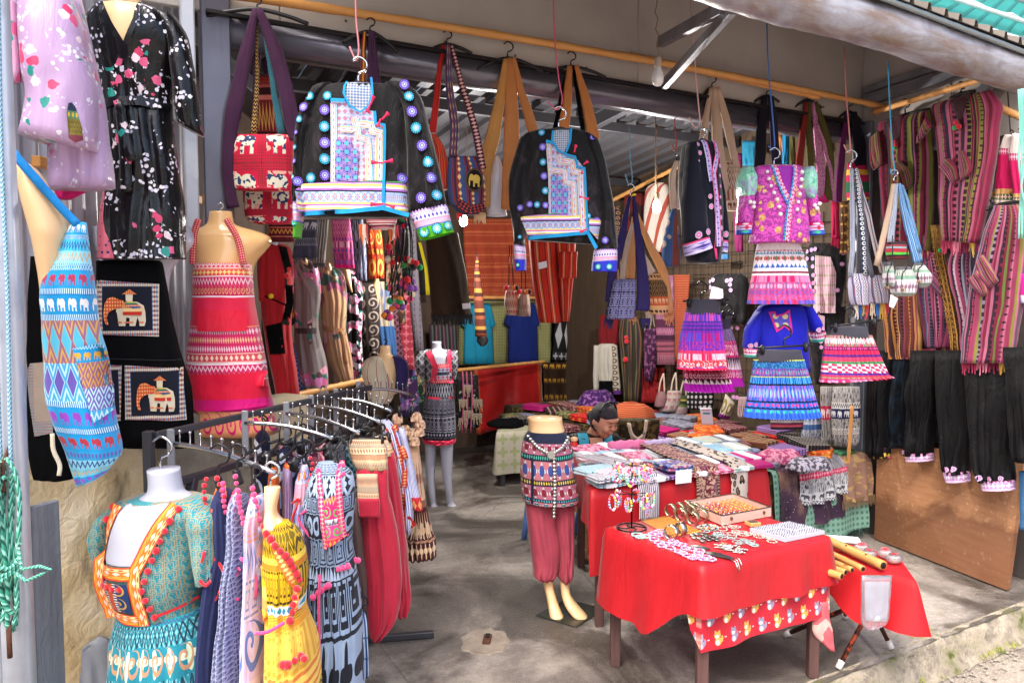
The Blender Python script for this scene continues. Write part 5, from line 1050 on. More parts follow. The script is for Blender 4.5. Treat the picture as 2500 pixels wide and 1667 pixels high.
W1=fab('white_pink_skirt',hm([(1.5,'eeeef4'),(.4,'d83a50'),(1,'e8e8f0','tri','3a90a8',22),(.4,'e0e0ee'),(1.6,'ecdce4','flw','3a9a5a',14,'dot','c83a50',28),(.4,'ecd8e0'),(1,'e8e8f0','tri','3a6ab8',18),(.7,'f0e8ee'),(.5,'8a3a50'),(.5,'f0f0f4'),(1.6,'e02068','blk','f08ab8',40),(2,'d8508a','nz','7a6aa8',26,'dot','e0b0d0',24),(1.4,'d0488a','x','6a60c0',26),(1.6,'d84a80','nz','b070b8',30),(1.2,'e83a70','blk','6a60c8',40)]),.8)
skirt('white and pink pleated skirt under the magenta sequin top',4.2,[(262,385,662),(340,372,690),(450,355,712),(550,335,735),(632,325,752)],W1,[(248,388,660),(300,380,672)],fab('white_elastic','e4e0e4',.85),dep=.1)
t=T('girls_top','royal blue velvet top with pink edged collar','top',Pl('B5',545,700,4.3,6))
RBV=fab('royal_blue_velvet','1418a8',.7,.1,.4)
b=tube(t,'body',[(630,470,640),(645,400,680),(720,372,700),(900,378,705),(1060,395,728)],RBV,[.05,.08,.09,.1,.1],fold=(.01,3,1),nf=20)
s1=tube(t,'sleeve',[(370,690,430,645),(310,790,405,800),(296,880,378,890),(300,915,372,918)],RBV,[.05,.06,.06,.06],y=-.01);s2=tube(t,'sleeve',[(650,640,735,660),(690,740,785,740),(720,810,800,800)],RBV,[.05,.06,.06],y=-.01)
BC=fab('blue_top_cuff',hm([(1.4,'c84a80','flw','f0e0ec',7),(.4,'e8e0f0'),(.6,'30a890')]),.8)
tube(t,'cuff',[(300,912,374,916),(308,968,372,955)],BC,.064,y=-.012,cap=(0,0));tube(t,'cuff',[(722,815,802,800),(740,875,816,855)],BC,.064,y=-.012,cap=(0,0))
decal(t,'collar',[(430,682),(468,678),(472,702),(512,692),(550,664),(556,812),(514,772),(466,808)],fab('pink_collar','#d82a80',.8),b);decal(t,'collar_inset',[(440,692),(460,690),(470,712),(514,702),(542,682),(545,790),(514,760),(472,790)],fab('collar_inset',lambda m:m.mix(k_dot(m,m.s*2,(m.t*2).fr()),h('5a50b8'),h('d0c090')),.8),b,.006)
for(x,y)in((318,895),(350,888),(742,795),(772,783)):disc(t,'medallion',x,y,15,MEDP,[s1,s2,b],18,.008)
B1M=fab('blue_beaded_skirt',hm([(.2,'b8c040'),(1.6,'163e8a','nz','3a8ab0',40),(1.6,'1a4aa0','dot','48a8b0',30,'nz','a8408a',50),(.2,'b8c040'),(1.2,'1a50b0','vst','48a8d8',50),(.3,'101830'),(2.8,'2a62c8','nz','a060b8',44,'dot','8ab0e0',40),(.3,'101830'),(1,'2a6ad0','dot','e04a90',24),(.3,'101830'),(.9,'3a70e0','dot','38c898',22),(1,'2f62e0')]),.75)
skirt('royal blue beaded pleated skirt on a clip hanger',3.95,[(985,362,688),(1100,348,718),(1230,322,752),(1350,300,786)],B1M,[(925,388,672),(960,380,680),(1000,362,690)],GRB,cl=(362,912,726,892,545,905,140),pleats=24)
P1M=fab('violet_pink_skirt',hm([(1.2,'5a38c0','blk','c850b0',50),(1.6,'8a30b8','str','3a3a9a',2),(1.2,'c02890','blk','6050d0',30),(1.2,'6a38c8','nz','d0408a',30),(.5,'e8407a'),(1,'e02a6a','blk','f0d0e0',40),(2,'f04a5a','scr','f8f0f4',8),(.7,'f0eef4','blk','3a50b8',40),(1.4,'f02a60')]),.75)
P2M=fab('magenta_white_skirt',hm([(2,'4a3a60','vst','b0a0c8',30),(2,'c8307a','scr','f0d8e8',7),(1.4,'301830','tri','e8d8e8',14),(1.4,'c02a80','scr','f0d8e8',8),(1.5,'b020b0')]),.75)
skirt('violet and pink banded pleated skirt on grey clip hanger',4.3,[(685,-72,152),(850,-105,172),(1000,-122,185),(1045,-125,190)],P1M,[(600,-45,135),(650,-62,146),(700,-74,153)],GRB,cl=(-95,615,195,605,20,610,120),pleats=18)
skirt('magenta and white pleated skirt hanging behind the violet skirt',4.42,[(1000,-90,190),(1100,-82,210),(1185,-72,240)],fab('magenta_crochet',hm([(1.4,'b0204a','dia','f0d0d8',18),(1,'a81c50','scr','e8c8d4',10),(.8,'401020','tri','f0e0e0',16),(1.4,'b81cb8')]),.75),None,None,pleats=18)
skirt('dark violet pleated skirt overlapped by the violet and pink skirt',4.5,[(780,150,215),(900,150,245),(1050,160,275),(1150,170,298)],P2M,[(720,150,205),(790,148,218)],GRB,pleats=9,cl=(150,690,240,705,195,700,60))
R1M=fab('coral_beaded_skirt',hm([(2.2,'c02a6a','nz','58a878',36,'dot','e0d0d8',40),(.8,'6a1a4a','dot','d050a0',40),(.7,'d82a5a'),(.5,'5a2a80'),(.7,'e0406a'),(.4,'3a8a5a'),(1.6,'d82a60','chk','f0d0dc',7),(.5,'4a3090'),(.8,'e03a60'),(.4,'3a9a6a'),(.8,'d83a60'),(.4,'4a3090'),(1.4,'e82a60','blk','f08ab0',30)]),.75)
skirt('coral red beaded pleated skirt at the right post',4.15,[(830,822,1118),(950,810,1165),(1080,796,1225),(788,1130,1255,1095)],R1M,[(775,838,1090),(815,838,1098),(850,825,1112)],GRB,cl=(830,775,1155,735,960,755,105),pleats=18)
DIAB=fab('blue_white_strap',lambda m:m.mix(k_dio(m,m.s,(m.t*22).fr()),h('c8d0dc'),h('3a4a70')),.85);RNGB=fab('ring_strap',lambda m:m.mix(k_rng(m,m.s,(m.t*24).fr()),h('2c3448'),h('e0e4e8')),.85);STRB=fab('fine_stripe_bag',lambda m:m.mix((m.s*3).fr()>.55,stripes(m,m.s*7,[(1,'b8b4c8'),(.6,'4a5a80'),(.6,'8a5a6a')]),m.mix(k_dio(m,m.s*3,(m.t*5).fr()),h('c8c4cc'),h('2a2c40'))),.85);MST=fab('maroon_stripe_strap',lambda m:stripes(m,m.s*2,[(1,'c8bcc0'),(.6,'7a3a50'),(.6,'4a90a8')]),.85)
TASM=fab('mixed_tassel',lambda m:m.ramp(m.s,[(0,h('d8c8b0')),(.25,h('3a70b8')),(.5,h('d8b050')),(.75,h('b83a4a'))]),.9)
t,o=bag('patterned strap bag with ring motif and tassels','B5',986,-235,4.45,[([(978,-230),(990,100),(978,460)],[16,36,30],DIAB),([(1000,-230),(1030,80),(1065,450)],[14,32,36],RNGB)],[(440,980,1085),(520,968,1095),(600,975,1096),(640,995,1085)],STRB,.05,hh=115,hmat=CHROME,fr=[(1005,1095,640,75,TASM,18)])
bag('narrow patterned bag with white diamond stripe and tassels','B5',1000,-235,4.55,[([(1010,-230),(1090,80),(1180,430)],[14,30,36],MST),([(1040,-100),(1060,200),(1110,460)],[10,20,24],fab('grey_cord','6a6a78',.85))],[(450,1100,1195),(560,1096,1210),(630,1110,1210)],STRB,.05,hk=False,fr=[(1105,1225,635,80,TASM,20)])
BLS=fab('sky_blue_stripe',lambda m:stripes(m,m.s*3,[(1,'4a80b8'),(.7,'a8c4dc'),(.6,'2a4a80'),(1,'6a9cc8')]),.85);NOR=fab('nordic_pouch',hm([(1,'5a5a60'),(1,'c8ccc4','vst','6a7a70',12),(.5,'7a9a88'),(2,'d0ccd0','flw','8a6a80',5),(.5,'8aa898'),(1,'c8ccc8','zig','6a8a78',9)]),.85)
t,o=bag('sky blue strap bag with striped body beside the right post','B5',1262,-150,4.45,[([(1248,-130),(1200,120),(1140,390)],[16,36,44],fab('beige_cotton','bfa791',.85)),([(1262,-130),(1245,60),(1225,240)],[20,44,54],DIAB),([(1275,-130),(1310,40),(1365,240),(1400,370)],[20,44,70,80],BLS),([(1285,-120),(1345,60),(1400,300)],[12,26,34],BLS)],[(235,1215,1335),(300,1208,1345),(348,1220,1340)],fab('bright_stripe',hm([(.8,'3a2a30'),(.6,'8a3a40'),(.5,'88a0a8'),(1.2,'a02c3a'),(.8,'58b848'),(.8,'2a2020'),(.8,'7a3038')]),.85),.05,hh=75,hmat=CHROME)
for lb,rows in(('large nordic patterned drawstring pouch',[(395,1275,1360),(430,1262,1375),(500,1240,1398),(560,1245,1392),(582,1280,1370)]),('small nordic patterned drawstring pouch to the right',[(372,1398,1440),(400,1385,1452),(450,1375,1485),(500,1390,1485),(528,1420,1465)]),('nordic drawstring pouch half hidden at left',[(365,1200,1250),(420,1198,1245),(490,1200,1245),(525,1210,1240)])):
 t=T('drawstring_pouch',lb,'pouch',Pl('B5',rows[0][1],rows[0][0],4.4,0),'drawstring pouches by the right post')
 tube(t,'body',rows,NOR,[.03,.05,.07,.06,.02][:len(rows)],fold=(.005,5,.2));c=(rows[0][1]+rows[0][2])/2
 wpx(t,'drawstring',[(c,200),(c-4,rows[0][0]),(c-30,rows[1][0]+10),(c-35,rows[2][0]+30)],.003,BLACKPL,-.05);balls(t,'toggle',[t.pl.uv(c-35,rows[2][0]+40)+Vector((0,-.06,0))],.01,[plain('wood_bead','8a6a48',.5)])
t=T('price_tag','white paper tag under the nordic pouches','tag',Pl('B5',1260,620,4.38,10),solo=True);tube(t,'price_tag',[(1240,570,1290,600),(1232,650,1262,662)],plain('white_paper','dcdce4',.8),.001,wr=.001)
# striped ponchos on the side wall
def dside(c,x,a=4.0):
 q=S[c];r=(q[0]+x/q[2]-CX)/F
 b=(-1.11+.866*a-r*(3.42+.5*a))/(.5+.866*r);return 3.42+.5*a+.866*b
GP='striped ponchos on the side wall'
def pstripe(name,cols,seed):
 rr=random.Random(seed);L=[]
 for _ in range(30):L.append((rr.choice([.4,.5,.6,.8,1,1.3]),rr.choice(cols)))
 def f(m):
  s=m.s+m.noise(m.vec(m.s*3,m.t*2),2,1)*.02
  c=stripes(m,s*.999,L)
  return m.mix(k_dia(m,m.s*1.0+.0,(m.t*26).fr())&((m.s*5).fr()>.72),c,h('2a1420'))
 return fab(name,f,.85,.2,.3,var=.15)
PC1=['5a1228','701a36','862c48','240e16','64142e','94506a','6a6a2c','201c34','4c1022'];PC2=['8a3a58','7a3450','a05a74','2a2030','5a6a34','6a1c34','7c7488','8a3450','5a4052','4a2a3c','7a7436'];PC3=['6a2f28','b0783a','8a4a38','2c1818','c89a58','5a2030','7a3a4a']
def poncho(label,crop,rows,mat,extra=(),frn=None,hg=None,a=4.0,poms=None,yaw=-60,dep=.05,fcol=None,vneck=None):
 xm=(rows[0][-2]if len(rows[0])==3 else(rows[0][0]+rows[0][2])/2)
 xm=(rows[0][1]+rows[0][2])/2 if len(rows[0])==3 else xm
 t=T('poncho',label,'poncho',Pl(crop,xm,rows[0][0]if len(rows[0])==3 else rows[0][1],dside(crop,xm,a),yaw),GP)
 b=tube(t,'cloth',rows,mat,[.02]+[dep*.7]*(len(rows)-1),fold=(.018,5,.6),nf=28,nv=26,p=5)
 for e in extra:tube(t,'sleeve',e,mat,.014,y=-.045,fold=(.006,2,.5),p=4)
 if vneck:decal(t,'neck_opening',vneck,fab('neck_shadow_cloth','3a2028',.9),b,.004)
 for f in frn or[]:fringe(t,'fringe',f[0],f[2],f[1],f[4],fcol or fab('poncho_fringe',lambda m:m.ramp(m.s,[(0,h('a83a5a')),(.3,h('d07a90')),(.5,h('7a2040')),(.7,h('c8a850')),(.85,h('8a3a60'))]),.9),n=34,r=.005,yb=f[3])
 if hg:wpx(t,'hanger',[hg[0],((hg[0][0]+hg[1][0])/2,(hg[0][1]+hg[1][1])/2-12),hg[1]],.011,BLACKPL,0);hook(t,*hg[2],BLACKPL,.005)
 if poms:bpx(t,'tassel',poms,.013,[POMR,POMR,POMG],b,jit=.3)
 return t
poncho('dark red striped poncho hanging beside the right post','C6',[(200,300,540,215),(140,340,555,300),(140,560,560,520),(150,800,565,780),(170,1050,560,1040),(190,1300,545,1290)],pstripe('poncho_dark_red',PC1,3),[[(105,450,180,380),(105,600,200,540),(130,680,200,640)],[(285,640,340,610),(330,730,410,680),(360,850,430,790)]],[(440,1300,540,1290,60)],((200,305),(530,210),(345,240,105)),a=4.02,poms=[(300,460),(305,490),(298,510)],vneck=[(245,300),(350,250),(330,400),(300,500),(265,400)])
poncho('large red striped poncho with fringed hem at the top right','C6',[(600,160,1015,62),(548,205,1090,180),(590,400,1075,330),(610,620,1055,560),(605,850,1010,830),(615,1050,965,1060),(622,1215,930,1240)],pstripe('poncho_bright_red',PC1+['9a5068','8a3450'],12),[[(640,660,715,590),(690,720,770,650),(740,780,790,740)],[(785,540,830,530),(790,660,890,650),(800,760,870,720)],[(480,420,545,270),(470,480,590,340)]],[(615,1215,930,1240,90)],((690,130),(880,75),(772,95,95)),a=3.86,poms=[(765,320),(775,345),(760,360),(785,350)],vneck=[(705,150),(855,95),(840,180),(795,330),(775,290),(735,210)])
poncho('rose striped poncho with lime stripes at the right edge','B5',[(5,1905,2070),(110,1868,2120),(300,1800,2120),(600,1735,2095),(850,1705,2055),(1010,1690,2030)],pstripe('poncho_rose',PC2,23),[[(1810,380,1860,320),(1830,470,1920,400),(1900,540,1965,480)],[(1765,480,1830,420),(1800,540,1870,480),(1860,590,1890,560)]],[(1690,1010,2030,1010,65)],((1850,30),(2080,-20),(1880,10,40)),a=3.8)
poncho('rose and grey striped poncho behind the right edge poncho','B5',[(262,1640,1825),(400,1620,1850),(600,1660,1860),(850,1690,1880),(1000,1695,1880)],pstripe('poncho_grey_rose',PC2+['8a8aa0','c0a0b0'],31),None or[],[(1690,1000,1800,1000,60)],None,a=3.95,poms=[(1840,165),(1835,235),(1560,292),(1590,288)])
poncho('plum striped poncho with orange fringe in the middle','B5',[(305,1430,1570),(450,1410,1640),(650,1430,1655),(800,1450,1650),(910,1480,1620)],pstripe('poncho_plum',['6a2848','8a3a5a','5a2040','a86a80','3a4a60','4a1c38'],5),[[(1500,490,1560,420),(1560,560,1640,500),(1590,590,1650,560)]],[(1440,930,1620,905,60)],None,a=4.02)
poncho('mustard patterned shawl strip between the ponchos','B5',[(130,1500,1560),(400,1540,1590),(700,1600,1660),(940,1635,1690)],fab('mustard_meander',lambda m:m.mix(k_gk(m,m.s*2,(m.t*22).fr()),h('4a2c1c'),h('c89a48')),.85),[],[(1630,940,1695,950,40)],None,a=3.98,dep=.03,fcol=TANO)
poncho('tan and maroon woven shawl with orange fringe below the pouches','B5',[(540,1200,1420),(700,1195,1440),(850,1205,1450),(950,1215,1440),(985,1230,1440)],pstripe('shawl_tan',PC3,8),[],[(1205,955,1300,960,60),(1370,985,1450,990,70)],None,a=4.05,fcol=TANO)
for lb,rows,a in(('white robe with crimson sleeves and gold hem behind the ponchos',[(410,1120,1200),(480,1100,1160),(620,1070,1160),(800,1045,1165),(940,1030,1170)],3.95),('white and crimson robe at the right picture edge',[(400,1180,1260),(560,1150,1280),(800,1170,1300),(950,1190,1300)],3.9)):
 t=T('robe',lb,'robe',Pl('C6',rows[1][1]+40,rows[0][0],dside('C6',rows[1][1],a)-.0,-60),'crimson and white robes')
 tube(t,'cloth',rows,fab('white_crimson_robe',hm([(3,'c8bcb8'),(.8,'a83a60','flw','e0b0c0',5),(3.5,'c01458'),(.6,'c89a60'),(.8,'3a5a3a','flw','d8b0a0',6),(.6,'d8c8b8')]),.8),.05,fold=(.01,3,1));hook(t,rows[0][1]+40,rows[0][0],40)
t=T('garment','magenta and white garment at the right picture edge','garment',Pl('B5',2080,500,dside('B5',2080,3.78),-60),solo=True)
tube(t,'garment',[(440,2070,2140),(560,2068,2140),(630,2070,2140)],fab('magenta_white',hm([(3,'e0208a'),(1,'d8c8e8'),(1,'b0b8e0')]),.8),.03)
GT='black trousers on the side wall'
BVT=fab('black_trouser_cotton','050508',.6,.03,1,.2,ws=11);TVL=fab('teal_black_velvet',lambda m:m.mix(m.lin01(m.noise(m.vec(m.x,m.y,m.z*.5),9,3,.6,1),.5,.72),h('060a12'),h('123044')),.7,.05,.5,.15,ws=8)
PCF=fab('pink_lace_cuff',hm([(.5,'8a4a70','tri','e0b0d0',8),(1.4,'b88ac0','flw','e8d8ec',6),(.6,'c898c8','zig','f0e8f0',8)]),.8);YCF=fab('yellow_embroidered_cuff',lambda m:flowers(m,'181420',['d8b030','c83a80','d8c848'],30,.6,.25),.8)
def troos(label,legs,cuff,mat=BVT,a=4.03,meds=(),top=None):
 x=(legs[0][0][1]+legs[0][0][2])/2
 t=T('trousers',label,'trousers',Pl('B6',x,legs[0][0][0],dside('B6',x,a),-60),GT)
 bs=[]
 for L in legs:bs.append(tube(t,'leg',L,mat,[.05]+[.075]*(len(L)-1),fold=(.035,4,.5),nf=24))
 for c in cuff:tube(t,'cuff',c[0],c[1],.08,cap=(0,0),wr=.001)
 for(x,y)in meds:disc(t,'medallion',x,y,15,MEDP,bs,17,.01)
 if top:tube(t,'waist',top,mat,.06,fold=(.01,4,1))
troos('black trousers with yellow embroidered cuffs nearest the post',[[(-330,810,910),(-100,790,890),(100,780,885),(265,790,885)]],[([(215,778,886),(275,800,886)],YCF)],a=4.05)
troos('teal black velvet trousers behind the first pair',[[(-330,880,1040),(-100,860,1010),(120,870,1005),(215,878,1000)]],[],TVL,4.07)
troos('black trousers with pink lace cuff above the plywood board',[[(-340,1000,1160),(-100,985,1150),(100,980,1130),(260,975,1125)]],[([(245,972,1127),(292,980,1125)],PCF)],a=3.98,meds=[(998,240)])
troos('wide black trousers with two medallions and pink zigzag cuff',[[(-340,1140,1330),(-100,1150,1340),(150,1170,1345),(310,1180,1330),(365,1195,1332)]],[([(350,1190,1334),(412,1212,1334)],PCF)],a=3.92,meds=[(1245,335),(1292,330)])
troos('wide black trousers with three medallions at the lower right',[[(-340,1300,1570),(-100,1320,1600),(150,1340,1590),(330,1365,1588),(410,1410,1594)]],[([(400,1405,1596),(458,1418,1600)],PCF)],a=3.84,meds=[(1438,382),(1494,388),(1548,387)])
troos('plain black trousers at the right picture edge',[[(-360,1520,1760),(-100,1560,1760),(150,1580,1770),(295,1590,1780)]],[],a=3.78)
troos('soft bunch of black velvet trousers hanging behind the other pairs',[[(-340,800,1680),(-100,810,1670),(60,840,1640),(185,870,1600)]],[],fab('black_velvet_bunch',lambda m:m.mix(m.lin01(m.noise(m.vec(m.x,m.y,m.z*.4),12,3,.6,1),.5,.75),h('06060a'),h('1c1c26')),.7,.1,.8),4.09)
pa,pb=GC('B6',786,738,.01),GC('B6',1545,1035,.01)
tp0=PC('B6',805,180,pa.y+.03);tp1=PC('B6',1648,290,pb.y+.1)
bd=T('plywood_board','weathered plywood board leaning against the side wall','board',loc=pa,solo=True)
PLY=fab('plywood',lambda m:m.mix(m.lin01(m.noise(m.vec(m.x,m.y,m.z),2.6,5,.55,.3)*.7-m.z*.9,.04,.12)*.62,m.mix(m.noise(None,40,2)>.66,m.mix(m.lin01(m.noise(m.vec(m.x*.8,m.y*.8,m.z*9),5,5,.7),.35,.7),h('9c6c4a'),h('ae805c')),h('b8926e')),h('4a2616')),.6,0,.15,.4,.08,30)
q=[Vector((0,0,0)),pb-pa,tp1-pa,tp0-pa];th=Vector((.03,.012,0))
V=q+[v+th for v in q];bd.add('plywood_board',mesh('plywood_board',V,[(0,1,2,3),(4,7,6,5),(0,4,5,1),(1,5,6,2),(2,6,7,3),(3,7,4,0)],PLY,smooth=False))
t=T('jeans','blue jeans hanging at the right picture edge','jeans',Pl('F',2500,1240,4.25,-50),solo=True);tube(t,'jeans',[(1150,2488,2530),(1250,2492,2530),(1290,2490,2530)],fab('denim','3a6a98',.85),.05)
# goods hanging inside the room
def rpx(c,x):q=S[c];return(q[0]+x/q[2]-CX)/F
def dleft(c,x,o=0):return-2.448/(rpx(c,x)-.1935)-o
def dback(c,x,b=3.9):
 r=rpx(c,x);X0,Y0=-1.11-.5*b,3.42+.866*b;a=(r*Y0-X0)/(.866-.5*r);return Y0+.5*a
def dright(c,x,a=4.08):return dside(c,x,a)
GI=dict(left='clothes hung along the left wall',back='goods hung on the back wall',right='goods hung on the right wall')
def drape(name,label,crop,rows,mat,where,o=0,fold=(.018,4,.8),depth=.04,cat=None,fr=None,hk=True,parts=None,yaw=None):
 r0=rows[0];x=(r0[1]+r0[2])/2 if len(r0)==3 else(r0[0]+r0[2])/2;y=r0[0]if len(r0)==3 else r0[1]
 xm=sum((r[1]+r[2])/2 if len(r)==3 else(r[0]+r[2])/2 for r in rows)/len(rows)
 if where=='left':
  d,yw=dleft(crop,xm,o),12
  rows=[(r[0],(r[1]+r[2])/2-(r[2]-r[1])*.54,(r[1]+r[2])/2+(r[2]-r[1])*.54)for r in rows]
 elif where=='back':d,yw=dback(crop,xm,3.9-o),28
 elif where=='right':d,yw=dright(crop,xm,4.08-o),-35
 else:d,yw=where,0
 if yaw is not None:yw=yaw
 simple=not(fr or parts)
 t=T(name,label,cat or name.replace('_',' '),Pl(crop,x,y,d,yw),GI.get(where),solo=simple)
 b=tube(t,name if simple else 'cloth',rows,mat,[depth*.6]+[depth]*(len(rows)-1),fold=fold)
 for f in fr or[]:fringe(t,'fringe',*f[:4],f[4],n=f[5],r=.005)
 for q in parts or[]:q(t,b)
 return t,b
def neck(rows,mat=SKINM):return lambda t,b:tube(t,'mannequin_neck',rows,mat,.05,wr=0,y=-.03)
def bodice(pts,w_,mat,nm='lapel'):return lambda t,b:ribbon(t,nm,pts,w_,mat,b,.008)
def patch(pts,mat,nm='patch',e=.006):return lambda t,b:decal(t,nm,pts,mat,b,e)
def flo(bg,cols,sc=11,cv=.46,leaf='2a7a70'):return lambda m:flowers(m,bg,cols,sc*1.7,.8,cv-.04,leaf)
RDC=fab('red_crepe','a81420',.75,.3,.4);
drape('coat','long red coat with black lapel and pocket beside the pink apron','A5',[(238,400,470),(290,350,545),(480,345,560),(640,365,550),(800,385,545),(1000,415,575),(1262,470,606)],RDC,'left',.1,(.02,4,.7),.09,parts=[neck([(235,415,470),(330,440,520),(450,500,525)],SKINW),bodice([(500,260),(540,420),(548,620),(520,760)],44,BLK),patch([(395,770),(500,745),(522,940),(425,948)],BLK,'pocket',.01),lambda t,b:bpx(t,'button',[(432,582),(530,455)],.018,[fab('yellow_button','d8b020',.6),POMR],b),lambda t,b:tube(t,'sleeve',[(350,300,420,270),(345,450,410,450),(350,610,400,620)],RDC,.05,y=-.04),bodice([(385,580),(460,610),(530,640)],10,BLK,'belt')])
drape('check_cloth','blue and white checked cloth between red coat and silver kimono','A5',[(880,565,590),(1000,570,625),(1190,590,640)],fab('blue_check',lambda m:m.mix(k_chk(m,m.s*2,(m.t*6).fr()),h('2a3a88'),h('8a94b8')),.85),'left',.0,cat='cloth')
drape('kimono','silver grey satin kimono with pink peonies','A5',[(345,575,650),(400,545,715),(560,560,735),(780,575,720),(1000,590,770),(1225,640,790)],fab('silver_floral',flo('8c8484',['d86a98','c87ab0','e8a0b8','5a4a48'],8,.5),.35,.1,.5),'left',.12,(.022,4,.6),.09,parts=[neck([(320,600,640),(420,620,690),(560,680,700)]),bodice([(590,800),(715,800)],34,fab('silver_belt','4a4448',.5),'belt'),bodice([(585,380),(690,560),(705,780)],26,fab('silver_lapel','#9a9090',.4))])
drape('kimono','beige satin kimono with pink peacock print','A5',[(395,740,820),(450,712,880),(620,740,905),(790,755,895),(960,780,930),(1125,850,950)],fab('beige_floral',flo('c49c78',['c8688a','9a5a78','d8a0a8','4a6a60'],7,.48),.35,.1,.5),'left',.1,(.022,4,.6),.09,parts=[neck([(375,780,805),(440,770,830)]),bodice([(760,790),(890,800)],30,fab('beige_lapel','b88a62',.4),'belt'),lambda t,b:strap(t,'belt_tail',[(870,800),(900,1005)],26,fab('beige_lapel','b88a62',.4),y=-.12)])
drape('kimono','black satin kimono with pink and white blossoms on the left wall','A5',[(418,880,950),(480,880,1000),(680,905,1005),(860,900,1000),(1105,945,1010)],fab('black_floral',flo('0c0a10',['e8d8e0','c8608c','d8d0e0','e090b0'],15,.45),.35,.1,.5),'left',.05,(.02,3,.6),.07,parts=[neck([(415,885,925),(470,890,940),(560,930,950)])])
drape('robe','brown robe with large cream spirals','A5',[(498,980,1070),(560,985,1090),(700,995,1110),(850,1005,1110),(962,1040,1110)],fab('brown_spiral',lambda m:tile(m,'2f2624','9a8c84',9,'scr'),.8),'left',.03,(.015,3,.6),.07)
drape('top','blue and cream tie dyed top on cream mannequin','A5',[(490,1085,1145),(560,1080,1180),(700,1095,1195),(850,1110,1215),(975,1140,1225)],fab('blue_tie_dye',lambda m:m.mix(m.t>.62,m.mix(m.noise(m.vec(m.x*10,0.0,m.z*2),2,2)>.52,h('b8a890'),h('6a7aa0')),h('3a6298')),.8),'left',0,parts=[neck([(472,1085,1110),(540,1060,1120),(640,1080,1110)])])
for lb,rows,mt in(('rose red printed scarf on the left wall',[(560,1215,1300),(800,1238,1320),(1050,1270,1340)],fab('rose_red_print',lambda m:tile(m,'9a3040','c86a78',14,'flw'),.85)),('grey printed scarf at the end of the left wall',[(100,1285,1340),(500,1300,1365),(930,1340,1398)],fab('grey_lilac_print',lambda m:tile(m,'5a5260','a8a0a8',18,'gk'),.85)),('plum printed scarf beside the rose scarf',[(560,1150,1225),(800,1190,1240),(1000,1215,1275)],fab('plum_print',lambda m:tile(m,'4a2838','8a5a6a',18,'x'),.85)),('yellow edged black scarf',[(240,1335,1380),(400,1368,1418),(575,1375,1435)],fab('yellow_edge',lambda m:m.mix(m.s>.55,h('1c1a18'),h('b8a818')),.85))):
 drape('scarf',lb,'A5',rows,mt,'left',.05,(.012,3,.6),.03)
for lb,rows,mt,fr in(('grey scarf with white elephants above the silver kimono',[(95,640,722),(200,590,715),(335,560,712)],fab('grey_elephant',hm([(2,'4a4858','ele','b8b4bc',2),(1,'3a3848'),(1,'6a6878','zig','2a2838',8),(1.5,'3c3a4c')]),.85),1),('grey and cream striped scarf',[(95,715,790),(230,700,780),(372,690,765)],fab('grey_cream_stripe',lambda m:stripes(m,m.s*5,[(1,'6a6460'),(1,'a8a098'),(.5,'3a3838')]),.85),1),('bright pink woven scarf above the kimonos',[(90,810,922),(250,822,940),(405,832,952)],fab('pink_woven_scarf',hm([(3,'b83a78','dio','e08ab0',3),(1,'d05a90','dot','7a3a90',5),(1,'a82a68','blk','e0a0c0',9),(1,'c84a88','dot','6a4a98',4),(1,'d85a98','blk','8a3a78',10),(1,'b83078','rng','7a58a8',4),(.6,'d81e78')]),.85),0),('navy and white printed scarf',[(95,928,1005),(280,950,1025),(485,975,1030)],fab('navy_white_scarf',lambda m:bands(m,[(2,'1c2038','nz','b0b4c8',9),(2,'242848','nz','a8aec8',12)]),.85),0),('orange red scarf with gold circles',[(150,1035,1120),(300,1040,1135),(472,1050,1142)],fab('orange_gold_scarf',hm([(2,'b83a14','scr','d89040',2),(1,'b02c10','dot','d88838',3),(2,'b83a14','rng','e0a048',2)]),.8),0)):
 k=int(S['A5'][0]);drape('scarf',lb,'A5',rows,mt,'left',.55,(.01,3,.6),.025,fr=[(rows[-1][1],rows[-1][2],rows[-1][0],30,fab('grey_fringe','5a5460',.9),16)]if fr else None)
t=T('pompom_garland','bunch of black cords strung with multicoloured pompoms','pompom garland',Pl('A5',1240,100,5.3,10))
for k in range(13):
 x0,x1=1215+9*k-60*(k%3==0),1150+15*k
 wpx(t,'cord',[(1245+4*k,40),(x0+10,250),(x1,520+30*(k%4))],.006,BLACKPL,-.01*(k%4))
pm=[POMR,POMO,POMG,POMV,POMP,POMW,POMB];pts=[]
for i in range(30):pts.append((random.gauss(1285,38),random.gauss(440,70)))
for i in range(16):pts.append((random.gauss(1235,26),random.gauss(630,24)))
for i in range(8):pts.append((random.gauss(1170,14),random.choice([270,290,350,530,545,300])))
pts+=[(1145,705),(1160,712),(1178,716),(1162,690),(560,700),(555,745),(520,725)]+[(random.gauss(1250,20),random.uniform(90,170))for _ in range(12)]
for i,q in enumerate(pts):
 c=t.pl.uv(*q);o=balls(t,'pompom',[c+Vector((0,random.uniform(-.05,.03),0))],random.uniform(.02,.028),[pm[(i*5+i//3)%7]])
drape('shawl','brown wool shawl with black fringe hanging from the roof','A5',[(180,1405,1615),(400,1425,1660),(600,1440,1688),(700,1450,1700)],fab('brown_wool',lambda m:m.mix(m.lin01(m.s,.4,.6),h('3a2c20'),h('2a2018')),.9),5.6,0,(.03,3,.5),.05,fr=[(1445,1705,698,62,BLACKPL,70)])
t=T('price_tag','white paper price tag on the brown shawl','tag',Pl('A5',1668,645,5.5),solo=True);tube(t,'price_tag',[(1640,630,1692,625),(1645,665,1695,662)],plain('white_paper','dcdce4',.8),.001,wr=0)
t=T('vest_mannequin','cream vest with red stripes and a navy half on a cream torso','vest',Pl('A5',1150,1000,5.0,5))
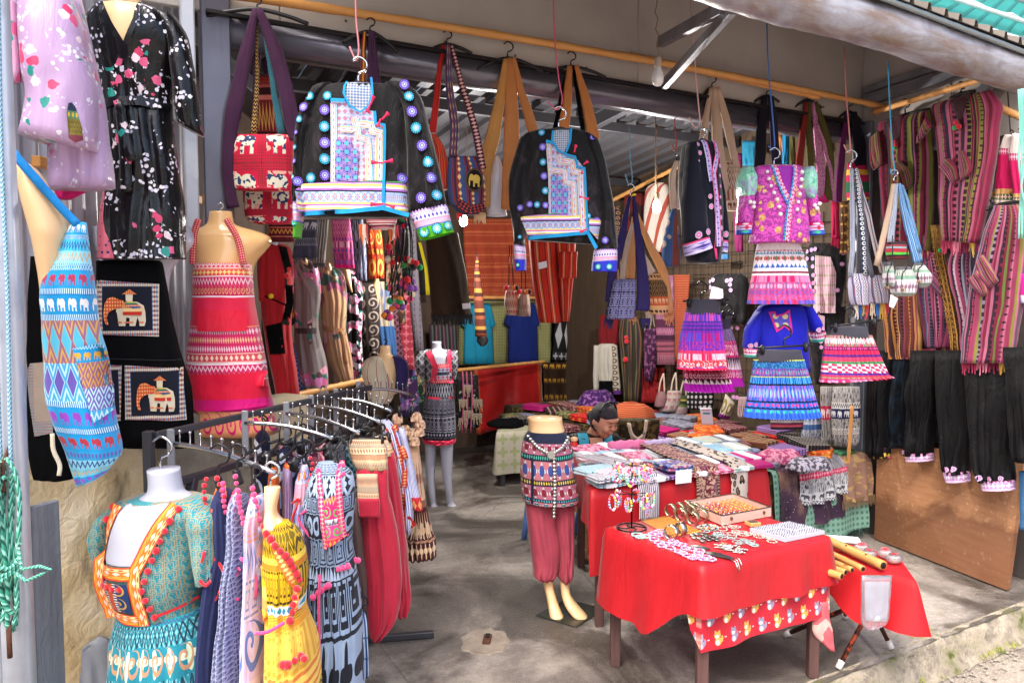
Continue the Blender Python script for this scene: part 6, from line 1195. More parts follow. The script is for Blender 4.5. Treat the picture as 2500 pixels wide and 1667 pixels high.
tube(t,'mannequin_torso',[(898,1118,1182),(950,1115,1190),(980,1080,1225),(1030,1060,1250),(1120,1080,1240),(1200,1090,1230)],SKINM,[.05,.05,.08,.1,.1,.1],wr=0,p=2)
tube(t,'front',[(965,1060,1140),(1000,1015,1170),(1080,1003,1200),(1190,1035,1215),(1255,1045,1190)],fab('cream_red_stripe',lambda m:m.mix(((m.s*3.2+m.t*.6).fr()<.07),h('c8bca4'),h('b02428')),.85),[.06,.1,.12,.12,.12],y=-.02,fold=(.01,2,1))
tube(t,'front',[(965,1195,1250),(1000,1205,1290),(1080,1220,1305),(1165,1215,1290)],fab('navy_violet_cotton','2c2458',.85),[.05,.1,.11,.1],y=-.01);hook(t,1150,898,40)
t=T('dress_mannequin','black patterned dress with coral yoke on white full length mannequin','dress',Pl('A5',1490,1100,6.1,6))
BKD=fab('black_block_print',lambda m:tile(m,'17171c','8a8a94',16,'gk',None,None,'a0a0a8','x'),.85);COY=fab('coral_yoke',hm([(1,'d83a50','zig','f0a0a0',6),(1,'9ab0c8','flw','8a3a60',3),(.8,'3a3a48'),(1,'a8b8cc','flw','b04a60',3),(1,'d83a50','zig','f0a0a0',6)]),.8)
tube(t,'torso',[(872,1450,1508),(915,1448,1512),(940,1430,1540),(1000,1420,1560),(1120,1430,1560)],SKINW,[.05,.05,.08,.1,.08],wr=0,p=2)
b=tube(t,'bodice',[(922,1410,1560),(960,1390,1590),(1050,1405,1585),(1135,1412,1580)],BKD,[.08,.12,.13,.12],y=-.01)
for x0,x1,g in((1335,1420,0),(1560,1618,1)):tube(t,'sleeve',[(930,x0+40-20*g,x1-5*g),(1000,x0,x1),(1070,x0+25-20*g,x1-10),(1110,x0+45-15*g,x1-15)],BKD,[.05,.08,.07,.05])
tube(t,'skirt',[(1125,1412,1580),(1250,1395,1592),(1400,1382,1600),(1480,1384,1602)],fab('black_block_skirt',hm([(2,'202028','x','8a8a98',8),(2.4,'6a6a78','gk','1c1c24',6),(2.4,'2a2a34','gk','9a9aa8',6),(1,'1a1a20','dia','a0a0b0',9),(1,'50505c','tri','141418',18)]),.85),[.12,.15,.17,.18],fold=(.016,6,.7),y=-.01)
tube(t,'hem',[(1475,1384,1602),(1502,1386,1604)],fab('coral_hem','e03a58',.85),.19,y=-.01,fold=(.016,6,.01),cap=(0,0))
decal(t,'chest',[(1450,922),(1540,922),(1530,1005),(1480,1005)],SKINW,b);decal(t,'yoke',[(1482,1005),(1555,1005),(1560,1125),(1450,1125)],COY,b,.008);ribbon(t,'neck_braid',[(1425,930),(1470,1020),(1455,1125)],34,fab('coral_hem','e03a58',.85),b,.01);ribbon(t,'neck_braid',[(1560,930),(1555,1020),(1570,1125)],30,fab('coral_hem','e03a58',.85),b,.01)
bpx(t,'pompom',along([(1560,930),(1585,1000),(1580,1100)],9),.012,[POMP],b);ribbon(t,'pocket_trim',[(1425,1215),(1500,1218)],14,fab('coral_hem','e03a58',.85),[o for o in t.e.children if o.name.startswith('skirt')][0],.01);ribbon(t,'pocket_trim',[(1555,1215),(1590,1220)],14,fab('coral_hem','e03a58',.85),[o for o in t.e.children if o.name.startswith('skirt')][0],.01)
t.pl=Pl('A6',1460,200,6.1,6);t.pl.o=t.loc
tube(t,'leg',[(150,1378,1445),(260,1382,1445),(380,1388,1438),(470,1400,1442),(535,1412,1448),(560,1412,1470),(586,1408,1478)],SKINW,[.08,.08,.065,.06,.04,.06,.07],wr=0,y=[0,0,0,0,0,-.03,-.06])
tube(t,'leg',[(150,1462,1545),(260,1470,1542),(380,1482,1538),(470,1498,1540),(530,1506,1546),(556,1510,1580),(582,1508,1598)],SKINW,[.08,.08,.065,.06,.04,.06,.07],wr=0,y=[0,0,0,0,0,-.03,-.06])
t=T('beaded_bag','black beaded hip bag with hanging bead fringes on the back wall','bag',Pl('A5',1670,1150,7.2,20),GI['back'])
tube(t,'body',[(1085,1600,1745),(1250,1598,1750),(1420,1605,1750)],fab('black_beaded',lambda m:m.mix(m.vor(None,30)[0]<.3,h('0e0d10'),m.ramp(m.vor(None,30)[1],[(0,h('5a3a6a')),(.4,h('3a6a5a')),(.7,h('8a8a70'))])),.6),.03)
for(x,y)in((1640,1150),(1610,1240),(1700,1240),(1640,1310),(1610,1360),(1700,1330)):fringe(t,'bead_fringe',x,x+60,y,60,fab('bead_thread',lambda m:m.mix((m.t*7).fr()<.5,h('6a5a48'),h('a89a88')),.5),n=8,y=-.05,r=.008)
for x in(1635,1660,1690):wpx(t,'ribbon',[(x,1060),(x+6,1250),(x-4,1450)],.007,fab('rose_ribbon','a84a68',.8),-.05)
# back wall
drape('wall_cloth','coral patterned cloth hanging high on the back wall','B2',[(88,205,600),(300,215,650),(500,235,668),(588,250,672)],fab('coral_weave',lambda m:m.mix(k_dia(m,m.s*40,(m.t*26).fr())&((m.t*9).fr()<.55),m.mix(k_vst(m,m.s*70,m.t),h('8f3322'),h('a3452c')),h('c06a40')),.85),'back',.0,(.02,5,.4),.02,cat='cloth')
drape('wall_cloth','pale green cloth backing the T shirts','B2',[(615,185,775),(800,182,778),(1022,180,780)],fab('pale_green',lambda m:m.mix(k_dot(m,m.x*30,(m.z*30).fr()),h('9a9a6a'),h('848850')),.85),'back',-.02,(.01,4,.4),.015,cat='cloth')
for lb,x0,x1,y0,y1,col in(('turquoise T shirt on the back wall',195,412,630,1012,'1a86a8'),('royal blue T shirt on the back wall',476,696,628,1020,'14266e')):
 m_=fab('tshirt_'+col,col,.85);w_=x1-x0
 drape('t_shirt',lb,'B2',[(y0,x0+.3*w_,x1-.25*w_),(y0+12,x0+.15*w_,x1-.12*w_),(y0+150,x0+.1*w_,x1-.05*w_),(y1,x0+.08*w_,x1-.02*w_)],m_,'back',.06,(.015,3,1),.04,cat='T shirt',parts=[lambda t,b,x0=x0,x1=x1,y0=y0,m_=m_,w_=w_:(tube(t,'sleeve',[(x0+.15*w_,y0+15,x0+.3*w_,y0+12),(x0-.02*w_,y0+130,x0+.14*w_,y0+160)],m_,.04),tube(t,'sleeve',[(x1-.3*w_,y0+12,x1-.12*w_,y0+15),(x1-.14*w_,y0+160,x1,y0+130)],m_,.04))])
drape('dress','black dress with white mandala print','B2',[(610,870,950),(680,815,970),(850,790,978),(990,778,982)],fab('mandala',lambda m:bands(m,[(3,'1a1a1e','scr','9a9aa0',2,'tri','77777e',8),(4,'0f0f13','dia','b0b0b4',3),(1,'2a2a30','flw','a0a0a8',5)]),.8),'back',.08)
drape('silk_cloth','bright red silk cloth hanging low on the back wall','B2',[(272,1046,712,1010),(285,1150,716,1120),(300,1300,722,1240),(290,1470,732,1345)],fab('red_silk',lambda m:m.mix((m.s>.93)|(m.s<.06),h('a01818'),m.mix(k_nz(m,m.s*40,m.t*20),h('a82018'),h('b86a30'))),.45,.3,.5,ws=4),'back',.1,(.035,4,.5),.02,cat='cloth')
drape('elephant_cloth','brown cloth with gold elephants hanging low on the back wall','B2',[(1005,715,985),(1150,722,975),(1345,735,960)],fab('brown_gold_elephant',hm([(1,'3a2414','ele','b88a30',5),(1,'2e1c10'),(.8,'3a2414','ele','a87c2c',7),(1,'2e1c10'),(.8,'3a2414','ele','9a7028',6),(1.4,'281810')]),.7),'back',.1,(.03,4,.5),.02,cat='cloth')
drape('trousers','plum striped trousers behind the mannequin dress','B2',[(765,-10,175),(1050,10,185)],fab('plum_green_stripe',lambda m:stripes(m,m.s*4,[(1,'3a2a34'),(.6,'4a5a50'),(1,'2a2028'),(.6,'6a4a58')]),.85),'back',.15)
t=T('umbrella','folded striped cloth umbrella hanging on the back wall','umbrella',Pl('B2',310,350,6.6))
tube(t,'canopy',[(330,292,308),(450,282,318),(650,282,345),(840,288,364)],fab('umbrella_stripe',hm([(1,'5a2a20'),(.5,'a87a38'),(.5,'3a1c18'),(.5,'8a4a30')]*5),.8),[.01,.03,.04,.05]);tube(t,'handle',[(838,300,362),(870,296,372),(898,320,352)],BLACKPL,.05);wpx(t,'cord',[(290,300),(300,350)],.004,BLACKPL)
for lb,rows,m_ in(('pink elephant drawstring pouch hanging left',[(515,495,540),(560,480,555),(640,472,568),(705,490,560)],fab('pink_elephant',hm([(1,'b8a090','zig','8a4a48',6),(1.2,'c0a898','ele','a84a48',3),(1,'b89a88','zig','8a5048',6),(1,'c0a898','ele','a04440',4)]),.85)),('grey striped drawstring pouch hanging right',[(540,575,620),(600,565,636),(710,555,638)],fab('grey_pouch',hm([(1,'a09488','zig','5a4a44',6),(1,'8a7a70','blk','b0a498',8),(1,'a89c90','x','6a5248',6)]),.85))):
 t=T('drawstring_pouch',lb,'pouch',Pl('B2',rows[0][1],rows[0][0],5.2,0),'pouches hanging on black cords');tube(t,'body',rows,m_,[.03,.06,.07,.05][:len(rows)])
 c=(rows[0][1]+rows[0][2])/2
 for dx in(-16,14):wpx(t,'cord',[(c+dx,rows[0][0]),(c-4+dx*.4,260)],.004,BLACKPL)
 balls(t,'pompom',[t.pl.uv(c+dx,rows[0][0]+15)+Vector((0,-.05,0))for dx in(-30,20,34)],.018,[POMR,POMO,POMB])
t=T('trousers','red and orange striped trousers under the second velvet jacket','trousers',Pl('B2',780,240,4.9,6))
RST=fab('red_orange_stripe',lambda m:stripes(m,m.s*2.4,[(1,'b8281c'),(.4,'6a2018'),(.8,'c83c20'),(.3,'d8a0a0'),(.5,'c87028'),(.4,'7a2a18'),(.8,'c02c20')]),.8)
tube(t,'leg',[(225,628,800),(480,650,815),(750,695,834)],RST,[.06,.08,.07],fold=(.01,3,1));tube(t,'leg',[(225,780,935),(480,805,918),(742,832,890)],RST,[.06,.08,.07],fold=(.01,3,1),y=.02)
tube(t,'pocket',[(305,810,925),(470,802,918)],RST,.02,y=-.09);tube(t,'tag',[(672,375,728,362),(680,415,732,402)],plain('white_paper','dcdce4',.8),.002,y=-.1,wr=0)
RW='right'
drape('vest','dark vest with red and white borders','B2',[(290,920,1010),(420,930,1035),(520,940,1040),(580,1000,1040)],fab('red_white_border',lambda m:stripes(m,m.s*2+m.t*.8,[(1,'3a2420'),(.4,'b8b0a8'),(.5,'8a1c24'),(.4,'b8b0a8'),(1,'2c1c1c')]),.85),'back',.3)
drape('dress','dark dress with red and yellow brush marks','B2',[(540,950,1050),(700,965,1080),(990,970,1075)],fab('dark_brush',lambda m:m.mix(m.noise(m.vec(m.x*3,m.y,m.z),9,1)>.66,m.mix(m.noise(None,7,1)>.62,h('171316'),h('8a2420')),h('b8a020')),.85),'back',.25)
drape('scarf','grey pinstriped scarf near the back corner','B2',[(440,1070,1130),(560,1060,1120),(645,1065,1090)],fab('grey_pinstripe',lambda m:stripes(m,m.s*6,[(2,'7a7474'),(1,'4a4648')]),.85),'back',.4)
drape('top','deep red top behind the white blouse','B2',[(700,1085,1200),(800,1075,1210),(910,1080,1205)],fab('deep_red','6e1218',.85),RW,.1)
WBL=fab('white_blouse','b8b4a8',.85)
drape('blouse','white blouse with ringed sleeve border hanging near the back corner','B2',[(885,1090,1170),(905,1065,1190),(1000,1062,1185),(1110,1078,1178),(1130,1090,1170)],WBL,RW,.15,parts=[lambda t,b:(tube(t,'sleeve',[(895,1055,1085),(1050,1050,1082),(1190,1050,1080)],WBL,.04,y=-.02),tube(t,'sleeve',[(895,1170,1200),(1050,1175,1215),(1190,1178,1228)],fab('ringed_sleeve',lambda m:m.mix(k_rng(m,m.s,(m.t*8).fr()),h('b8b4a8'),h('6a4a30')),.85),.04,y=-.02),tube(t,'cuff',[(1180,1178,1230),(1205,1180,1232)],fab('purple_cuff','5a2a78',.8),.045,y=-.02),tube(t,'cuff',[(1180,1048,1082),(1200,1050,1084)],fab('purple_cuff','5a2a78',.8),.045,y=-.02)),lambda t,b:tube(t,'black_skirt',[(1120,1085,1178),(1230,1075,1185)],BLK,.05)])
drape('jacket','dark olive striped jacket on the right wall','B2',[(725,1215,1340),(850,1205,1365),(1050,1225,1355),(1255,1240,1340)],fab('olive_plum_stripe',lambda m:stripes(m,m.s*3,[(1,'2f2c20'),(.6,'5a5a38'),(.8,'3a2434'),(.5,'6a4a30'),(.7,'24201c')]),.85),RW,.1,(.03,5,.6),.06,parts=[lambda t,b:bpx(t,'tassel',[(1270,845),(1272,870),(1265,985)],.025,[POMR],b)])
drape('lace_cloth','purple lace cloth on the right wall','B2',[(790,1365,1440),(950,1362,1450),(1125,1375,1420)],fab('purple_lace',lambda m:m.mix(m.noise(None,26,2)>.55,h('3c1838'),h('7a4a70')),.85),RW,.05,cat='cloth')
drape('woven_cloth','lilac woven cloth with meander borders on the right wall','B2',[(450,1440,1555),(750,1440,1560),(1018,1445,1565)],fab('lilac_woven',hm([(5,'6a3a54','dio','a87a90',5),(1,'4a2038'),(1,'7a4460','zig','a8708a',9),(.6,'3a1830'),(2,'8a4a5a','str','5a2c40',1),(1.2,'7a3a50','gk','b08090',6)]),.85),RW,.08,(.008,4,.5),.02,cat='cloth')
drape('woven_cloth','orange woven cloth clipped to the wire rail','B2',[(445,1555,1660),(750,1560,1640),(1000,1562,1620)],fab('orange_woven',lambda m:m.mix(k_dia(m,m.s*22,(m.t*40).fr()),h('7a3420'),h('a8583a')),.85),RW,.1,(.008,4,.5),.02,cat='cloth')
drape('wall_sheet','plain red sheet at the foot of the right wall','B2',[(1040,1350,1500),(1260,1345,1490)],fab('plain_red_sheet','8a1a1c',.8),RW,-.02,cat='sheet')
drape('robe','white robe with brick red patchwork behind the lit bulb','C5',[(340,620,730),(400,540,755),(600,520,760),(850,530,770),(1000,600,760)],fab('brick_patchwork',lambda m:m.mix(((m.s*2.2+(m.t*2.6)).fr()<.32),h('a8a098'),m.mix(k_chk(m,m.s*16,(m.t*16).fr()),h('7a2c20'),h('98483a'))),.85),RW,.15,(.015,3,.6),.06)
drape('robe','dark robe with gold scroll pattern beside the patchwork robe','C5',[(560,225,290),(700,230,300),(900,235,290)],fab('gold_scroll_dark',lambda m:tile(m,'2c1c30','9a7a48',20,'scr'),.85),RW,.1)
drape('garment','dark red garment with yellow label on the right wall','C5',[(440,330,540),(700,330,520),(1150,310,420)],fab('dark_red_garment',lambda m:m.mix(m.noise(None,8,1)>.66,m.mix(m.noise(None,5,2)>.5,h('2c1216'),h('5a1818')),h('b89a18')),.85),RW,.02)
for lb,rows,cc,sh_,ring in(('black velvet jacket with medallions and pink panel on the grid',[(245,730,930),(300,700,960),(450,705,960),(690,745,925)],'c8909c',(775,325,900,690),[(712,300),(715,345),(745,290),(755,345),(755,395),(760,450),(760,500),(762,550),(770,285),(945,310),(940,380),(912,545)]),('black velvet jacket with medallions left on the grid',[(440,130,300),(480,90,330),(620,80,335),(760,110,330)],'b88aa8',(115,520,190,600),[(95,490),(120,480),(100,525),(215,485),(238,480),(235,510),(238,545),(225,785),(265,785),(240,1225),(262,1228)]),('plain black velvet jacket with pink sash low on the grid',[(650,700,960),(900,720,940),(1140,750,920)],'b06a8a',(790,690,830,830),[(810,870),(812,905)])):
 drape('velvet_jacket',lb,'B5',rows,VELV,RW,.12,(.015,3,.8),.06,cat='jacket',parts=[patch([(sh_[0],sh_[1]),(sh_[2]-30,sh_[1]+10),(sh_[2],sh_[3]-260 if sh_[3]-sh_[1]>300 else sh_[1]+20),(sh_[2],sh_[3]),(sh_[0]-20,sh_[3])],fab('pleated_panel_'+cc,lambda m,cc=cc:m.mix((m.s*14).fr()<.4,m.mix((m.t*6).fr()<.2,h(cc),h('8a7a40')),h('e0d0d8')),.85),'panel'),lambda t,b,ring=ring:[disc(t,'medallion',x,y,14,MEDP,b,15,.01)for x,y in ring]])
for lb,crop,rows,mt in(('crimson fringed scarf high on the right wall','B5',[(-20,858,912),(150,862,915),(215,865,918)],fab('crimson_scarf','a01440',.85)),('brown and gold fringed scarf high on the right wall','B5',[(-20,920,972),(220,925,970)],fab('brown_gold_scarf',lambda m:tile(m,'5a3a20','b8904a',16,'flw'),.85)),('teal cloth hung below the lintel','B4',[(900,30,130),(1060,35,125)],fab('teal_cloth','1a6a88',.8)),('bright blue cloth strip below the lintel','B4',[(840,290,330),(1060,285,330)],fab('bright_blue','1a78a8',.8)),('magenta cloth below the lintel','C5',[(60,1365,1460),(350,1370,1450)],fab('dark_magenta','6a1448',.8)),('olive cloth strip below the lintel','B4',[(850,335,365),(1060,340,380)],fab('olive_cotton','4f4a22',.85)),('tan scarf strip below the lintel','B4',[(860,255,290),(1100,260,320)],TAN),('blue denim bag body on the grid','C5',[(1020,1215,1330),(1070,1210,1335)],fab('denim','3a6a98',.85)),('magenta scarf between jacket and sequin top','C5',[(600,1380,1470),(1000,1390,1470)],fab('dark_magenta','6a1448',.8))):
 drape('scarf',lb,crop,rows,mt,RW,.12,(.01,3,.6),.03,fr=[(rows[-1][1],rows[-1][2],rows[-1][0],80,mt,14)]if 'fringed' in lb else None)
EPT=fab('elephant_trouser_print',hm([(2.4,'b8b4b0','nz','2a2a30',26),(1,'c8c4c0','zig','3a3a40',10),(1.6,'20264a','ele','c8c8cc',3),(1.6,'b0aca8','nz','2c2c34',24),(1,'c0bcb8','scr','34343c',7),(2,'a8a4a4','nz','202028',26)]),.85);EPB=fab('elephant_trouser_blue',hm([(2,'a8acb8','ele','4a5a7a',4),(1,'3a5a8a'),(2,'b0b4bc','nz','4a5068',20),(1.6,'a0a4b0','ele','50587a',4),(1,'24406a')]),.85);EPR=fab('elephant_trouser_red',hm([(2,'b0aca8','nz','4a4448',22),(1.5,'b02848','ele','d8c8c8',2),(3,'a8a4a0','nz','3a363c',22)]),.85)
for lb,rows,mt in(('grey blue elephant print trousers under the blue skirt',[(1330,675,800),(1450,668,810),(1560,665,800)],EPB),('red banded elephant print trousers by the post',[(1160,790,880),(1350,795,890),(1520,800,895)],EPR),('navy banded elephant print trousers by the post',[(1160,870,1045),(1350,860,1050),(1530,870,1040)],EPT)):
 drape('elephant_trousers',lb,'B5',rows,mt,RW,.2,(.02,5,.4),.06,cat='trousers')
drape('leg_warmer','white knitted sleeve with purple hem hanging on the grid','B5',[(185,1205,250,1270),(165,1290,230,1320),(143,1340,207,1370)],fab('white_knit',lambda m:bands(m,[(5,'b8b0a0','rng','8a7a40',2),(1.4,'7a2078')]),.85),RW,.3,cat='sleeve')
drape('skirt','white fringed sampler skirt on the grid','B5',[(1225,270,330),(1290,262,370),(1350,262,385)],fab('sampler',lambda m:m.mix((m.s*12).fr()<.4,h('8a5a68'),h('b8b0a8')),.85),RW,.3)
drape('scarf','black and white lettered scarf lying over the grid foot','B5',[(1350,470,680),(1430,475,690)],fab('xoxo_stripe',hm([(1,'1c1c20','rng','b0b0b0',9),(.5,'8a8a8a'),(.6,'5a1c3a'),(.5,'9a3a4a'),(.6,'2a1c24')]),.85),RW,.3,(.005,3,.5),.02)
for lb,crop,rows,mt,wh,o in(('dark green printed garment at the end of the left wall','A5',[(1080,1300,1400),(1250,1290,1410),(1420,1290,1400)],fab('dark_green_print',flo('1c2a20',['6a3a40','4a6a4a','8a7a58'],14),.85),'left',.1),('violet printed dress low on the left wall','A5',[(960,1230,1330),(1100,1240,1350),(1350,1250,1370)],fab('violet_print_dress',flo('3a2048',['8a5a98','a87a90','5a4a80'],14),.85),'left',.0),('brown printed dress high on the left wall','A5',[(330,1160,1250),(500,1150,1260),(760,1170,1280)],fab('brown_print_dress',flo('4a3428',['a8886a','7a5a48','b06a5a'],14),.85),'left',-.1),('black dress with white dots low on the right wall','B2',[(1170,1640,1800),(1240,1635,1810),(1300,1640,1800)],fab('black_white_dots',lambda m:m.mix(k_dot(m,m.s*6,(m.t*4).fr()),h('0c0b0e'),h('a8a4a8')),.85),'right',.1),('maroon striped cloth high on the right wall','B2',[(60,1170,1260),(300,1170,1250),(560,1180,1240)],fab('maroon_cloth',lambda m:stripes(m,m.s*4,[(1,'3a1420'),(.6,'6a2a38'),(.4,'8a6a48')]),.85),'right',.0),('grey blue printed cloth on the back wall corner','B2',[(620,985,1070),(800,985,1075),(1000,990,1070)],fab('grey_blue_cloth',lambda m:tile(m,'2c3040','6a7488',14,'flw'),.85),'back',.05)):
 drape('hanging_garment',lb,crop,rows,mt,wh,o,cat='garment')
for lb,rows,m_ in(('red checked cotton tote bag',[(1190,1455,1500),(1230,1440,1510),(1285,1430,1500)],fab('red_check_tote',lambda m:m.mix(k_chk(m,m.s*3,(m.t*4).fr()),h('9a8a8a'),h('7a2030')),.85)),('pink elephant cotton tote bag',[(1185,1515,1595),(1240,1500,1605),(1312,1462,1580)],fab('pink_tote',lambda m:m.mix(k_ele(m,m.s*3,(m.t*3).fr()),h('b0a098'),h('a06a70')),.85)),('green striped cotton tote bag',[(1215,1590,1640),(1260,1580,1645),(1335,1530,1640)],fab('green_tote',hm([(1,'3a4a2a'),(.5,'9a8a3a'),(.7,'24301c'),(.5,'5a6a3a'),(1.4,'a89a98','zig','8a5a68',8)]),.85))):
 t=T('tote_bag',lb,'tote bag',Pl('B2',rows[0][1],rows[0][0],6.9,0),'cotton tote bags near the corner');tube(t,'body',rows,m_,[.03,.06,.06]);c=(rows[0][1]+rows[0][2])/2
 for k in(-1,1):wpx(t,'handle',[(c+18*k,rows[0][0]+5),(c+12*k+4,rows[0][0]-60),(c+12,rows[0][0]-115)],.008,CRM)
t=T('wire_grid','wire display grid on the right wall behind the black jackets','wire grid',loc=W(4.1,0),rz=YF)
for i in range(26):b_=.2+.09*i;wire(t,'wire',[(0,b_,.75),(0,b_,2.3)],.003,BLACKPL,n=4)
for i in range(17):z_=.78+.09*i;wire(t,'wire',[(-.006,.18,z_),(-.006,2.48,z_)],.003,BLACKPL,n=4)
# bulbs
def bulb(label,c,x,y,d,lit,cordto,power=0):
 t=T('light_bulb',label,'light bulb',loc=PC(c,x,y,d),group='bare light bulbs')
 gm_=M('bulb_glass_'+str(lit));gm_.plug(gm_.b.inputs['Base Color'],h('e8e8ee'));gm_.b.inputs['Roughness'].default_value=.25
 if lit:gm_.plug(gm_.b.inputs['Emission Color'],(1,.97,.93));gm_.b.inputs['Emission Strength'].default_value=14
 lathe(t,'globe',[(.002,-.045),(.018,-.04),(.028,-.025),(.031,-.005),(.027,.018),(.019,.04),(.016,.05)],gm_.mat)
 lathe(t,'holder',[(.017,.048),(.019,.06),(.019,.085),(.015,.1),(.006,.105)],plain('holder_white','b8a89c',.5))
 q=t.loc_of(PC(c,*cordto,d));pts=[Vector((0,0,.1)).lerp(q,i/12)+Vector((.008*math.sin(i*2.1)if i%12 else 0,0,0))for i in range(13)]
 wire(t,'cord',pts,.003,plain('cord_tan','8a7058',.6),n=5)
 if lit:
  L=bpy.data.lights.new('bulb_light','POINT');L.energy=power;L.shadow_soft_size=.035;L.color=(1,.95,.88)
  o=bpy.data.objects.new('bulb_light',L);COL.objects.link(o);o.parent=t.e;o.location=(0,0,-.085)
bulb('unlit white bulb hanging in front of the beige panels','B1',1322,495,4.0,False,(1308,-60))
bulb('lit white bulb behind the dark striped bag','B1',82,1405,5.9,True,(120,560),42)
bulb('lit white bulb in front of the patchwork robe','B1',1315,1320,5.7,True,(1308,760),42)
# tables
def rpoly(cs,r=.03,n=5):
 out=[]
 for i,c in enumerate(cs):
  a,b=cs[i-1],cs[(i+1)%len(cs)];p0=c+(a-c).normalized()*r;p1=c+(b-c).normalized()*r
  for k in range(n+1):f=k/n;out.append((p0*(1-f)**2+c*2*f*(1-f)+p1*f*f,i))
 return out
def tablecloth(t,name,cs,z,drops,mat,off=.006,flare=.06,rip=.012,step=.025,lift=0,seed=1):
 cs=[Vector((c.x,c.y,0))for c in cs];n=len(cs);pts=[]
 for i in range(n):
  a,b=cs[i],cs[(i+1)%n];L=(b-a).length;m=max(2,int(L/step))
  nr=Vector(((b-a).y,-(b-a).x,0)).normalized();cen=sum(cs,Vector())/n
  if nr.dot((a+b)/2-cen)<0:nr=-nr
  for k in range(m):pts.append((a+(b-a)*(k/m),nr,lin([float(x)for x in drops[i]],k/m),i,k/m))
 m=len(pts);nor=[]
 for k in range(m):v=Vector((0,0,0));[v.__iadd__(pts[(k+j)%m][1])for j in range(-2,3)];nor.append(v.normalized())
 cen=sum((q[0]for q in pts),Vector())/m
 V,UV,FS=[],[],[];NR=[.0,.35,.7,.93,1.0];ND=9
 per=[0]
 for k in range(m):per.append(per[-1]+(pts[(k+1)%m][0]-pts[k][0]).length)
 for r in NR:
  for k in range(m):q=cen.lerp(pts[k][0],r);zz=z+lift-(.004 if r==1 else 0)+.003*noise.noise(Vector((q.x*5,q.y*5,seed)));V.append(Vector((q.x,q.y,zz)));UV.append((per[k],-(1-r)*.4))
 for j in range(1,ND+1):
  f=j/ND
  for k in range(m):
   q,_,dr,i,u=pts[k]
   o=off+dr*f*flare+rip*f*(dr>.02)*(noise.noise(Vector((per[k]*5,seed,0)))*1.6+.6*math.sin(per[k]*26+seed))*min(1,dr*4)
   o=max(o,off*.6);c=q+nor[k]*o;V.append(Vector((c.x,c.y,z+lift-.008-dr*f)));UV.append((per[k],dr*f))
 R_=len(NR)+ND
 for r in range(R_-1):
  for k in range(m):k2=(k+1)%m;FS.append((r*m+k,(r+1)*m+k,(r+1)*m+k2,r*m+k2))
 V=[t.loc_of(v)for v in V]
 o=t.add(name,mesh(name,V,FS,mat,UV))
 return o
def table(label,cs,z,legs,ht=.03,lm=None,group=None,legw=.045):
 c0=sum((Vector((c.x,c.y,0))for c in cs),Vector())/4;t=T('table',label,'table',loc=c0,group=group);q=[t.loc_of(Vector((c.x,c.y,0)))for c in cs]
 V=[v+Vector((0,0,z-.008))for v in q]+[v+Vector((0,0,z-ht))for v in q]
 t.add('top',mesh('top',V,[(0,1,2,3),(7,6,5,4)]+[(i,i+4,(i+1)%4+4,(i+1)%4)for i in range(4)],lm,smooth=False))
 for f in legs:p_=q[f[0]]*(1-f[1])+(q[0]+q[2])/2*f[1];t.add('leg',boxm(legw,legw,z-ht,lm,.004,off=(p_.x,p_.y,(z-ht)/2),name='leg'))
 return t
DWD=fab('dark_table_wood',lambda m:m.mix(m.noise(m.vec(m.x*20,m.y*20,m.z*2),2,3),h('3c2a28'),h('6a4c48')),.7,0,.3)
ZF=.64
FLc,FRc,BLc=GC('C3',1035,905,ZF),GC('C3',2255,615,ZF),GC('C3',110,535,ZF);BRc=FRc+(BLc-FLc)
FC=[FLc,FRc,BRc,BLc]
table('low wooden table carrying the jewellery at the front',FC,ZF,[(0,.1),(1,.12),(2,.12),(3,.1)],lm=DWD)
ct=T('tablecloth','bright red cloth over the front jewellery table','tablecloth',loc=FLc*1.0,solo=True);ct.loc.z=0
fc1=tablecloth(ct,'tablecloth',FC,ZF,[[.19,.19,.195,.2,.2],[.2,.2,.2],[.2,.2,.2],[.33,.34,.335,.345,.34,.36,.34,.29,.23,.195,.19]],REDP,off=.008,flare=.12,rip=.022)
def cats(m):
 u,v=m.s*12,m.t*12;row=v.fl();x=(u+row*.5).fr();y=v.fr();idn=((u+row*.5).fl()+row*2.0)
 par=((idn*.5).fr()>.25)
 body=_el(m,x,y,.5,.66,.2,.2)|_el(m,x,y,.44,.36,.19,.17)|(((x-.33).ab()<.05)&((y-.2).ab()<.07))|(((x-.55).ab()<.05)&((y-.2).ab()<.07))|_el(m,x,y,.72,.55,.06,.16)
 bel=_el(m,x,y,.46,.72,.1,.13)|_el(m,x,y,.42,.42,.1,.08)
 c=m.mix(((y-.5).ab()<.03)&((x-.92).ab()<.06),h('b81e30'),h('e8c0c0'))
 c=m.mix(body,c,m.mix(par,h('d8a050'),h('8a86a0')));return m.mix(bel,c,h('ece4dc'))
CATM=fab('animal_print_cotton',cats,.6,.2,.15,var=.05)
ct=T('tablecloth','red animal print cloth hanging below the red cover of the front table','tablecloth',loc=FLc*1.0,solo=True);ct.loc.z=0
tablecloth(ct,'tablecloth',FC,ZF,[[.335,.34,.33,.34,.335],[.36,.3,.05,.0],[0,0],[.0,.0,.0,.0,.0,.0,.0,.0,.0,.25,.33]],CATM,off=.002,flare=.03,rip=.008,lift=-.003,seed=4)
ct=T('cloth_corner','stained pink corner of old cloth hanging at the right front leg','cloth',Pl('B6',500,1200,FRc.y-.02,20),solo=True)
tube(ct,'cloth_corner',[(1100,440,520),(1200,438,535),(1290,445,556),(1380,530,550)],fab('stained_pink',lambda m:m.mix(m.noise(None,9,3)>.55,h('c86068'),h('d8a8a0')),.8),.012,fold=(.008,2,.5))
ZS=.46
SC_=[GC('B6',545,985,ZS),GC('B6',1030,985,ZS),GC('B6',935,845,ZS),GC('B6',560,745,ZS)]
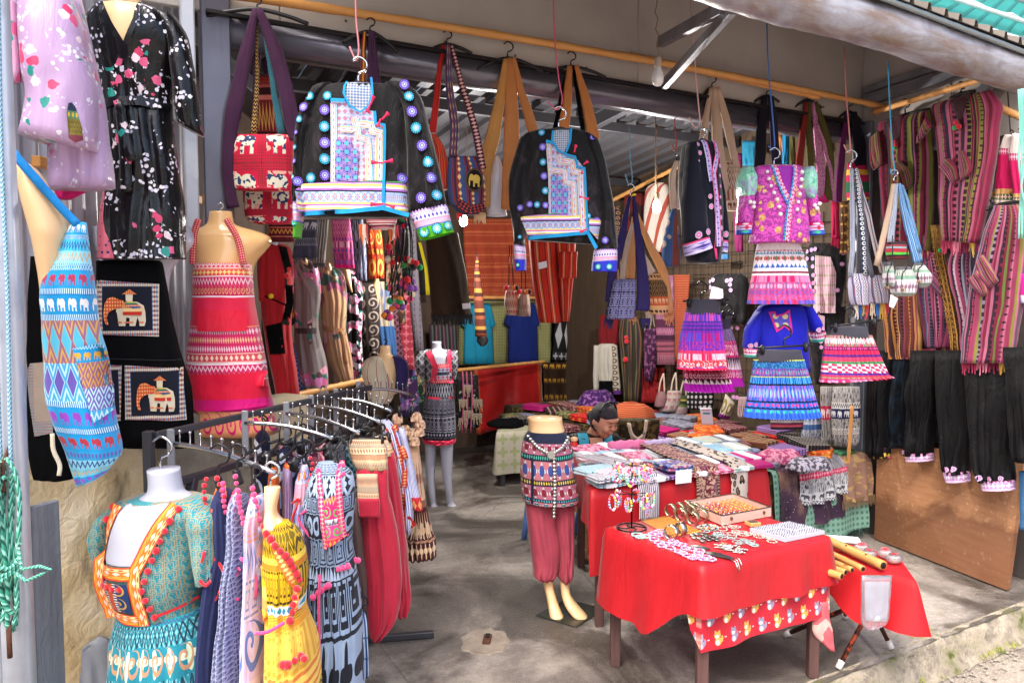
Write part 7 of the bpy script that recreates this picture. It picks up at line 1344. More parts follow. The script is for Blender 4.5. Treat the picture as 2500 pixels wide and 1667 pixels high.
SC_[0]=SC_[3]+(SC_[1]-SC_[2])
st_=T('folding_table','small folding table with brown tube legs','table',loc=(sum((Vector((c.x,c.y,0))for c in SC_),Vector())/4));q=[st_.loc_of(Vector((c.x,c.y,0)))for c in SC_]
V=[v+Vector((0,0,ZS-.006))for v in q]+[v+Vector((0,0,ZS-.022))for v in q]
st_.add('top',mesh('top',V,[(0,1,2,3),(7,6,5,4)]+[(i,i+4,(i+1)%4+4,(i+1)%4)for i in range(4)],DWD,smooth=False))
RBT=fab('brown_tube',lambda m:m.mix(m.noise(None,30,3)>.55,h('3a1c16'),h('8a3a22')),.4,0,.1)
for(fx,fy,k)in((580,1480,2),(885,1365,3),(275,1290,1),(620,1190,0)):
 ft=st_.loc_of(GC('B6',fx,fy,.012));o=wire(st_,'leg',[ft,q[k]*.8+Vector((0,0,ZS-.03))],.011,RBT,n=8);d_=(q[k]*.8+Vector((0,0,ZS))-ft).normalized()*.035
 wire(st_,'foot_cap',[ft-d_*.1,ft+d_],.015,plain('white_rubber','d8d4d0',.5),o,n=8)
ct=T('tablecloth','red cloth over the small folding table with bamboo goods','tablecloth',loc=Vector((SC_[0].x,SC_[0].y,0)),solo=True)
tablecloth(ct,'tablecloth',SC_,ZS,[[.16,.2,.23,.24,.22,.21,.21,.21],[.21,.2,.16],[.1,.1],[.1,.16]],fab('red_cloth_side','b81820',.65,0,.12,ws=5,var=.06),flare=.28,rip=.03,seed=7)
ZI=.72
IC=[G(1443,1196,ZI),G(1872,1140,ZI),G(1872,1140,ZI)+Vector((.02,.78,0)),G(1397,1102,ZI)]
table('inner display table stacked with folded scarves',IC,ZI,[(0,.1),(1,.1),(2,.1),(3,.1)],lm=DWD)
ct=T('tablecloth','red cloth over the inner scarf table','tablecloth',loc=Vector((IC[0].x,IC[0].y,0)),solo=True)
tablecloth(ct,'tablecloth',IC,ZI,[[.42,.44,.45,.44,.42],[.42,.4],[.2,.2],[.2,.2,.19,.2]],REDP,flare=.06,rip=.022,seed=9)
BROC=fab('brocade_cloth',lambda m:m.mix(m.noise(None,22,3)>.53,h('2c2414'),h('5c4c26')),.7);GALX=fab('galaxy_cloth',lambda m:m.mix(m.vor(None,40)[0]<.1,m.ramp(m.noise(None,4,3),[(.3,h('2a1c34')),(.5,h('4a3444')),(.62,h('8a6a5a')),(.75,h('3a2a3c'))],False),h('c8b8c8')),.8);GRNP=fab('green_dotted',lambda m:m.mix(k_dot(m,m.x*26,(m.z*26).fr()),h('7aa090'),h('4a7868')),.85);TNP=fab('tan_ikat',lambda m:m.mix(m.noise(m.vec(m.x,m.y,m.z*2),14,2)>.56,h('8a6a5c'),h('a88a58')),.85)
ZR=.56;RC=[W(3.1,-.16),W(4.02,-.16),W(4.02,3.3),W(3.1,3.3)]
table('long display table on castors along the right wall',RC,ZR,[(0,.06),(1,.06),(2,.06),(3,.06)],lm=STEEL)
ct=T('tablecloth','dark brocade cloth over the long display table','tablecloth',loc=Vector((RC[0].x,RC[0].y,0)),solo=True)
tablecloth(ct,'tablecloth',RC,ZR,[[.3,.32,.3],[.2,.2],[.2,.2],[.34,.34,.34]],BROC,seed=12)
def edge_drape(label,a0,a1,drop,mat,o=0,back=.25,fr=None,name='draped_cloth'):
 t=T(name,label,'cloth',loc=W(a0,-.16,ZR),rz=YF,solo=not fr,group='cloths draped over the long table end');V,UV,FS=[],[],[];nx,nz=20,14
 pr=[(back,.012+o),(.05,.012+o),(0,.01+o),(-.02-o,-.01)]+[(-.025-o-.03*k/10,-.01-drop*k/10)for k in range(1,11)]
 for j,(b,z_)in enumerate(pr):
  for i in range(nx+1):
   f=i/nx;rp_=.012*math.sin(f*17+a0*9)*max(0,(j-3)/10)+.01*noise.noise(Vector((f*4,j*.3,a0)))
   V.append((f*(a1-a0),b-rp_*1.5,z_+(.01*noise.noise(Vector((f*5,j,3)))if j>4 else 0)-(.02*math.sin(f*3.1)*(j>8))));UV.append((f,j/(len(pr)-1)))
 for j in range(len(pr)-1):
  for i in range(nx):k=j*(nx+1)+i;FS.append((k,k+nx+1,k+nx+2,k+1))
 t.add('cloth',mesh(name,V,FS,mat,UV))
 if fr:
  V,FS=[],[]
  for i in range(46):
   x=(a1-a0)*(i+.5)/46;c=len(V);l=random.uniform(.04,.07);zz=-.01-drop;yb_=-.06-o
   V+=[(x-.003,yb_,zz+.01),(x+.003,yb_,zz+.01),(x+.002,yb_-.004,zz-l),(x-.002,yb_-.004,zz-l)];FS.append((c,c+1,c+2,c+3))
  o_=t.add('fringe',mesh('fringe',V,FS,fr,smooth=False));o_['kind']='stuff'
 return t
edge_drape('pale green dotted cloth at the long table end',-0.02+3.1,4.0,.46,GRNP,0,.1,fab('green_fringe','2c5048',.9));edge_drape('dark galaxy print cloth over the green cloth',3.12,3.72,.34,GALX,.012);edge_drape('tan ikat cloth at the post end of the long table',3.68,4.03,.24,TNP,.02,fr=fab('tan_fringe','7a6248',.9));
EPW=fab('elephant_white_cloth',hm([(2,'9a98a0','nz','3a3a44',14),(1.2,'b0284e','flw','d88aa0',9),(2,'b8b8bc','nz','3a3a44',22),(1.6,'c0c0c4','ele','4a4a52',3),(.6,'4a4a52','zig','c8c8cc',14)]),.85)
edge_drape('white elephant print trousers folded over the table end',3.28,3.6,.2,EPW,.035,.3);edge_drape('second white elephant print trousers folded over the table end',3.58,3.74,.16,EPW,.04,.3)
for i,q in enumerate(((3.16,-.1),(3.96,-.1),(3.96,.2))):
 t=T('castor','grey rubber castor under the long display table','castor',loc=W(*q,.03),rz=YF,group='castors of the long display table');lathe(t,'wheel',[(.006,-.012),(.03,-.012),(.03,.012),(.006,.012)],plain('castor_rubber','3a3836',.7),rot=Matrix.Rotation(R(90),3,'X'));t.add('fork',boxm(.03,.04,.05,GREYST,.004,off=(.01,0,.04),name='fork'))
ZB=.48;BC_=[G(1212,1056,ZB),G(1440,1040,ZB),G(1470,1000,ZB),G(1225,1018,ZB)]
table('low table with cream printed cloth at the back',BC_,ZB,[(0,.1),(1,.1),(2,.1),(3,.1)],lm=STEEL)
ct=T('tablecloth','cream and green printed cloth over the low back table','tablecloth',loc=Vector((BC_[0].x,BC_[0].y,0)),solo=True)
tablecloth(ct,'tablecloth',BC_,ZB,[[.36,.36,.36],[.3,.3],[.1,.1],[.34,.36]],fab('cream_green_print',lambda m:m.mix(k_flw(m,m.s*9,(m.t*9).fr()),h('a8a090'),h('8f966c')),.8),seed=14)
BPL=plain('blue_plastic','5a7cc0',.4)
def stool(label,loc,hh):
 t=T('plastic_stool',label,'stool',loc=loc,rz=10,group='blue plastic stools');t.add('seat',boxm(.3,.3,.03,BPL,.012,3,off=(0,0,hh),name='seat'))
 for sx in(-1,1):
  for sy in(-1,1):tube(t,'leg',[((sx*.13-.025,sy*.13,hh),(sx*.13+.025,sy*.13,hh)),((sx*.17-.02,sy*.17,0),(sx*.17+.02,sy*.17,0))],BPL,.02,raw=True,wr=0,nv=3)
stool('blue plastic stool the woman sits on behind the scarf table',(.64,5.2,0),.27);stool('blue plastic stool under the scarf table',(.28,5.1,0),.4)
# goods on the tables
def packm(sx,sy,sz,mat,n=2,seed=0):
 V,FS,UV=[],[],[];K=20;rows=[]
 for l in range(n):
  for f,ins in((.06,.012),(.3,.0),(.7,.0),(.94,.012)):rows.append(((l+f)/n*sz,ins))
 rows=[(0,.02)]+rows+[(sz,.03)]
 for(z,ins)in rows:
  for k in range(K):
   an=6.28318*(k+.5)/K;c,s=math.cos(an),math.sin(an);e=.28
   x=math.copysign(abs(c)**e,c)*(sx/2-ins*.5);y=math.copysign(abs(s)**e,s)*(sy/2-ins*.5)
   nz=noise.noise(Vector((x*14+seed,y*14,z*30)))*.007
   V.append((x+nz,y+nz,z+nz*.6*(z>0)));UV.append((x/sx+.5,y/sy+.5))
 m=len(rows)
 for i in range(m-1):
  for k in range(K):FS.append((i*K+k,i*K+(k+1)%K,(i+1)*K+(k+1)%K,(i+1)*K+k))
 FS.append(tuple(range((m-1)*K,m*K)));FS.append(tuple(range(K))[::-1])
 return mesh('folded_scarf',V,FS,mat,UV)
def chkm(a,b):return lambda m:m.mix(k_chk(m,m.s*7,(m.t*7).fr()),m.mix((m.s*14).fr()<.3,h(a),h(b)),h(b))
PM={'teal checked':fab('teal_check',chkm('2f7f98','b0c4cc'),.8),'pink checked':fab('pink_check',chkm('c86a90','d8c4cc'),.8),'grey checked':fab('grey_check',chkm('5a5a64','b8b8c0'),.8),'maroon paisley':fab('maroon_paisley',lambda m:m.mix(m.noise(None,38,2,.5,2)>.52,h('5c1c2a'),h('a8807a')),.8),'blue grey':fab('blue_grey_scarf',lambda m:m.mix((m.s*12).fr()<.4,h('7a88a8'),h('a8b0c4')),.8),'cream':fab('cream_scarf',lambda m:m.mix((m.t*9).fr()<.3,h('c8c4b0'),h('8aa8a8')),.8),'sky blue':fab('sky_scarf',lambda m:m.mix((m.s*10).fr()<.4,h('3a98c0'),h('c8d4dc')),.6),'rose':fab('rose_scarf',lambda m:m.mix(m.noise(None,40,2)>.5,h('a8456a'),h('d890a8')),.8),'magenta satin':fab('magenta_satin','b0186c',.4),'violet':fab('violet_scarf',lambda m:m.mix((m.s*8).fr()<.5,h('5a3a78'),h('9a7ab0')),.8),'grey':fab('grey_scarf',lambda m:m.mix(m.noise(None,30,2)>.5,h('6a6a78'),h('8a8a98')),.8),'dark striped':fab('dark_striped',lambda m:stripes(m,m.s*4,[(1,'241a1c'),(.5,'8a4a3a'),(.5,'a89a88'),(1,'3a2428')]),.85),'brown striped':fab('brown_striped',lambda m:stripes(m,m.s*4,[(1,'7a4a30'),(.5,'b89a78'),(.6,'4a2a20')]),.85),'orange':fab('orange_scarf',lambda m:m.mix(m.noise(None,30,2)>.55,h('c04a18'),h('d89040')),.8),'scarlet':fab('scarlet_scarf',lambda m:m.mix(m.noise(None,26,2)>.6,h('b81c1c'),h('d8702c')),.8),'green':fab('green_scarf',lambda m:m.mix(m.noise(None,30,2)>.55,h('1c5a44'),h('5a8a50')),.8),'black patterned':fab('black_pat',lambda m:m.mix(k_dia(m,m.s*8,(m.t*8).fr()),h('17151a'),h('9a9088')),.85),'olive':fab('olive_scarf',lambda m:m.mix(m.noise(None,30,2)>.5,h('4a4a2c'),h('8a8458')),.85)}
BANDP=plain('paper_band','e0e0e6',.8)
_pm={}
def pack(col,label,loc,rz,sx,sy,sz,n=2,tilt=0,band=False,group=None):
 key=(col,round(sx,2),round(sy,2),n,round(sz,3))
 if key not in _pm:_pm[key]=packm(sx,sy,sz,PM[col],n,len(_pm))
 t=T('folded_scarf',label,'scarf',loc=loc,rz=rz,group=group,solo=not band)
 o=t.add('cloth',_pm[key])
 if band:t.add('paper_band',boxm(sx*.4,sy*1.01,sz+.004,BANDP,.003,off=(0,0,sz/2+.001),name='paper_band'))
 t.e.rotation_euler=(R(tilt),0,R(rz));return t
def IB(u,v,z=0):q=(IC[0]*(1-u)+IC[1]*u)*(1-v)+(IC[3]*(1-u)+IC[2]*u)*v;return Vector((q.x,q.y,ZI+.008+z))
cols=[['teal checked','blue grey','teal checked','pink checked','grey checked','rose'],['grey checked','pink checked','teal checked','maroon paisley','sky blue','rose'],['grey checked','maroon paisley','blue grey','rose','teal checked','maroon paisley'],['violet','blue grey','maroon paisley','grey checked','rose','pink checked'],['maroon paisley','rose','maroon paisley','blue grey','violet','cream'],['rose','violet','blue grey','cream','cream','sky blue'],['cream','sky blue','cream','sky blue','cream','cream'],['magenta satin','magenta satin','sky blue','cream','blue grey','grey']]
for c,cl in enumerate(cols):
 for r_,col in enumerate(cl):
  pack(col,f'{col} folded scarf, {ORD[c]} column from the left, {ORD[r_]} from the front, inner table',IB(.07+c*.124+random.uniform(-.008,.008),.07+r_*.165,.012*(r_%2)),24+random.uniform(-6,6),(.15),.17,.02,2,3,band=(c+r_)%2==0,group='folded scarves on the inner table')
for i,(col,u,v,z)in enumerate((('teal checked',.05,.16,.04),('pink checked',.13,.1,.04),('pink checked',.2,.06,.04),('grey checked',.1,.03,.03))):pack(col,f'{col} checked towel lying on top at the left front corner, layer {ORD[i]}',IB(u,v,z),30,.24,.13,.03,2,group='folded scarves on the inner table')
def strip3(t,name,pts,wd,mat,th=.006,side=None):
 pts=[Vector(q)for q in pts];P_=[crom(pts,i/28)for i in range(29)];V,UV,FS=[],[],[]
 sd=Vector(side if side else(1,0,0)).normalized()
 for i,c in enumerate(P_):
  for j in range(9):
   f=j/8;V.append(t.loc_of(c+sd*(f-.5)*wd+Vector((0,-.004*math.sin(f*9+i*.3),.003*math.sin(f*12+i*.5)))));UV.append((f,i/28))
 n=len(V);V+=[v-Vector((0,-th*.5,th))for v in V];UV+=UV[:]
 for i in range(28):
  for j in range(8):k=i*9+j;FS+=[(k,k+1,k+10,k+9),(n+k,n+k+9,n+k+10,n+k+1)]
  k=i*9;FS+=[(k,k+9,n+k+9,n+k),(k+8,n+k+8,n+k+17,k+17)]
 t.add(name,mesh(name,V,FS,mat,UV))
sdI=IC[1]-IC[0]
PAIS=fab('paisley_shawl',lambda m:m.mix((m.s-.5).ab()>.4,m.mix(m.noise(None,30,3,.5,2.5)>.5,h('5a1c2a'),m.ramp(m.noise(None,17,1),[(.4,h('a88a78')),(.55,h('7a5a6a')),(.7,h('b09060'))])),m.mix((m.t*40).fr()<.5,h('9a8068'),h('3a1a20'))),.8)
LEO=fab('leopard_shawl',lambda m:m.mix((m.vor(m.vec(m.x*1.6,m.y,m.z),22)[0]<.42),h('b0a49c'),m.mix(m.vor(m.vec(m.x*1.6,m.y,m.z),22)[0]<.26,h('241c18'),h('6a5040'))),.85)
GST=fab('grey_ticking',lambda m:m.mix((m.s*11).fr()<.5,h('5c545c'),h('c0bcc4')),.8)
for lb,mat,wd,pts in(('maroon paisley shawl laid across the scarves and over the front edge',PAIS,.16,[IB(.42,.93,.05),IB(.5,.5,.05),IB(.61,.08,.045),IB(.625,-.015,.02),IB(.632,-.04,-.06),IB(.632,-.045,-.24)]),('grey leopard print shawl laid over the front edge',LEO,.12,[IB(.56,.93,.05),IB(.68,.5,.05),IB(.8,.08,.045),IB(.815,-.015,.02),IB(.82,-.04,-.06),IB(.82,-.045,-.2)]),('grey ticking stripe scarf hanging behind the jewellery stand',GST,.13,[IB(.02,.5,.07),IB(.16,.2,.075),IB(.27,.03,.05),IB(.29,-.015,.02),IB(.3,-.04,-.06),IB(.3,-.045,-.18)])):
 t=T('shawl',lb,'shawl',loc=pts[0],solo=True);strip3(t,'shawl',pts,wd,mat,side=sdI)
for lb,u,col in(('navy floral scarf pack with hanging white label at the front edge',.45,fab('navy_floral',flo('20205c',['8a4a6a','5a6ab0','b09a90'],30,.4),.7)),):
 t=T('folded_scarf',lb,'scarf',loc=IB(u,.07,.035),rz=24);t.add('cloth',packm(.17,.16,.028,col));t.add('label_card',boxm(.1,.002,.07,BANDP,0,off=(-.01,-.105,-.02),name='label_card'))
for lb,a,b,col,rr in(('rolled dusty pink towel at the back edge',('C1',1205,625),('C1',1545,600),'c86a92',.03),('rolled lilac checked towel beside the pink roll',('C1',1555,610),('C1',1810,585),'b0a0c4',.026)):
 p0,p1=GC(*a,ZI+.05),GC(*b,ZI+.05);t=T('rolled_towel',lb,'towel',loc=p0,solo=True);d_=p1-p0
 wire(t,'rolled_towel',[d_*(i/12)+Vector((0,0,.004*math.sin(i*2)))for i in range(13)],rr,fab('towel_'+col,lambda m,col=col:m.mix(k_chk(m,m.s*8,(m.t*14).fr()),h(col),tuple(min(1,x*1.25)for x in h(col))),.9,.1,.4),n=14,taper=[.9,1,1.03,1,.98,1,.9])
def mound(label,c,x,y,z,w_,hh,mat,name='cloth_pile',k=1.0):
 t=T(name,label,'cloth',loc=GC(c,x,y,z),solo=True);V,FS=[],[];n1,n2=20,9
 for i in range(n2+1):
  f=i/n2
  for j in range(n1):
   an=6.28318*j/n1;r_=max(0,math.cos(f*1.5708))**.6*(1+.25*noise.noise(Vector((math.cos(an)*2,math.sin(an)*2,x*.01))));q=Vector((w_*r_*math.cos(an),w_*.7*k*r_*math.sin(an),hh*math.sin(f*1.5708)))
   V.append(q+noise.noise_vector(q*16)*.02+Vector((0,0,.012)))
 for i in range(n2):
  for j in range(n1):FS.append((i*n1+j,i*n1+(j+1)%n1,(i+1)*n1+(j+1)%n1,(i+1)*n1+j))
 FS.append(tuple(range(n1))[::-1]);t.add(name,mesh(name,V,FS,mat));return t
mound('heap of orange woven cloth on the long table','C1',1420,365,ZR+.05,.2,.13,fab('orange_heap',lambda m:m.mix((m.z*60).fr()<.3,h('a84a2c'),h('c07048')),.85));mound('heap of purple embroidered cloth behind the woman','C1',1080,300,ZR,.2,.2,fab('purple_heap',lambda m:m.mix(m.noise(None,30,2)>.55,h('3c1c58'),h('8a5a98')),.85));mound('white and navy cloth heap beside the tote bags','C1',1640,260,ZR,.16,.09,PM['black patterned']);mound('plastic wrapped beige packs on the low back table','C1',860,420,ZB,.2,.1,fab('beige_pack',lambda m:m.mix(m.noise(None,12,3)>.52,h('7a6a58'),h('b0a88a')),.4));mound('black cloth hanging over the low back table corner','C1',200,440,ZB,.16,.07,BLK)
mound('pink printed cloth pile at the corner of the long table','C2',1330,600,ZR+.02,.16,.08,PM['rose']);mound('grey elephant print cloth pile on the long table end','C2',1560,660,ZR+.03,.14,.07,fab('grey_ele_pile',lambda m:m.mix(m.noise(None,45,2)>.5,h('4a4650'),h('b0aab8')),.85))
t=T('tote_bag','dark brocade bag with white handles behind the scarf table','tote bag',Pl('C1',1450,460,5.3,8));tube(t,'body',[(365,1275,1690),(450,1270,1690),(600,1290,1660)],BROC,.07)
for x in(1350,1520):strap(t,'handle',[(x,380),(x+(20 if x<1400 else-10),460),(1400+(x-1350)*.5,560)],26,CRM,y=-.09)
wpx(t,'handle',[(1355,385),(1380,480),(1440,525),(1500,470),(1520,350)],.012,CRM,-.1)
lc=['grey','black patterned','dark striped','brown striped','scarlet','orange','green','magenta satin','violet','olive','maroon paisley','blue grey']
for r_ in range(12):
 for c in range(4):
  col={0:['grey','dark striped','orange','green'],1:['blue grey','black patterned','scarlet','magenta satin'],2:['grey','brown striped','black patterned','scarlet']}.get(r_,[lc[(r_*5+c*7+k)%12]for k in range(4)])[c]
  pack(col,f'{col} folded scarf, {ORD[r_]} row from the post end, {ORD[c]} from the aisle, long table',W(3.2+c*.22+random.uniform(-.03,.03),.0+r_*.25+random.uniform(-.04,.04),ZR+.012),30+random.uniform(-35,35),.2,.25,(hs:=random.choice([.04,.05,.07])),3,random.uniform(-3,6),group='folded scarves on the long table')
  if r_<6 and(r_+c)%3:cb=lc[(r_*7+c*5+3)%12];pack(cb,f'{cb} scarf stacked on another, {ORD[r_]} row from the post end, {ORD[c]} from the aisle',W(3.2+c*.22+random.uniform(-.03,.03),r_*.25+random.uniform(-.03,.03),ZR+.012+hs),30+random.uniform(-30,30),.2,.24,.04,3,random.uniform(-3,5),group='folded scarves on the long table')
for i,(col,x,y)in enumerate((('black patterned',330,400),('olive',300,370),('grey',470,360),('dark striped',560,400),('maroon paisley',860,470),('brown striped',960,440))):pack(col,f'{col} folded cloth on the low back table, {ORD[i]} from the left',GC('C1',x,y,ZB+.012),20,.28,.2,.05,3,group='folded cloths on the low back table')
t=T('payment_card','white payment card standing among the scarves','card',Pl('C2',755,290,5.6,4));tube(t,'card',[(150,696,792),(290,712,810)],plain('white_paper','dcdce4',.8),.003,wr=0);tube(t,'blue_line',[(190,720,778),(202,722,780)],plain('card_blue','3a8ab0',.6),.001,y=-.004,wr=0);tube(t,'pink_line',[(165,715,775),(172,716,776)],plain('card_pink','c88a9a',.6),.001,y=-.004,wr=0)
t=T('toy_doll','small red and yellow toy doll at the left end of the scarf table','doll',loc=GC('C1',868,668,ZI+.008));lathe(t,'body',[(.022,0),(.028,.02),(.02,.05),(.01,.06)],plain('doll_red','c8281c',.5));lathe(t,'skirt',[(.03,0),(.033,.012),(.026,.024)],plain('doll_yellow','d8a820',.5));balls(t,'head',[(0,0,.078)],.025,[SKINM]);t.add('hair',ballm(.026,BLACKPL,10,'hair',(1,1,.7))).location=(0,.006,.088)
# front table jewellery
PM_T=plain('turquoise_bead','7ab0b0',.3);SILV=plain('silver','b8b8b4',.28,1);GOLD=plain('gold_brass','d8a84c',.35,.35);SILD=plain('dull_silver','8f928c',.38,1)
def FZ(x,y,z=0):return GC('C3',x,y,ZF+.004+z)
def ring_pts(r,n=18):return[(r*math.cos(6.28318*i/n),r*math.sin(6.28318*i/n),0)for i in range(n)]
t=T('jewellery_stand','black wire jewellery stand with two tiers of arms','jewellery stand',loc=FZ(360,545));BW=plain('black_wire','19171a',.35,.6)
wire(t,'base_ring',[Vector(q)+Vector((0,0,.004))for q in ring_pts(.066,28)],.0035,BW,closed=True)
for a in(0,1.57):wire(t,'base_scroll',[(.064*math.cos(a),.064*math.sin(a),.004),(.03*math.cos(a+.6),.03*math.sin(a+.6),.004),(0,0,.006),(-.03*math.cos(a+.6),-.03*math.sin(a+.6),.004),(-.064*math.cos(a),-.064*math.sin(a),.004)],.003,BW)
wire(t,'stem',[(0,0,0),(0,0,.3)],.004,BW)
for z,n,L in((.285,6,.09),(.155,6,.1)):
 for i in range(n):a=i*6.28318/n+z;wire(t,'arm',[(0,0,z),(L*.6*math.cos(a),L*.6*math.sin(a),z+.004),(L*math.cos(a),L*math.sin(a),z-.004),(L*1.08*math.cos(a),L*1.08*math.sin(a),z+.01)],.0022,BW,n=5)
sb=FZ(360,545);bc=[plain('bead_'+c,c,.25)for c in('e87ab0','f0d850','88d0a0','f0e8ec','d84a8a','8ac0e0','e8a0c0','e07040','9a80c8')]
for z,n,L in((.285,6,.08),(.155,6,.09)):
 for i in range(n*2):
  a=(i//2)*6.28318/n+z;rr=L-.02*(i%2);hgt=random.uniform(.05,.075)
  q=sb+Vector((rr*math.cos(a),rr*math.sin(a),z));nk=T('bead_necklace','looped plastic bead strand hanging on the jewellery stand','necklace',loc=q,rz=math.degrees(a)+random.uniform(0,180),group='bead strands on the jewellery stand')
  pts=[(.018*math.sin(6.28318*k/16),.0,-hgt/2-hgt/2*math.cos(6.28318*k/16)*-1-hgt*.5+hgt*.5)for k in range(16)]
  V,FS,MI=[],[],[]
  for k,p_ in enumerate(pts):
   MI+=[(i*3+k//2)%9]*bead(V,FS,Vector(p_),random.uniform(.0045,.0065))
  me=mesh('beads',V,FS,None);[me.materials.append(b_)for b_ in bc];me.polygons.foreach_set('material_index',MI);nk.add('beads',me);wire(nk,'string',[Vector(p_)for p_ in pts],.001,BW,n=3,closed=True)
def cuff(label,loc,r,wd,mat,rz,group,tilt=0):
 t=T('bangle',label,'bangle',loc=loc,rz=rz,group=group,solo=True);V,FS=[],[];n=30
 for i in range(n+1):
  a=-1.25+5.64*i/n
  for(rr,yy)in((r,-wd/2),(r*1.04,0),(r,wd/2),(r-.0025,wd/2),(r-.0025,-wd/2)):V.append((rr*math.cos(a),yy,r+rr*math.sin(a)))
 for i in range(n):
  for k in range(5):FS.append((i*5+k,i*5+(k+1)%5,i*5+5+(k+1)%5,i*5+5+k))
 t.add('bangle',mesh('bangle',V,FS,mat))
for i,(x,y)in enumerate(((735,425),(815,412),(880,392),(835,470),(925,435),(965,415),(950,505),(1035,475))):cuff(f'pale gold open bangle, {ORD[i]} from the left beside the ring case',FZ(x,y),.028,.026,plain('pale_gold','b0a888',.3,.9),-35+random.uniform(-8,8),'pale gold bangles')
cuff('polished silver cuff in front of the gold sticks',FZ(740,645),.03,.028,SILV,-30,'silver cuffs');cuff('polished silver cuff lying on the gold sticks',FZ(830,610),.028,.026,SILV,-60,'silver cuffs')
def beadring(label,loc,r,cols,group,n=16,name='bead_bracelet',br=.0042):
 t=T(name,label,'bracelet',loc=loc,rz=random.uniform(0,180),group=group,solo=True);V,FS,MI=[],[],[]
 for k in range(n):
  MI+=[k%len(cols)]*bead(V,FS,Vector((r*math.cos(6.28318*k/n),r*.9*math.sin(6.28318*k/n),br)),br)
 me=mesh(name,V,FS,None);[me.materials.append(c)for c in cols];me.polygons.foreach_set('material_index',MI);t.add(name,me)
PK_=[plain('bead_pearl_pink','d08aac',.25),plain('bead_pearl','d0c4d0',.25),plain('bead_lilac','b080bc',.25)];WH_=[plain('bead_ivory','c8bcb4',.3),plain('bead_shell','9a8a80',.3)]
for i,(x,y)in enumerate(((410,615),(445,635),(490,630),(560,610),(600,595),(640,580),(620,620),(575,660),(625,690),(680,700),(650,720),(730,740),(790,700),(760,680),(830,710),(810,775),(850,790),(880,745),(930,755),(905,815),(950,835),(1000,790),(985,825),(1040,845),(1075,830),(1120,850),(1010,770))):beadring('pink pearl bead bracelet lying on the red cloth',FZ(x,y),random.uniform(.017,.024),PK_ if i>2 else[PK_[1],bc[2],bc[5]],'pink pearl bead bracelets')
for i in range(20):x,y=random.uniform(1210,1720),0;y=520+(x-1210)*.28+random.uniform(-25,60)-(40 if x>1500 else 0);beadring('white shell bracelet lying on the red cloth',FZ(x,y),random.uniform(.016,.026),WH_,'white shell bracelets',20,br=.003)
for i in range(26):x=random.uniform(1060,1560);beadring('thin silver chain bracelet lying among the shell bracelets',FZ(x,560+(x-1060)*.3+random.uniform(-20,40)),random.uniform(.012,.024),[SILV,PM_T],'thin silver chain bracelets',22,'chain_bracelet',.0022)
for i in range(15):
 a,b=FZ(455+17*i,470-3*i,.003),FZ(760+19*i,625-3.5*i,.003);t=T('gold_stick','thin twisted gold hair stick in a row on the red cloth','hair stick',loc=a,group='row of gold hair sticks',solo=True);wire(t,'gold_stick',[(b-a)*(k/14)for k in range(15)],.0028,GOLD,n=5,taper=[1,.7]*7+[1])
for i,(x,y)in enumerate(((940,610),(985,600),(1040,600),(1075,612),(960,635),(1010,640),(1060,635),(1115,625),(1040,665),(1100,655),(1175,655),(1140,640))):
 t=T('silver_coin','dull silver coin pendant in a cluster','coin',loc=FZ(x,y,.001+.002*(i%3)),group='dull silver coin pendants',solo=True);lathe(t,'silver_coin',[(.002,.002),(.011,.0035),(.0135,.002),(.0135,0)],SILD,n=14)
for i in range(34):
 x=random.uniform(1170,1430);y=690+(x-1170)*.22+random.uniform(-15,45);a=FZ(x,y,.003);t=T('silver_hairpin','small silver hairpin in the pile at the front edge','hairpin',loc=a,rz=random.uniform(-60,0),group='pile of silver hairpins',solo=True);wire(t,'silver_hairpin',[(-.022,0,0),(-.008,.001,.001),(.01,0,0),(.018,0,.001),(.024,0,.002)],.0022,SILV,n=5,taper=[.5,1,.8,2,1])
def leaf(label,c,ln,wd,rz,dang):
 t=T('silver_pendant',label,'pendant',loc=c,rz=rz,group='large silver pendants');V,FS=[],[];n=24
 for i in range(n):a=6.28318*i/n;V.append((ln*math.cos(a),wd*math.sin(a)*(1+.08*math.cos(3*a)),.002))
 V+=[(v[0]*.5,v[1]*.5,.007)for v in V[:n]]+[(0,0,.008)]
 for i in range(n):k=(i+1)%n;FS+=[(i,k,n+k,n+i),(n+i,n+k,2*n)]
 t.add('plate',mesh('plate',V,FS,SILD));
 for(dx,L)in dang:q=Vector((ln*.93,dx,.002));wire(t,'dangle',[q,q+Vector((.02,0,-.004)),q+Vector((.028,0,-L*.6)),q+Vector((.028,0,-L*.7)),q+Vector((.028,0,-L))],.0018,SILV,n=6,taper=[1,1,1,2.6,2])
leaf('large leaf shaped silver pendant with dangles over the table edge',FZ(1200,805),.062,.024,-42,[(-.018,.03),(0,.045),(.018,.03)]);leaf('smaller leaf shaped silver pendant behind the large one',FZ(1015,730),.045,.02,-35,[])
t=T('bead_pile','pile of mixed stone bead bracelets beside the ring case','beads',loc=FZ(1090,545),solo=True);V,FS,MI=[],[],[]
for k in range(150):
 a=random.random()*6.28;rr=random.random()**.5;MI+=[k%6]*bead(V,FS,Vector((.05*rr*math.cos(a),.026*rr*math.sin(a),.004+random.random()*.024*(1-rr))),random.uniform(.004,.0065))
me=mesh('bead_pile',V,FS,None);[me.materials.append(plain('stone_'+c,c,.3))for c in('2a2a38','b0a08a','c86030','d8d0c8','4a6a90','5a7a60')];me.polygons.foreach_set('material_index',MI);o=t.add('bead_pile',me)
f0,f1,f3=FZ(1225,515),FZ(1690,428),FZ(885,372);u1,u3=f1-f0,f3-f0;WOODP=fab('pale_pink_wood',lambda m:m.mix(m.noise(m.vec(m.x*4,m.y*4,m.z*30),3,3),h('c89a8c'),h('d8b4a4')),.6,0,.1);HH=.042
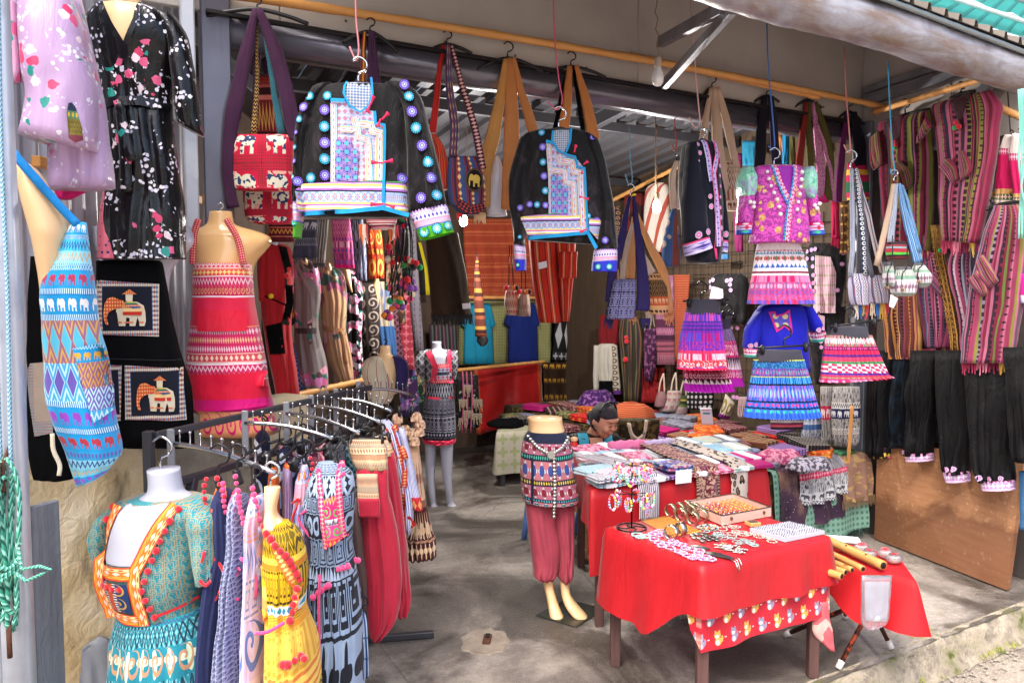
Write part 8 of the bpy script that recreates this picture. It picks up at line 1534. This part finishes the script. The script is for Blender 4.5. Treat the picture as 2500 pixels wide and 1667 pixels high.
t=T('ring_case','open pale wood case full of rings with metal edged rim','case',loc=f0)
for a,b in((Vector((0,0,0)),u1),(u1,u1+u3),(u1+u3,u3),(u3,Vector((0,0,0)))):o=beam(t,'side',a+Vector((0,0,HH/2)),b+Vector((0,0,HH/2)),.008,HH,WOODP,bev=.001);beam(t,'rim',a+Vector((0,0,HH+.002)),b+Vector((0,0,HH+.002)),.01,.003,SILD,o,.0005)
V=[Vector((0,0,.01)),u1+Vector((0,0,.01)),u1+u3+Vector((0,0,.01)),u3+Vector((0,0,.01))];t.add('lining',mesh('lining',V,[(0,1,2,3)],fab('pink_velvet_lining',lambda m:m.mix((m.x*60).fr()<.3,h('d06878'),h('b04a5c')),.9),smooth=False))
for f in(.18,.85):q=u1*f;t.add('latch',boxm(.012,.008,.016,plain('latch_brass','7a6248',.4,.8),.002,off=(q.x,q.y-.007,.026),name='latch'))
rm=[]
for mt in(GOLD,SILV,plain('copper_ring','c88a5a',.3,.9)):
 tmp=bpy.data.meshes.new('finger_ring');V,FS=[],[]
 for i in range(12):
  for j in range(5):a,b=6.28318*i/12,6.28318*j/5;V.append(((.0085+.0022*math.cos(b))*math.cos(a),.0026*math.sin(b),.009+(.0085+.0022*math.cos(b))*math.sin(a)))
 for i in range(12):
  for j in range(5):i2,j2=(i+1)%12,(j+1)%5;FS.append((i*5+j,i2*5+j,i2*5+j2,i*5+j2))
 rm.append(mesh('finger_ring',V,FS,mt))
for i in range(8):
 for j in range(9):
  q=f0+u1*(.08+.84*j/8)+u3*(.1+.8*i/7)+Vector((0,0,.011));t=T('finger_ring','small finger ring standing in the open ring case','ring',loc=q,rz=random.uniform(-50,-10),group='rings in the case',solo=True);t.add('finger_ring',rm[(i+j*(i>3))%3 if j<5 else 0])
g0,g1,g3=FZ(1830,680),FZ(2212,600),FZ(1490,580);v1,v3=g1-g0,g3-g0;TRW=plain('white_tray','b4b4c0',.5)
for i in range(2):
 for j in range(3):
  a=v1*(i/2+.006)+v3*(j/3+.004);b=v1*.488;c=v3*.326;z_=.018-.003*((i+j)%2)
  t=T('earring_tray',f'white tray of small earrings, {["front", "rear"][i]} column, {["right", "middle", "left"][j]} tray','tray',loc=g0+a,group='white earring trays')
  V=[Vector((0,0,0)),b,b+c,c];V=V+[v+Vector((0,0,z_))for v in V];t.add('box',mesh('box',V,[(4,5,6,7),(0,1,5,4),(1,2,6,5),(2,3,7,6),(3,0,4,7)],TRW,smooth=False));V,FS=[],[]
  for k in range(5):
   for l in range(7):
    q=b*(.1+.8*l/6)+c*(.14+.72*k/4)+Vector((0,0,z_+.001));n=len(V);s_=random.uniform(.0018,.003);V+=[q+Vector(e)for e in((-s_,-s_,0),(s_,-s_,0),(s_,s_,0),(-s_,s_,0),(0,0,s_*1.6))];FS+=[(n,n+1,n+4),(n+1,n+2,n+4),(n+2,n+3,n+4),(n+3,n,n+4)]
  o=t.add('earrings',mesh('earrings',V,FS,plain('earring_mix','5a6068',.3,.6,var=.4),smooth=False));o['kind']='stuff'
t=T('small_wooden_box','small wooden box of studs behind the white trays','box',loc=FZ(1520,515),rz=20);t.add('box',boxm(.055,.05,.016,fab('light_wood','c89a5c',.6),.002,off=(0,0,.008),name='box'));t.add('studs',boxm(.042,.038,.003,SILV,.001,off=(0,0,.0165),name='studs'))
# side table goods
def SZ(x,y,z=0):return GC('B6',x,y,ZS+z)
BAMP=fab('pale_bamboo',lambda m:m.mix(m.noise(m.vec(m.x*6,m.y*6,m.z*6),3,3)>.66,h('b88a50'),h('8a5a2c')),.5,0,.1);DKH=plain('hole_black','1c120a',.9)
for lb,a,b,r_ in(('long thick bamboo tube with a drilled hole',(470,725),(838,893),.021),('bamboo flute lying second from the thick tube',(470,790),(722,912),.0135),('bamboo flute lying third from the thick tube',(470,840),(660,918),.0125),('bamboo flute lying fourth from the thick tube',(470,880),(622,932),.014),('bamboo flute lying nearest the front hem',(470,915),(600,955),.0155)):
 p0,p1=SZ(*a,.012+r_),SZ(*b,.012+r_);t=T('bamboo_flute',lb,'bamboo tube',loc=p0,group='bamboo flutes on the side table');d_=p1-p0;n=10
 wire(t,'tube',[d_*(i/n)for i in range(n+1)],r_,BAMP,n=12,taper=[1,1,1.06,1,1,1,1.06,1,1,1,1]);wire(t,'bore',[d_*.99,d_*1.003],r_*.72,DKH,n=12)
 if r_>.02:
  for f in(.45,.75):t.add('finger_hole',ballm(.006,DKH,8,'finger_hole')).location=d_*f+Vector((-.005,-.012,.016))
t=T('paper_sheet','white paper sheet at the back of the side table','paper',loc=SZ(605,742,.014),rz=-15,solo=True);t.add('paper_sheet',boxm(.16,.1,.003,plain('white_paper','dcdce4',.8),.001,name='paper_sheet'))
PLS=fab('clear_plastic','e4e4ec',.12,0,.6,.6,.03,30,trans=.85)
for i,(x,y)in enumerate(((715,790),(755,825),(850,820),(900,850))):
 t=T('doll_head',f'little doll head in clear plastic, {ORD[i]} from the left on the side table','doll',loc=SZ(x,y,.03),group='wrapped doll heads');balls(t,'face',[(0,0,0)],.02,[plain('doll_cream','e8d8c8',.5)]);t.add('hair',ballm(.021,[POMR,BLACKPL][i%2],10,'hair',(1.05,1,.6))).location=(0,.004,.011);t.add('hair_band',ballm(.012,POMR,8,'hair_band',(1.5,.8,.4))).location=(0,-.004,.02)
 for sx in(-1,1):t.add('eye',ballm(.0022,BLACKPL,6,'eye')).location=(sx*.007,-.0185,.002)
 t.add('wrapper',ballm(.03,PLS,12,'wrapper',(1.25,1,.75))).location=(0,0,-.002)
t=T('plastic_bag','clear plastic bag with white papers pinned to the red side cloth','plastic bag',Pl('B6',800,1100,SC_[1].y-.05,12));tube(t,'papers',[(985,730,875),(1100,725,872),(1210,735,860)],plain('white_paper','dcdce4',.8),.004,fold=(.003,2,1));tube(t,'bag',[(950,712,890),(1100,708,882),(1222,720,868),(1262,745,790)],PLS,.009,fold=(.004,4,1))
# waist mannequin in trousers
t=T('trouser_mannequin','waist mannequin in rose trousers and woven tunic with silver belt','mannequin',Pl('B3',450,520,4.02,4));ROSE=fab('rose_trousers',lambda m:m.mix(m.noise(m.vec(m.x*3,0.0,m.z*80),3,2)*.5,h('a84454'),h('8a3040')),.75,.1,.35,ws=9)
TUN=fab('woven_tunic',lambda m:bands(m,[(2.6,'20263c'),(2,'a8647a','flw','c0ccc8',5,'dot','7a2434',5),(.7,'1c2034','dot','48a090',18),(2,'b06a72','flw','b8c4cc',5,'dot','3a4a88',5),(.7,'1c2034','dot','c8b050',18),(2,'a8647a','flw','c0ccc8',5,'dot','7a2434',5),(.7,'1c2034','dot','50a0b0',18),(1.8,'b06a72','flw','c0ccc8',5,'dot','2f6a7a',5),(.5,'1c2238')]),.85)
tube(t,'leg',[(900,400,480),(1000,415,472),(1080,432,490),(1140,440,515),(1180,448,535),(1206,470,540)],SKINM,[.05,.035,.04,.05,.05,.03],y=[0,0,-.02,-.06,-.1,-.12],wr=0);tube(t,'leg',[(900,500,570),(980,510,565),(1050,515,570),(1100,530,610),(1140,560,650),(1165,600,658)],SKINM,[.05,.035,.04,.05,.05,.03],y=[0,0,-.02,-.05,-.08,-.1],wr=0)
tube(t,'trouser_leg',[(480,308,475),(650,322,490),(800,338,510),(900,356,505),(945,358,490),(968,400,470)],ROSE,[.08,.09,.09,.09,.09,.06],fold=(.025,3,.5),nf=20);tube(t,'trouser_leg',[(480,440,598),(650,470,600),(800,498,596),(900,500,592),(950,490,588),(978,510,575)],ROSE,[.08,.09,.09,.09,.09,.06],fold=(.025,3,.5),nf=20,y=.015)
b=tube(t,'tunic',[(118,325,540),(160,300,558),(220,285,575),(330,278,592),(430,284,606),(500,292,618),(522,300,612)],TUN,[.1,.11,.12,.13,.13,.13,.13],fold=(.006,3,1),nf=26,y=-.01);tube(t,'waist',[(42,320,522),(80,328,525),(130,326,540),(200,300,560)],SKINM,[.09,.085,.09,.1],wr=0,y=-.005)
lk=ballm(.012,SILV,8,'belt_link',(1,.4,.8))
for q in along([(322,140),(370,190),(440,228),(500,195),(548,150)],19)+along([(458,250),(462,400),(460,575)],17):c=t.pl.uv(*q);c.y=onto(b,c.x,c.z,.008,-.12);o=t.add('belt_link',lk);o.location=c
disc(t,'belt_buckle',442,226,22,SILV,b,22,.016);ribbon(t,'tunic_edge',[(340,250),(340,510)],14,fab('navy_piping','1c2238',.8),b)
pq=[t.loc_of(GC('B3',x,y,.008))for x,y in((372,1176),(605,1245),(770,1138),(545,1085))];V=pq+[v-Vector((0,0,.007))for v in pq];t.add('base_plate',mesh('base_plate',V,[(0,1,2,3),(0,4,5,1),(1,5,6,2),(2,6,7,3),(3,7,4,0)],plain('dark_plate','3c3f3a',.25,.3,var=.25),smooth=False))
# the woman behind the scarf table
HP=PC('C1',1165,405,5.05);pe=T('person','woman in black blouse with turquoise collar and headband looking down','person',loc=(HP.x-.06,HP.y+.1,0),rz=10)
SKN=fab('skin',lambda m:m.mix(m.noise(None,14,2),h('b8846a'),h('cf9c80')),.5,0,.05);HAIR=fab('black_hair',lambda m:m.mix(m.noise(m.vec(m.x*60,m.y*60,m.z*8),2,2)*.6,h('17151a'),h('4a464c')),.45,.1,.5,ws=60);TQC=fab('turquoise_collar',lambda m:m.mix((m.t*30).fr()<.3,h('2f93b0'),h('58b4c8')),.85)
HR=Matrix.Rotation(R(24),3,'Z')@Matrix.Rotation(R(-30),3,'X').inverted();hz=HP.z-.0
HR=Matrix.Rotation(R(32),3,'Z')@Matrix.Rotation(R(22),3,'X');hc=Vector((.045,-.07,hz+.02))
bm=bmesh.new()
def blob(c,r,sc=(1,1,1),rot=None):
 q=bmesh.ops.create_uvsphere(bm,u_segments=16,v_segments=10,radius=r)['verts']
 for v in q:v.co=Vector((v.co.x*sc[0],v.co.y*sc[1],v.co.z*sc[2]));v.co=(rot@v.co if rot else v.co)+Vector(c)
def limb(a,b,r0,r1,n=6):
 for i in range(n+1):f=i/n;blob(Vector(a).lerp(Vector(b),f),r0+(r1-r0)*f)
def hd(x,y,z):return hc+HR@Vector((x,y,z))
blob(hc,.088,(.9,1.05,1.15),HR);blob(hd(0,-.03,-.05),.062,(.95,.95,1),HR);blob(hd(0,-.05,-.088),.03,(1.1,1,.8),HR)
blob(hd(0,-.098,-.022),.0125,(1.1,1,1),HR);blob(hd(0,-.088,.0),.012,(.8,1,1.6),HR);blob(hd(-.036,-.068,-.03),.028,rot=HR);blob(hd(.036,-.068,-.03),.028,rot=HR);blob(hd(0,-.088,-.056),.014,(1.5,.8,.7),HR);blob(hd(-.082,.01,-.015),.02,(.4,.8,1.3),HR);blob(hd(.082,.01,-.015),.02,(.4,.8,1.3),HR);blob(hd(0,-.07,.035),.045,(1.2,.7,.5),HR)
sz=hz-.115;limb(hc+Vector((-.02,.05,-.05)),(0,.05,sz-.01),.047,.052)
for z_,w_,d_ in((sz-.1,.13,.07),(sz-.14,.15,.085),(sz-.22,.145,.1),(sz-.3,.14,.1),(sz-.4,.16,.11)):blob((0,.07,z_),1,(w_,d_,.09))
for s in(-1,1):
 sh_,el,wr_=Vector((s*.15,.06,sz-.07)),Vector((s*.21,-.02,sz-.27)),Vector((s*.07,-.2,sz-.2));limb(sh_,el,.05,.042);limb(el,wr_,.038,.028);blob(wr_+Vector((-s*.02,-.03,0)),.033,(.9,1.2,.5))
 for k in range(4):limb(wr_+Vector((-s*.02+(k-1.5)*.016,-.06,0)),wr_+Vector((-s*.03+(k-1.5)*.016,-.115+.006*abs(k-1.5),-.012)),.009,.0075,4)
 limb(wr_+Vector((-s*.04,-.02,.005)),wr_+Vector((-s*.065,-.06,.0)),.0105,.009,4)
 limb((s*.09,.06,.3),(s*.12,-.3,.3),.08,.06);limb((s*.12,-.3,.29),(s*.12,-.26,.06),.055,.04);blob((s*.12,-.31,.03),.045,(.9,1.9,.65))
me=bpy.data.meshes.new('body');bm.to_mesh(me);bm.free();me.materials.append(SKN);ob=pe.add('body',me)
md=ob.modifiers.new('remesh','REMESH');md.mode='VOXEL';md.voxel_size=.0065;md.use_smooth_shade=True
sm=ob.modifiers.new('smooth','SMOOTH');sm.iterations=3;sm.factor=.5
V,FS=[],[];n1,n2=28,16
for i in range(n2+1):
 for j in range(n1):
  th,a=math.pi*i/n2,6.28318*j/n1;q=Vector((math.sin(th)*math.cos(a),math.sin(th)*math.sin(a),math.cos(th)));front=q.y<0;lim=.35+.25*abs(q.x)
  r_=1.06 if(q.z>(.28 if q.y<-.3 else-.1 if abs(q.x)>.75 and q.y<.1 else-.75))else .82
  V.append(hd(q.x*.083*r_,q.y*.097*r_+.004,q.z*.106*r_+.004))
for i in range(n2):
 for j in range(n1):FS.append((i*n1+j,(i+1)*n1+j,(i+1)*n1+(j+1)%n1,i*n1+(j+1)%n1))
pe.add('hair',mesh('hair',V,FS,HAIR));pe.add('hair_bun',ballm(.04,HAIR,12,'hair_bun')).location=hd(0,.1,-.03)
wire(pe,'headband',[hd(.089*math.cos(a),-.02+.02*math.sin(a),.03+.1*math.sin(a))for a in[math.pi*k/20 for k in range(21)]],.008,BLACKPL,n=8)
for s in(-1,1):wire(pe,'eye',[hd(s*.034+.016*k,-.0915-.003*(1-k*k),.002-.004*(1-k*k))for k in(-1,-.5,0,.5,1)],.0022,BLACKPL,n=5);wire(pe,'eyebrow',[hd(s*.034+.019*k,-.091,.024+.004*(1-k*k))for k in(-1,0,1)],.0025,HAIR,n=5)
wire(pe,'mouth',[hd(.02*k,-.0965+.008*k*k,-.058)for k in(-1,-.5,0,.5,1)],.0032,plain('lips','8a4a44',.5),n=6,taper=[.4,1,1,1,.4])
BLS_=fab('black_blouse','0c0b0f',.85,.1,.4);raw=[(-.075,.085,sz+.035),(-.15,.205,sz+.01)]
rows=[((-.08,.06,sz+.03),(.08,.06,sz+.03)),((-.19,.06,sz+.005),(.19,.06,sz+.005)),((-.205,.06,sz-.06),(.205,.06,sz-.06)),((-.18,.06,sz-.16),(.18,.06,sz-.16)),((-.175,.07,sz-.3),(.175,.07,sz-.3)),((-.19,.07,sz-.45),(.19,.07,sz-.45))]
bl=tube(pe,'blouse',rows,BLS_,[.07,.1,.125,.13,.135,.14],raw=True,nf=24,fold=(.006,3,1),p=2.4)
for s in(-1,1):tube(pe,'sleeve',[((s*.165-.07,.05,sz+.005),(s*.165+.07,.05,sz-.02)),((s*.2-.07,.01,sz-.14),(s*.2+.07,.01,sz-.15)),((s*.21-.06,-.03,sz-.28),(s*.21+.06,-.03,sz-.28))],BLS_,.065,raw=True)
for s in(-1,1):ribbon(pe,'collar',[(s*.085,0,sz+.035),(s*.085,0,sz-.05),(s*.05,0,sz-.18),(s*.02,0,sz-.26)],.065,TQC,bl,.006,raw=True)
decal(pe,'chest',[(-.05,0,sz+.03),(.05,0,sz+.03),(.04,0,sz-.06),(0,0,sz-.15),(-.04,0,sz-.06)],SKN,bl,.004,raw=True)
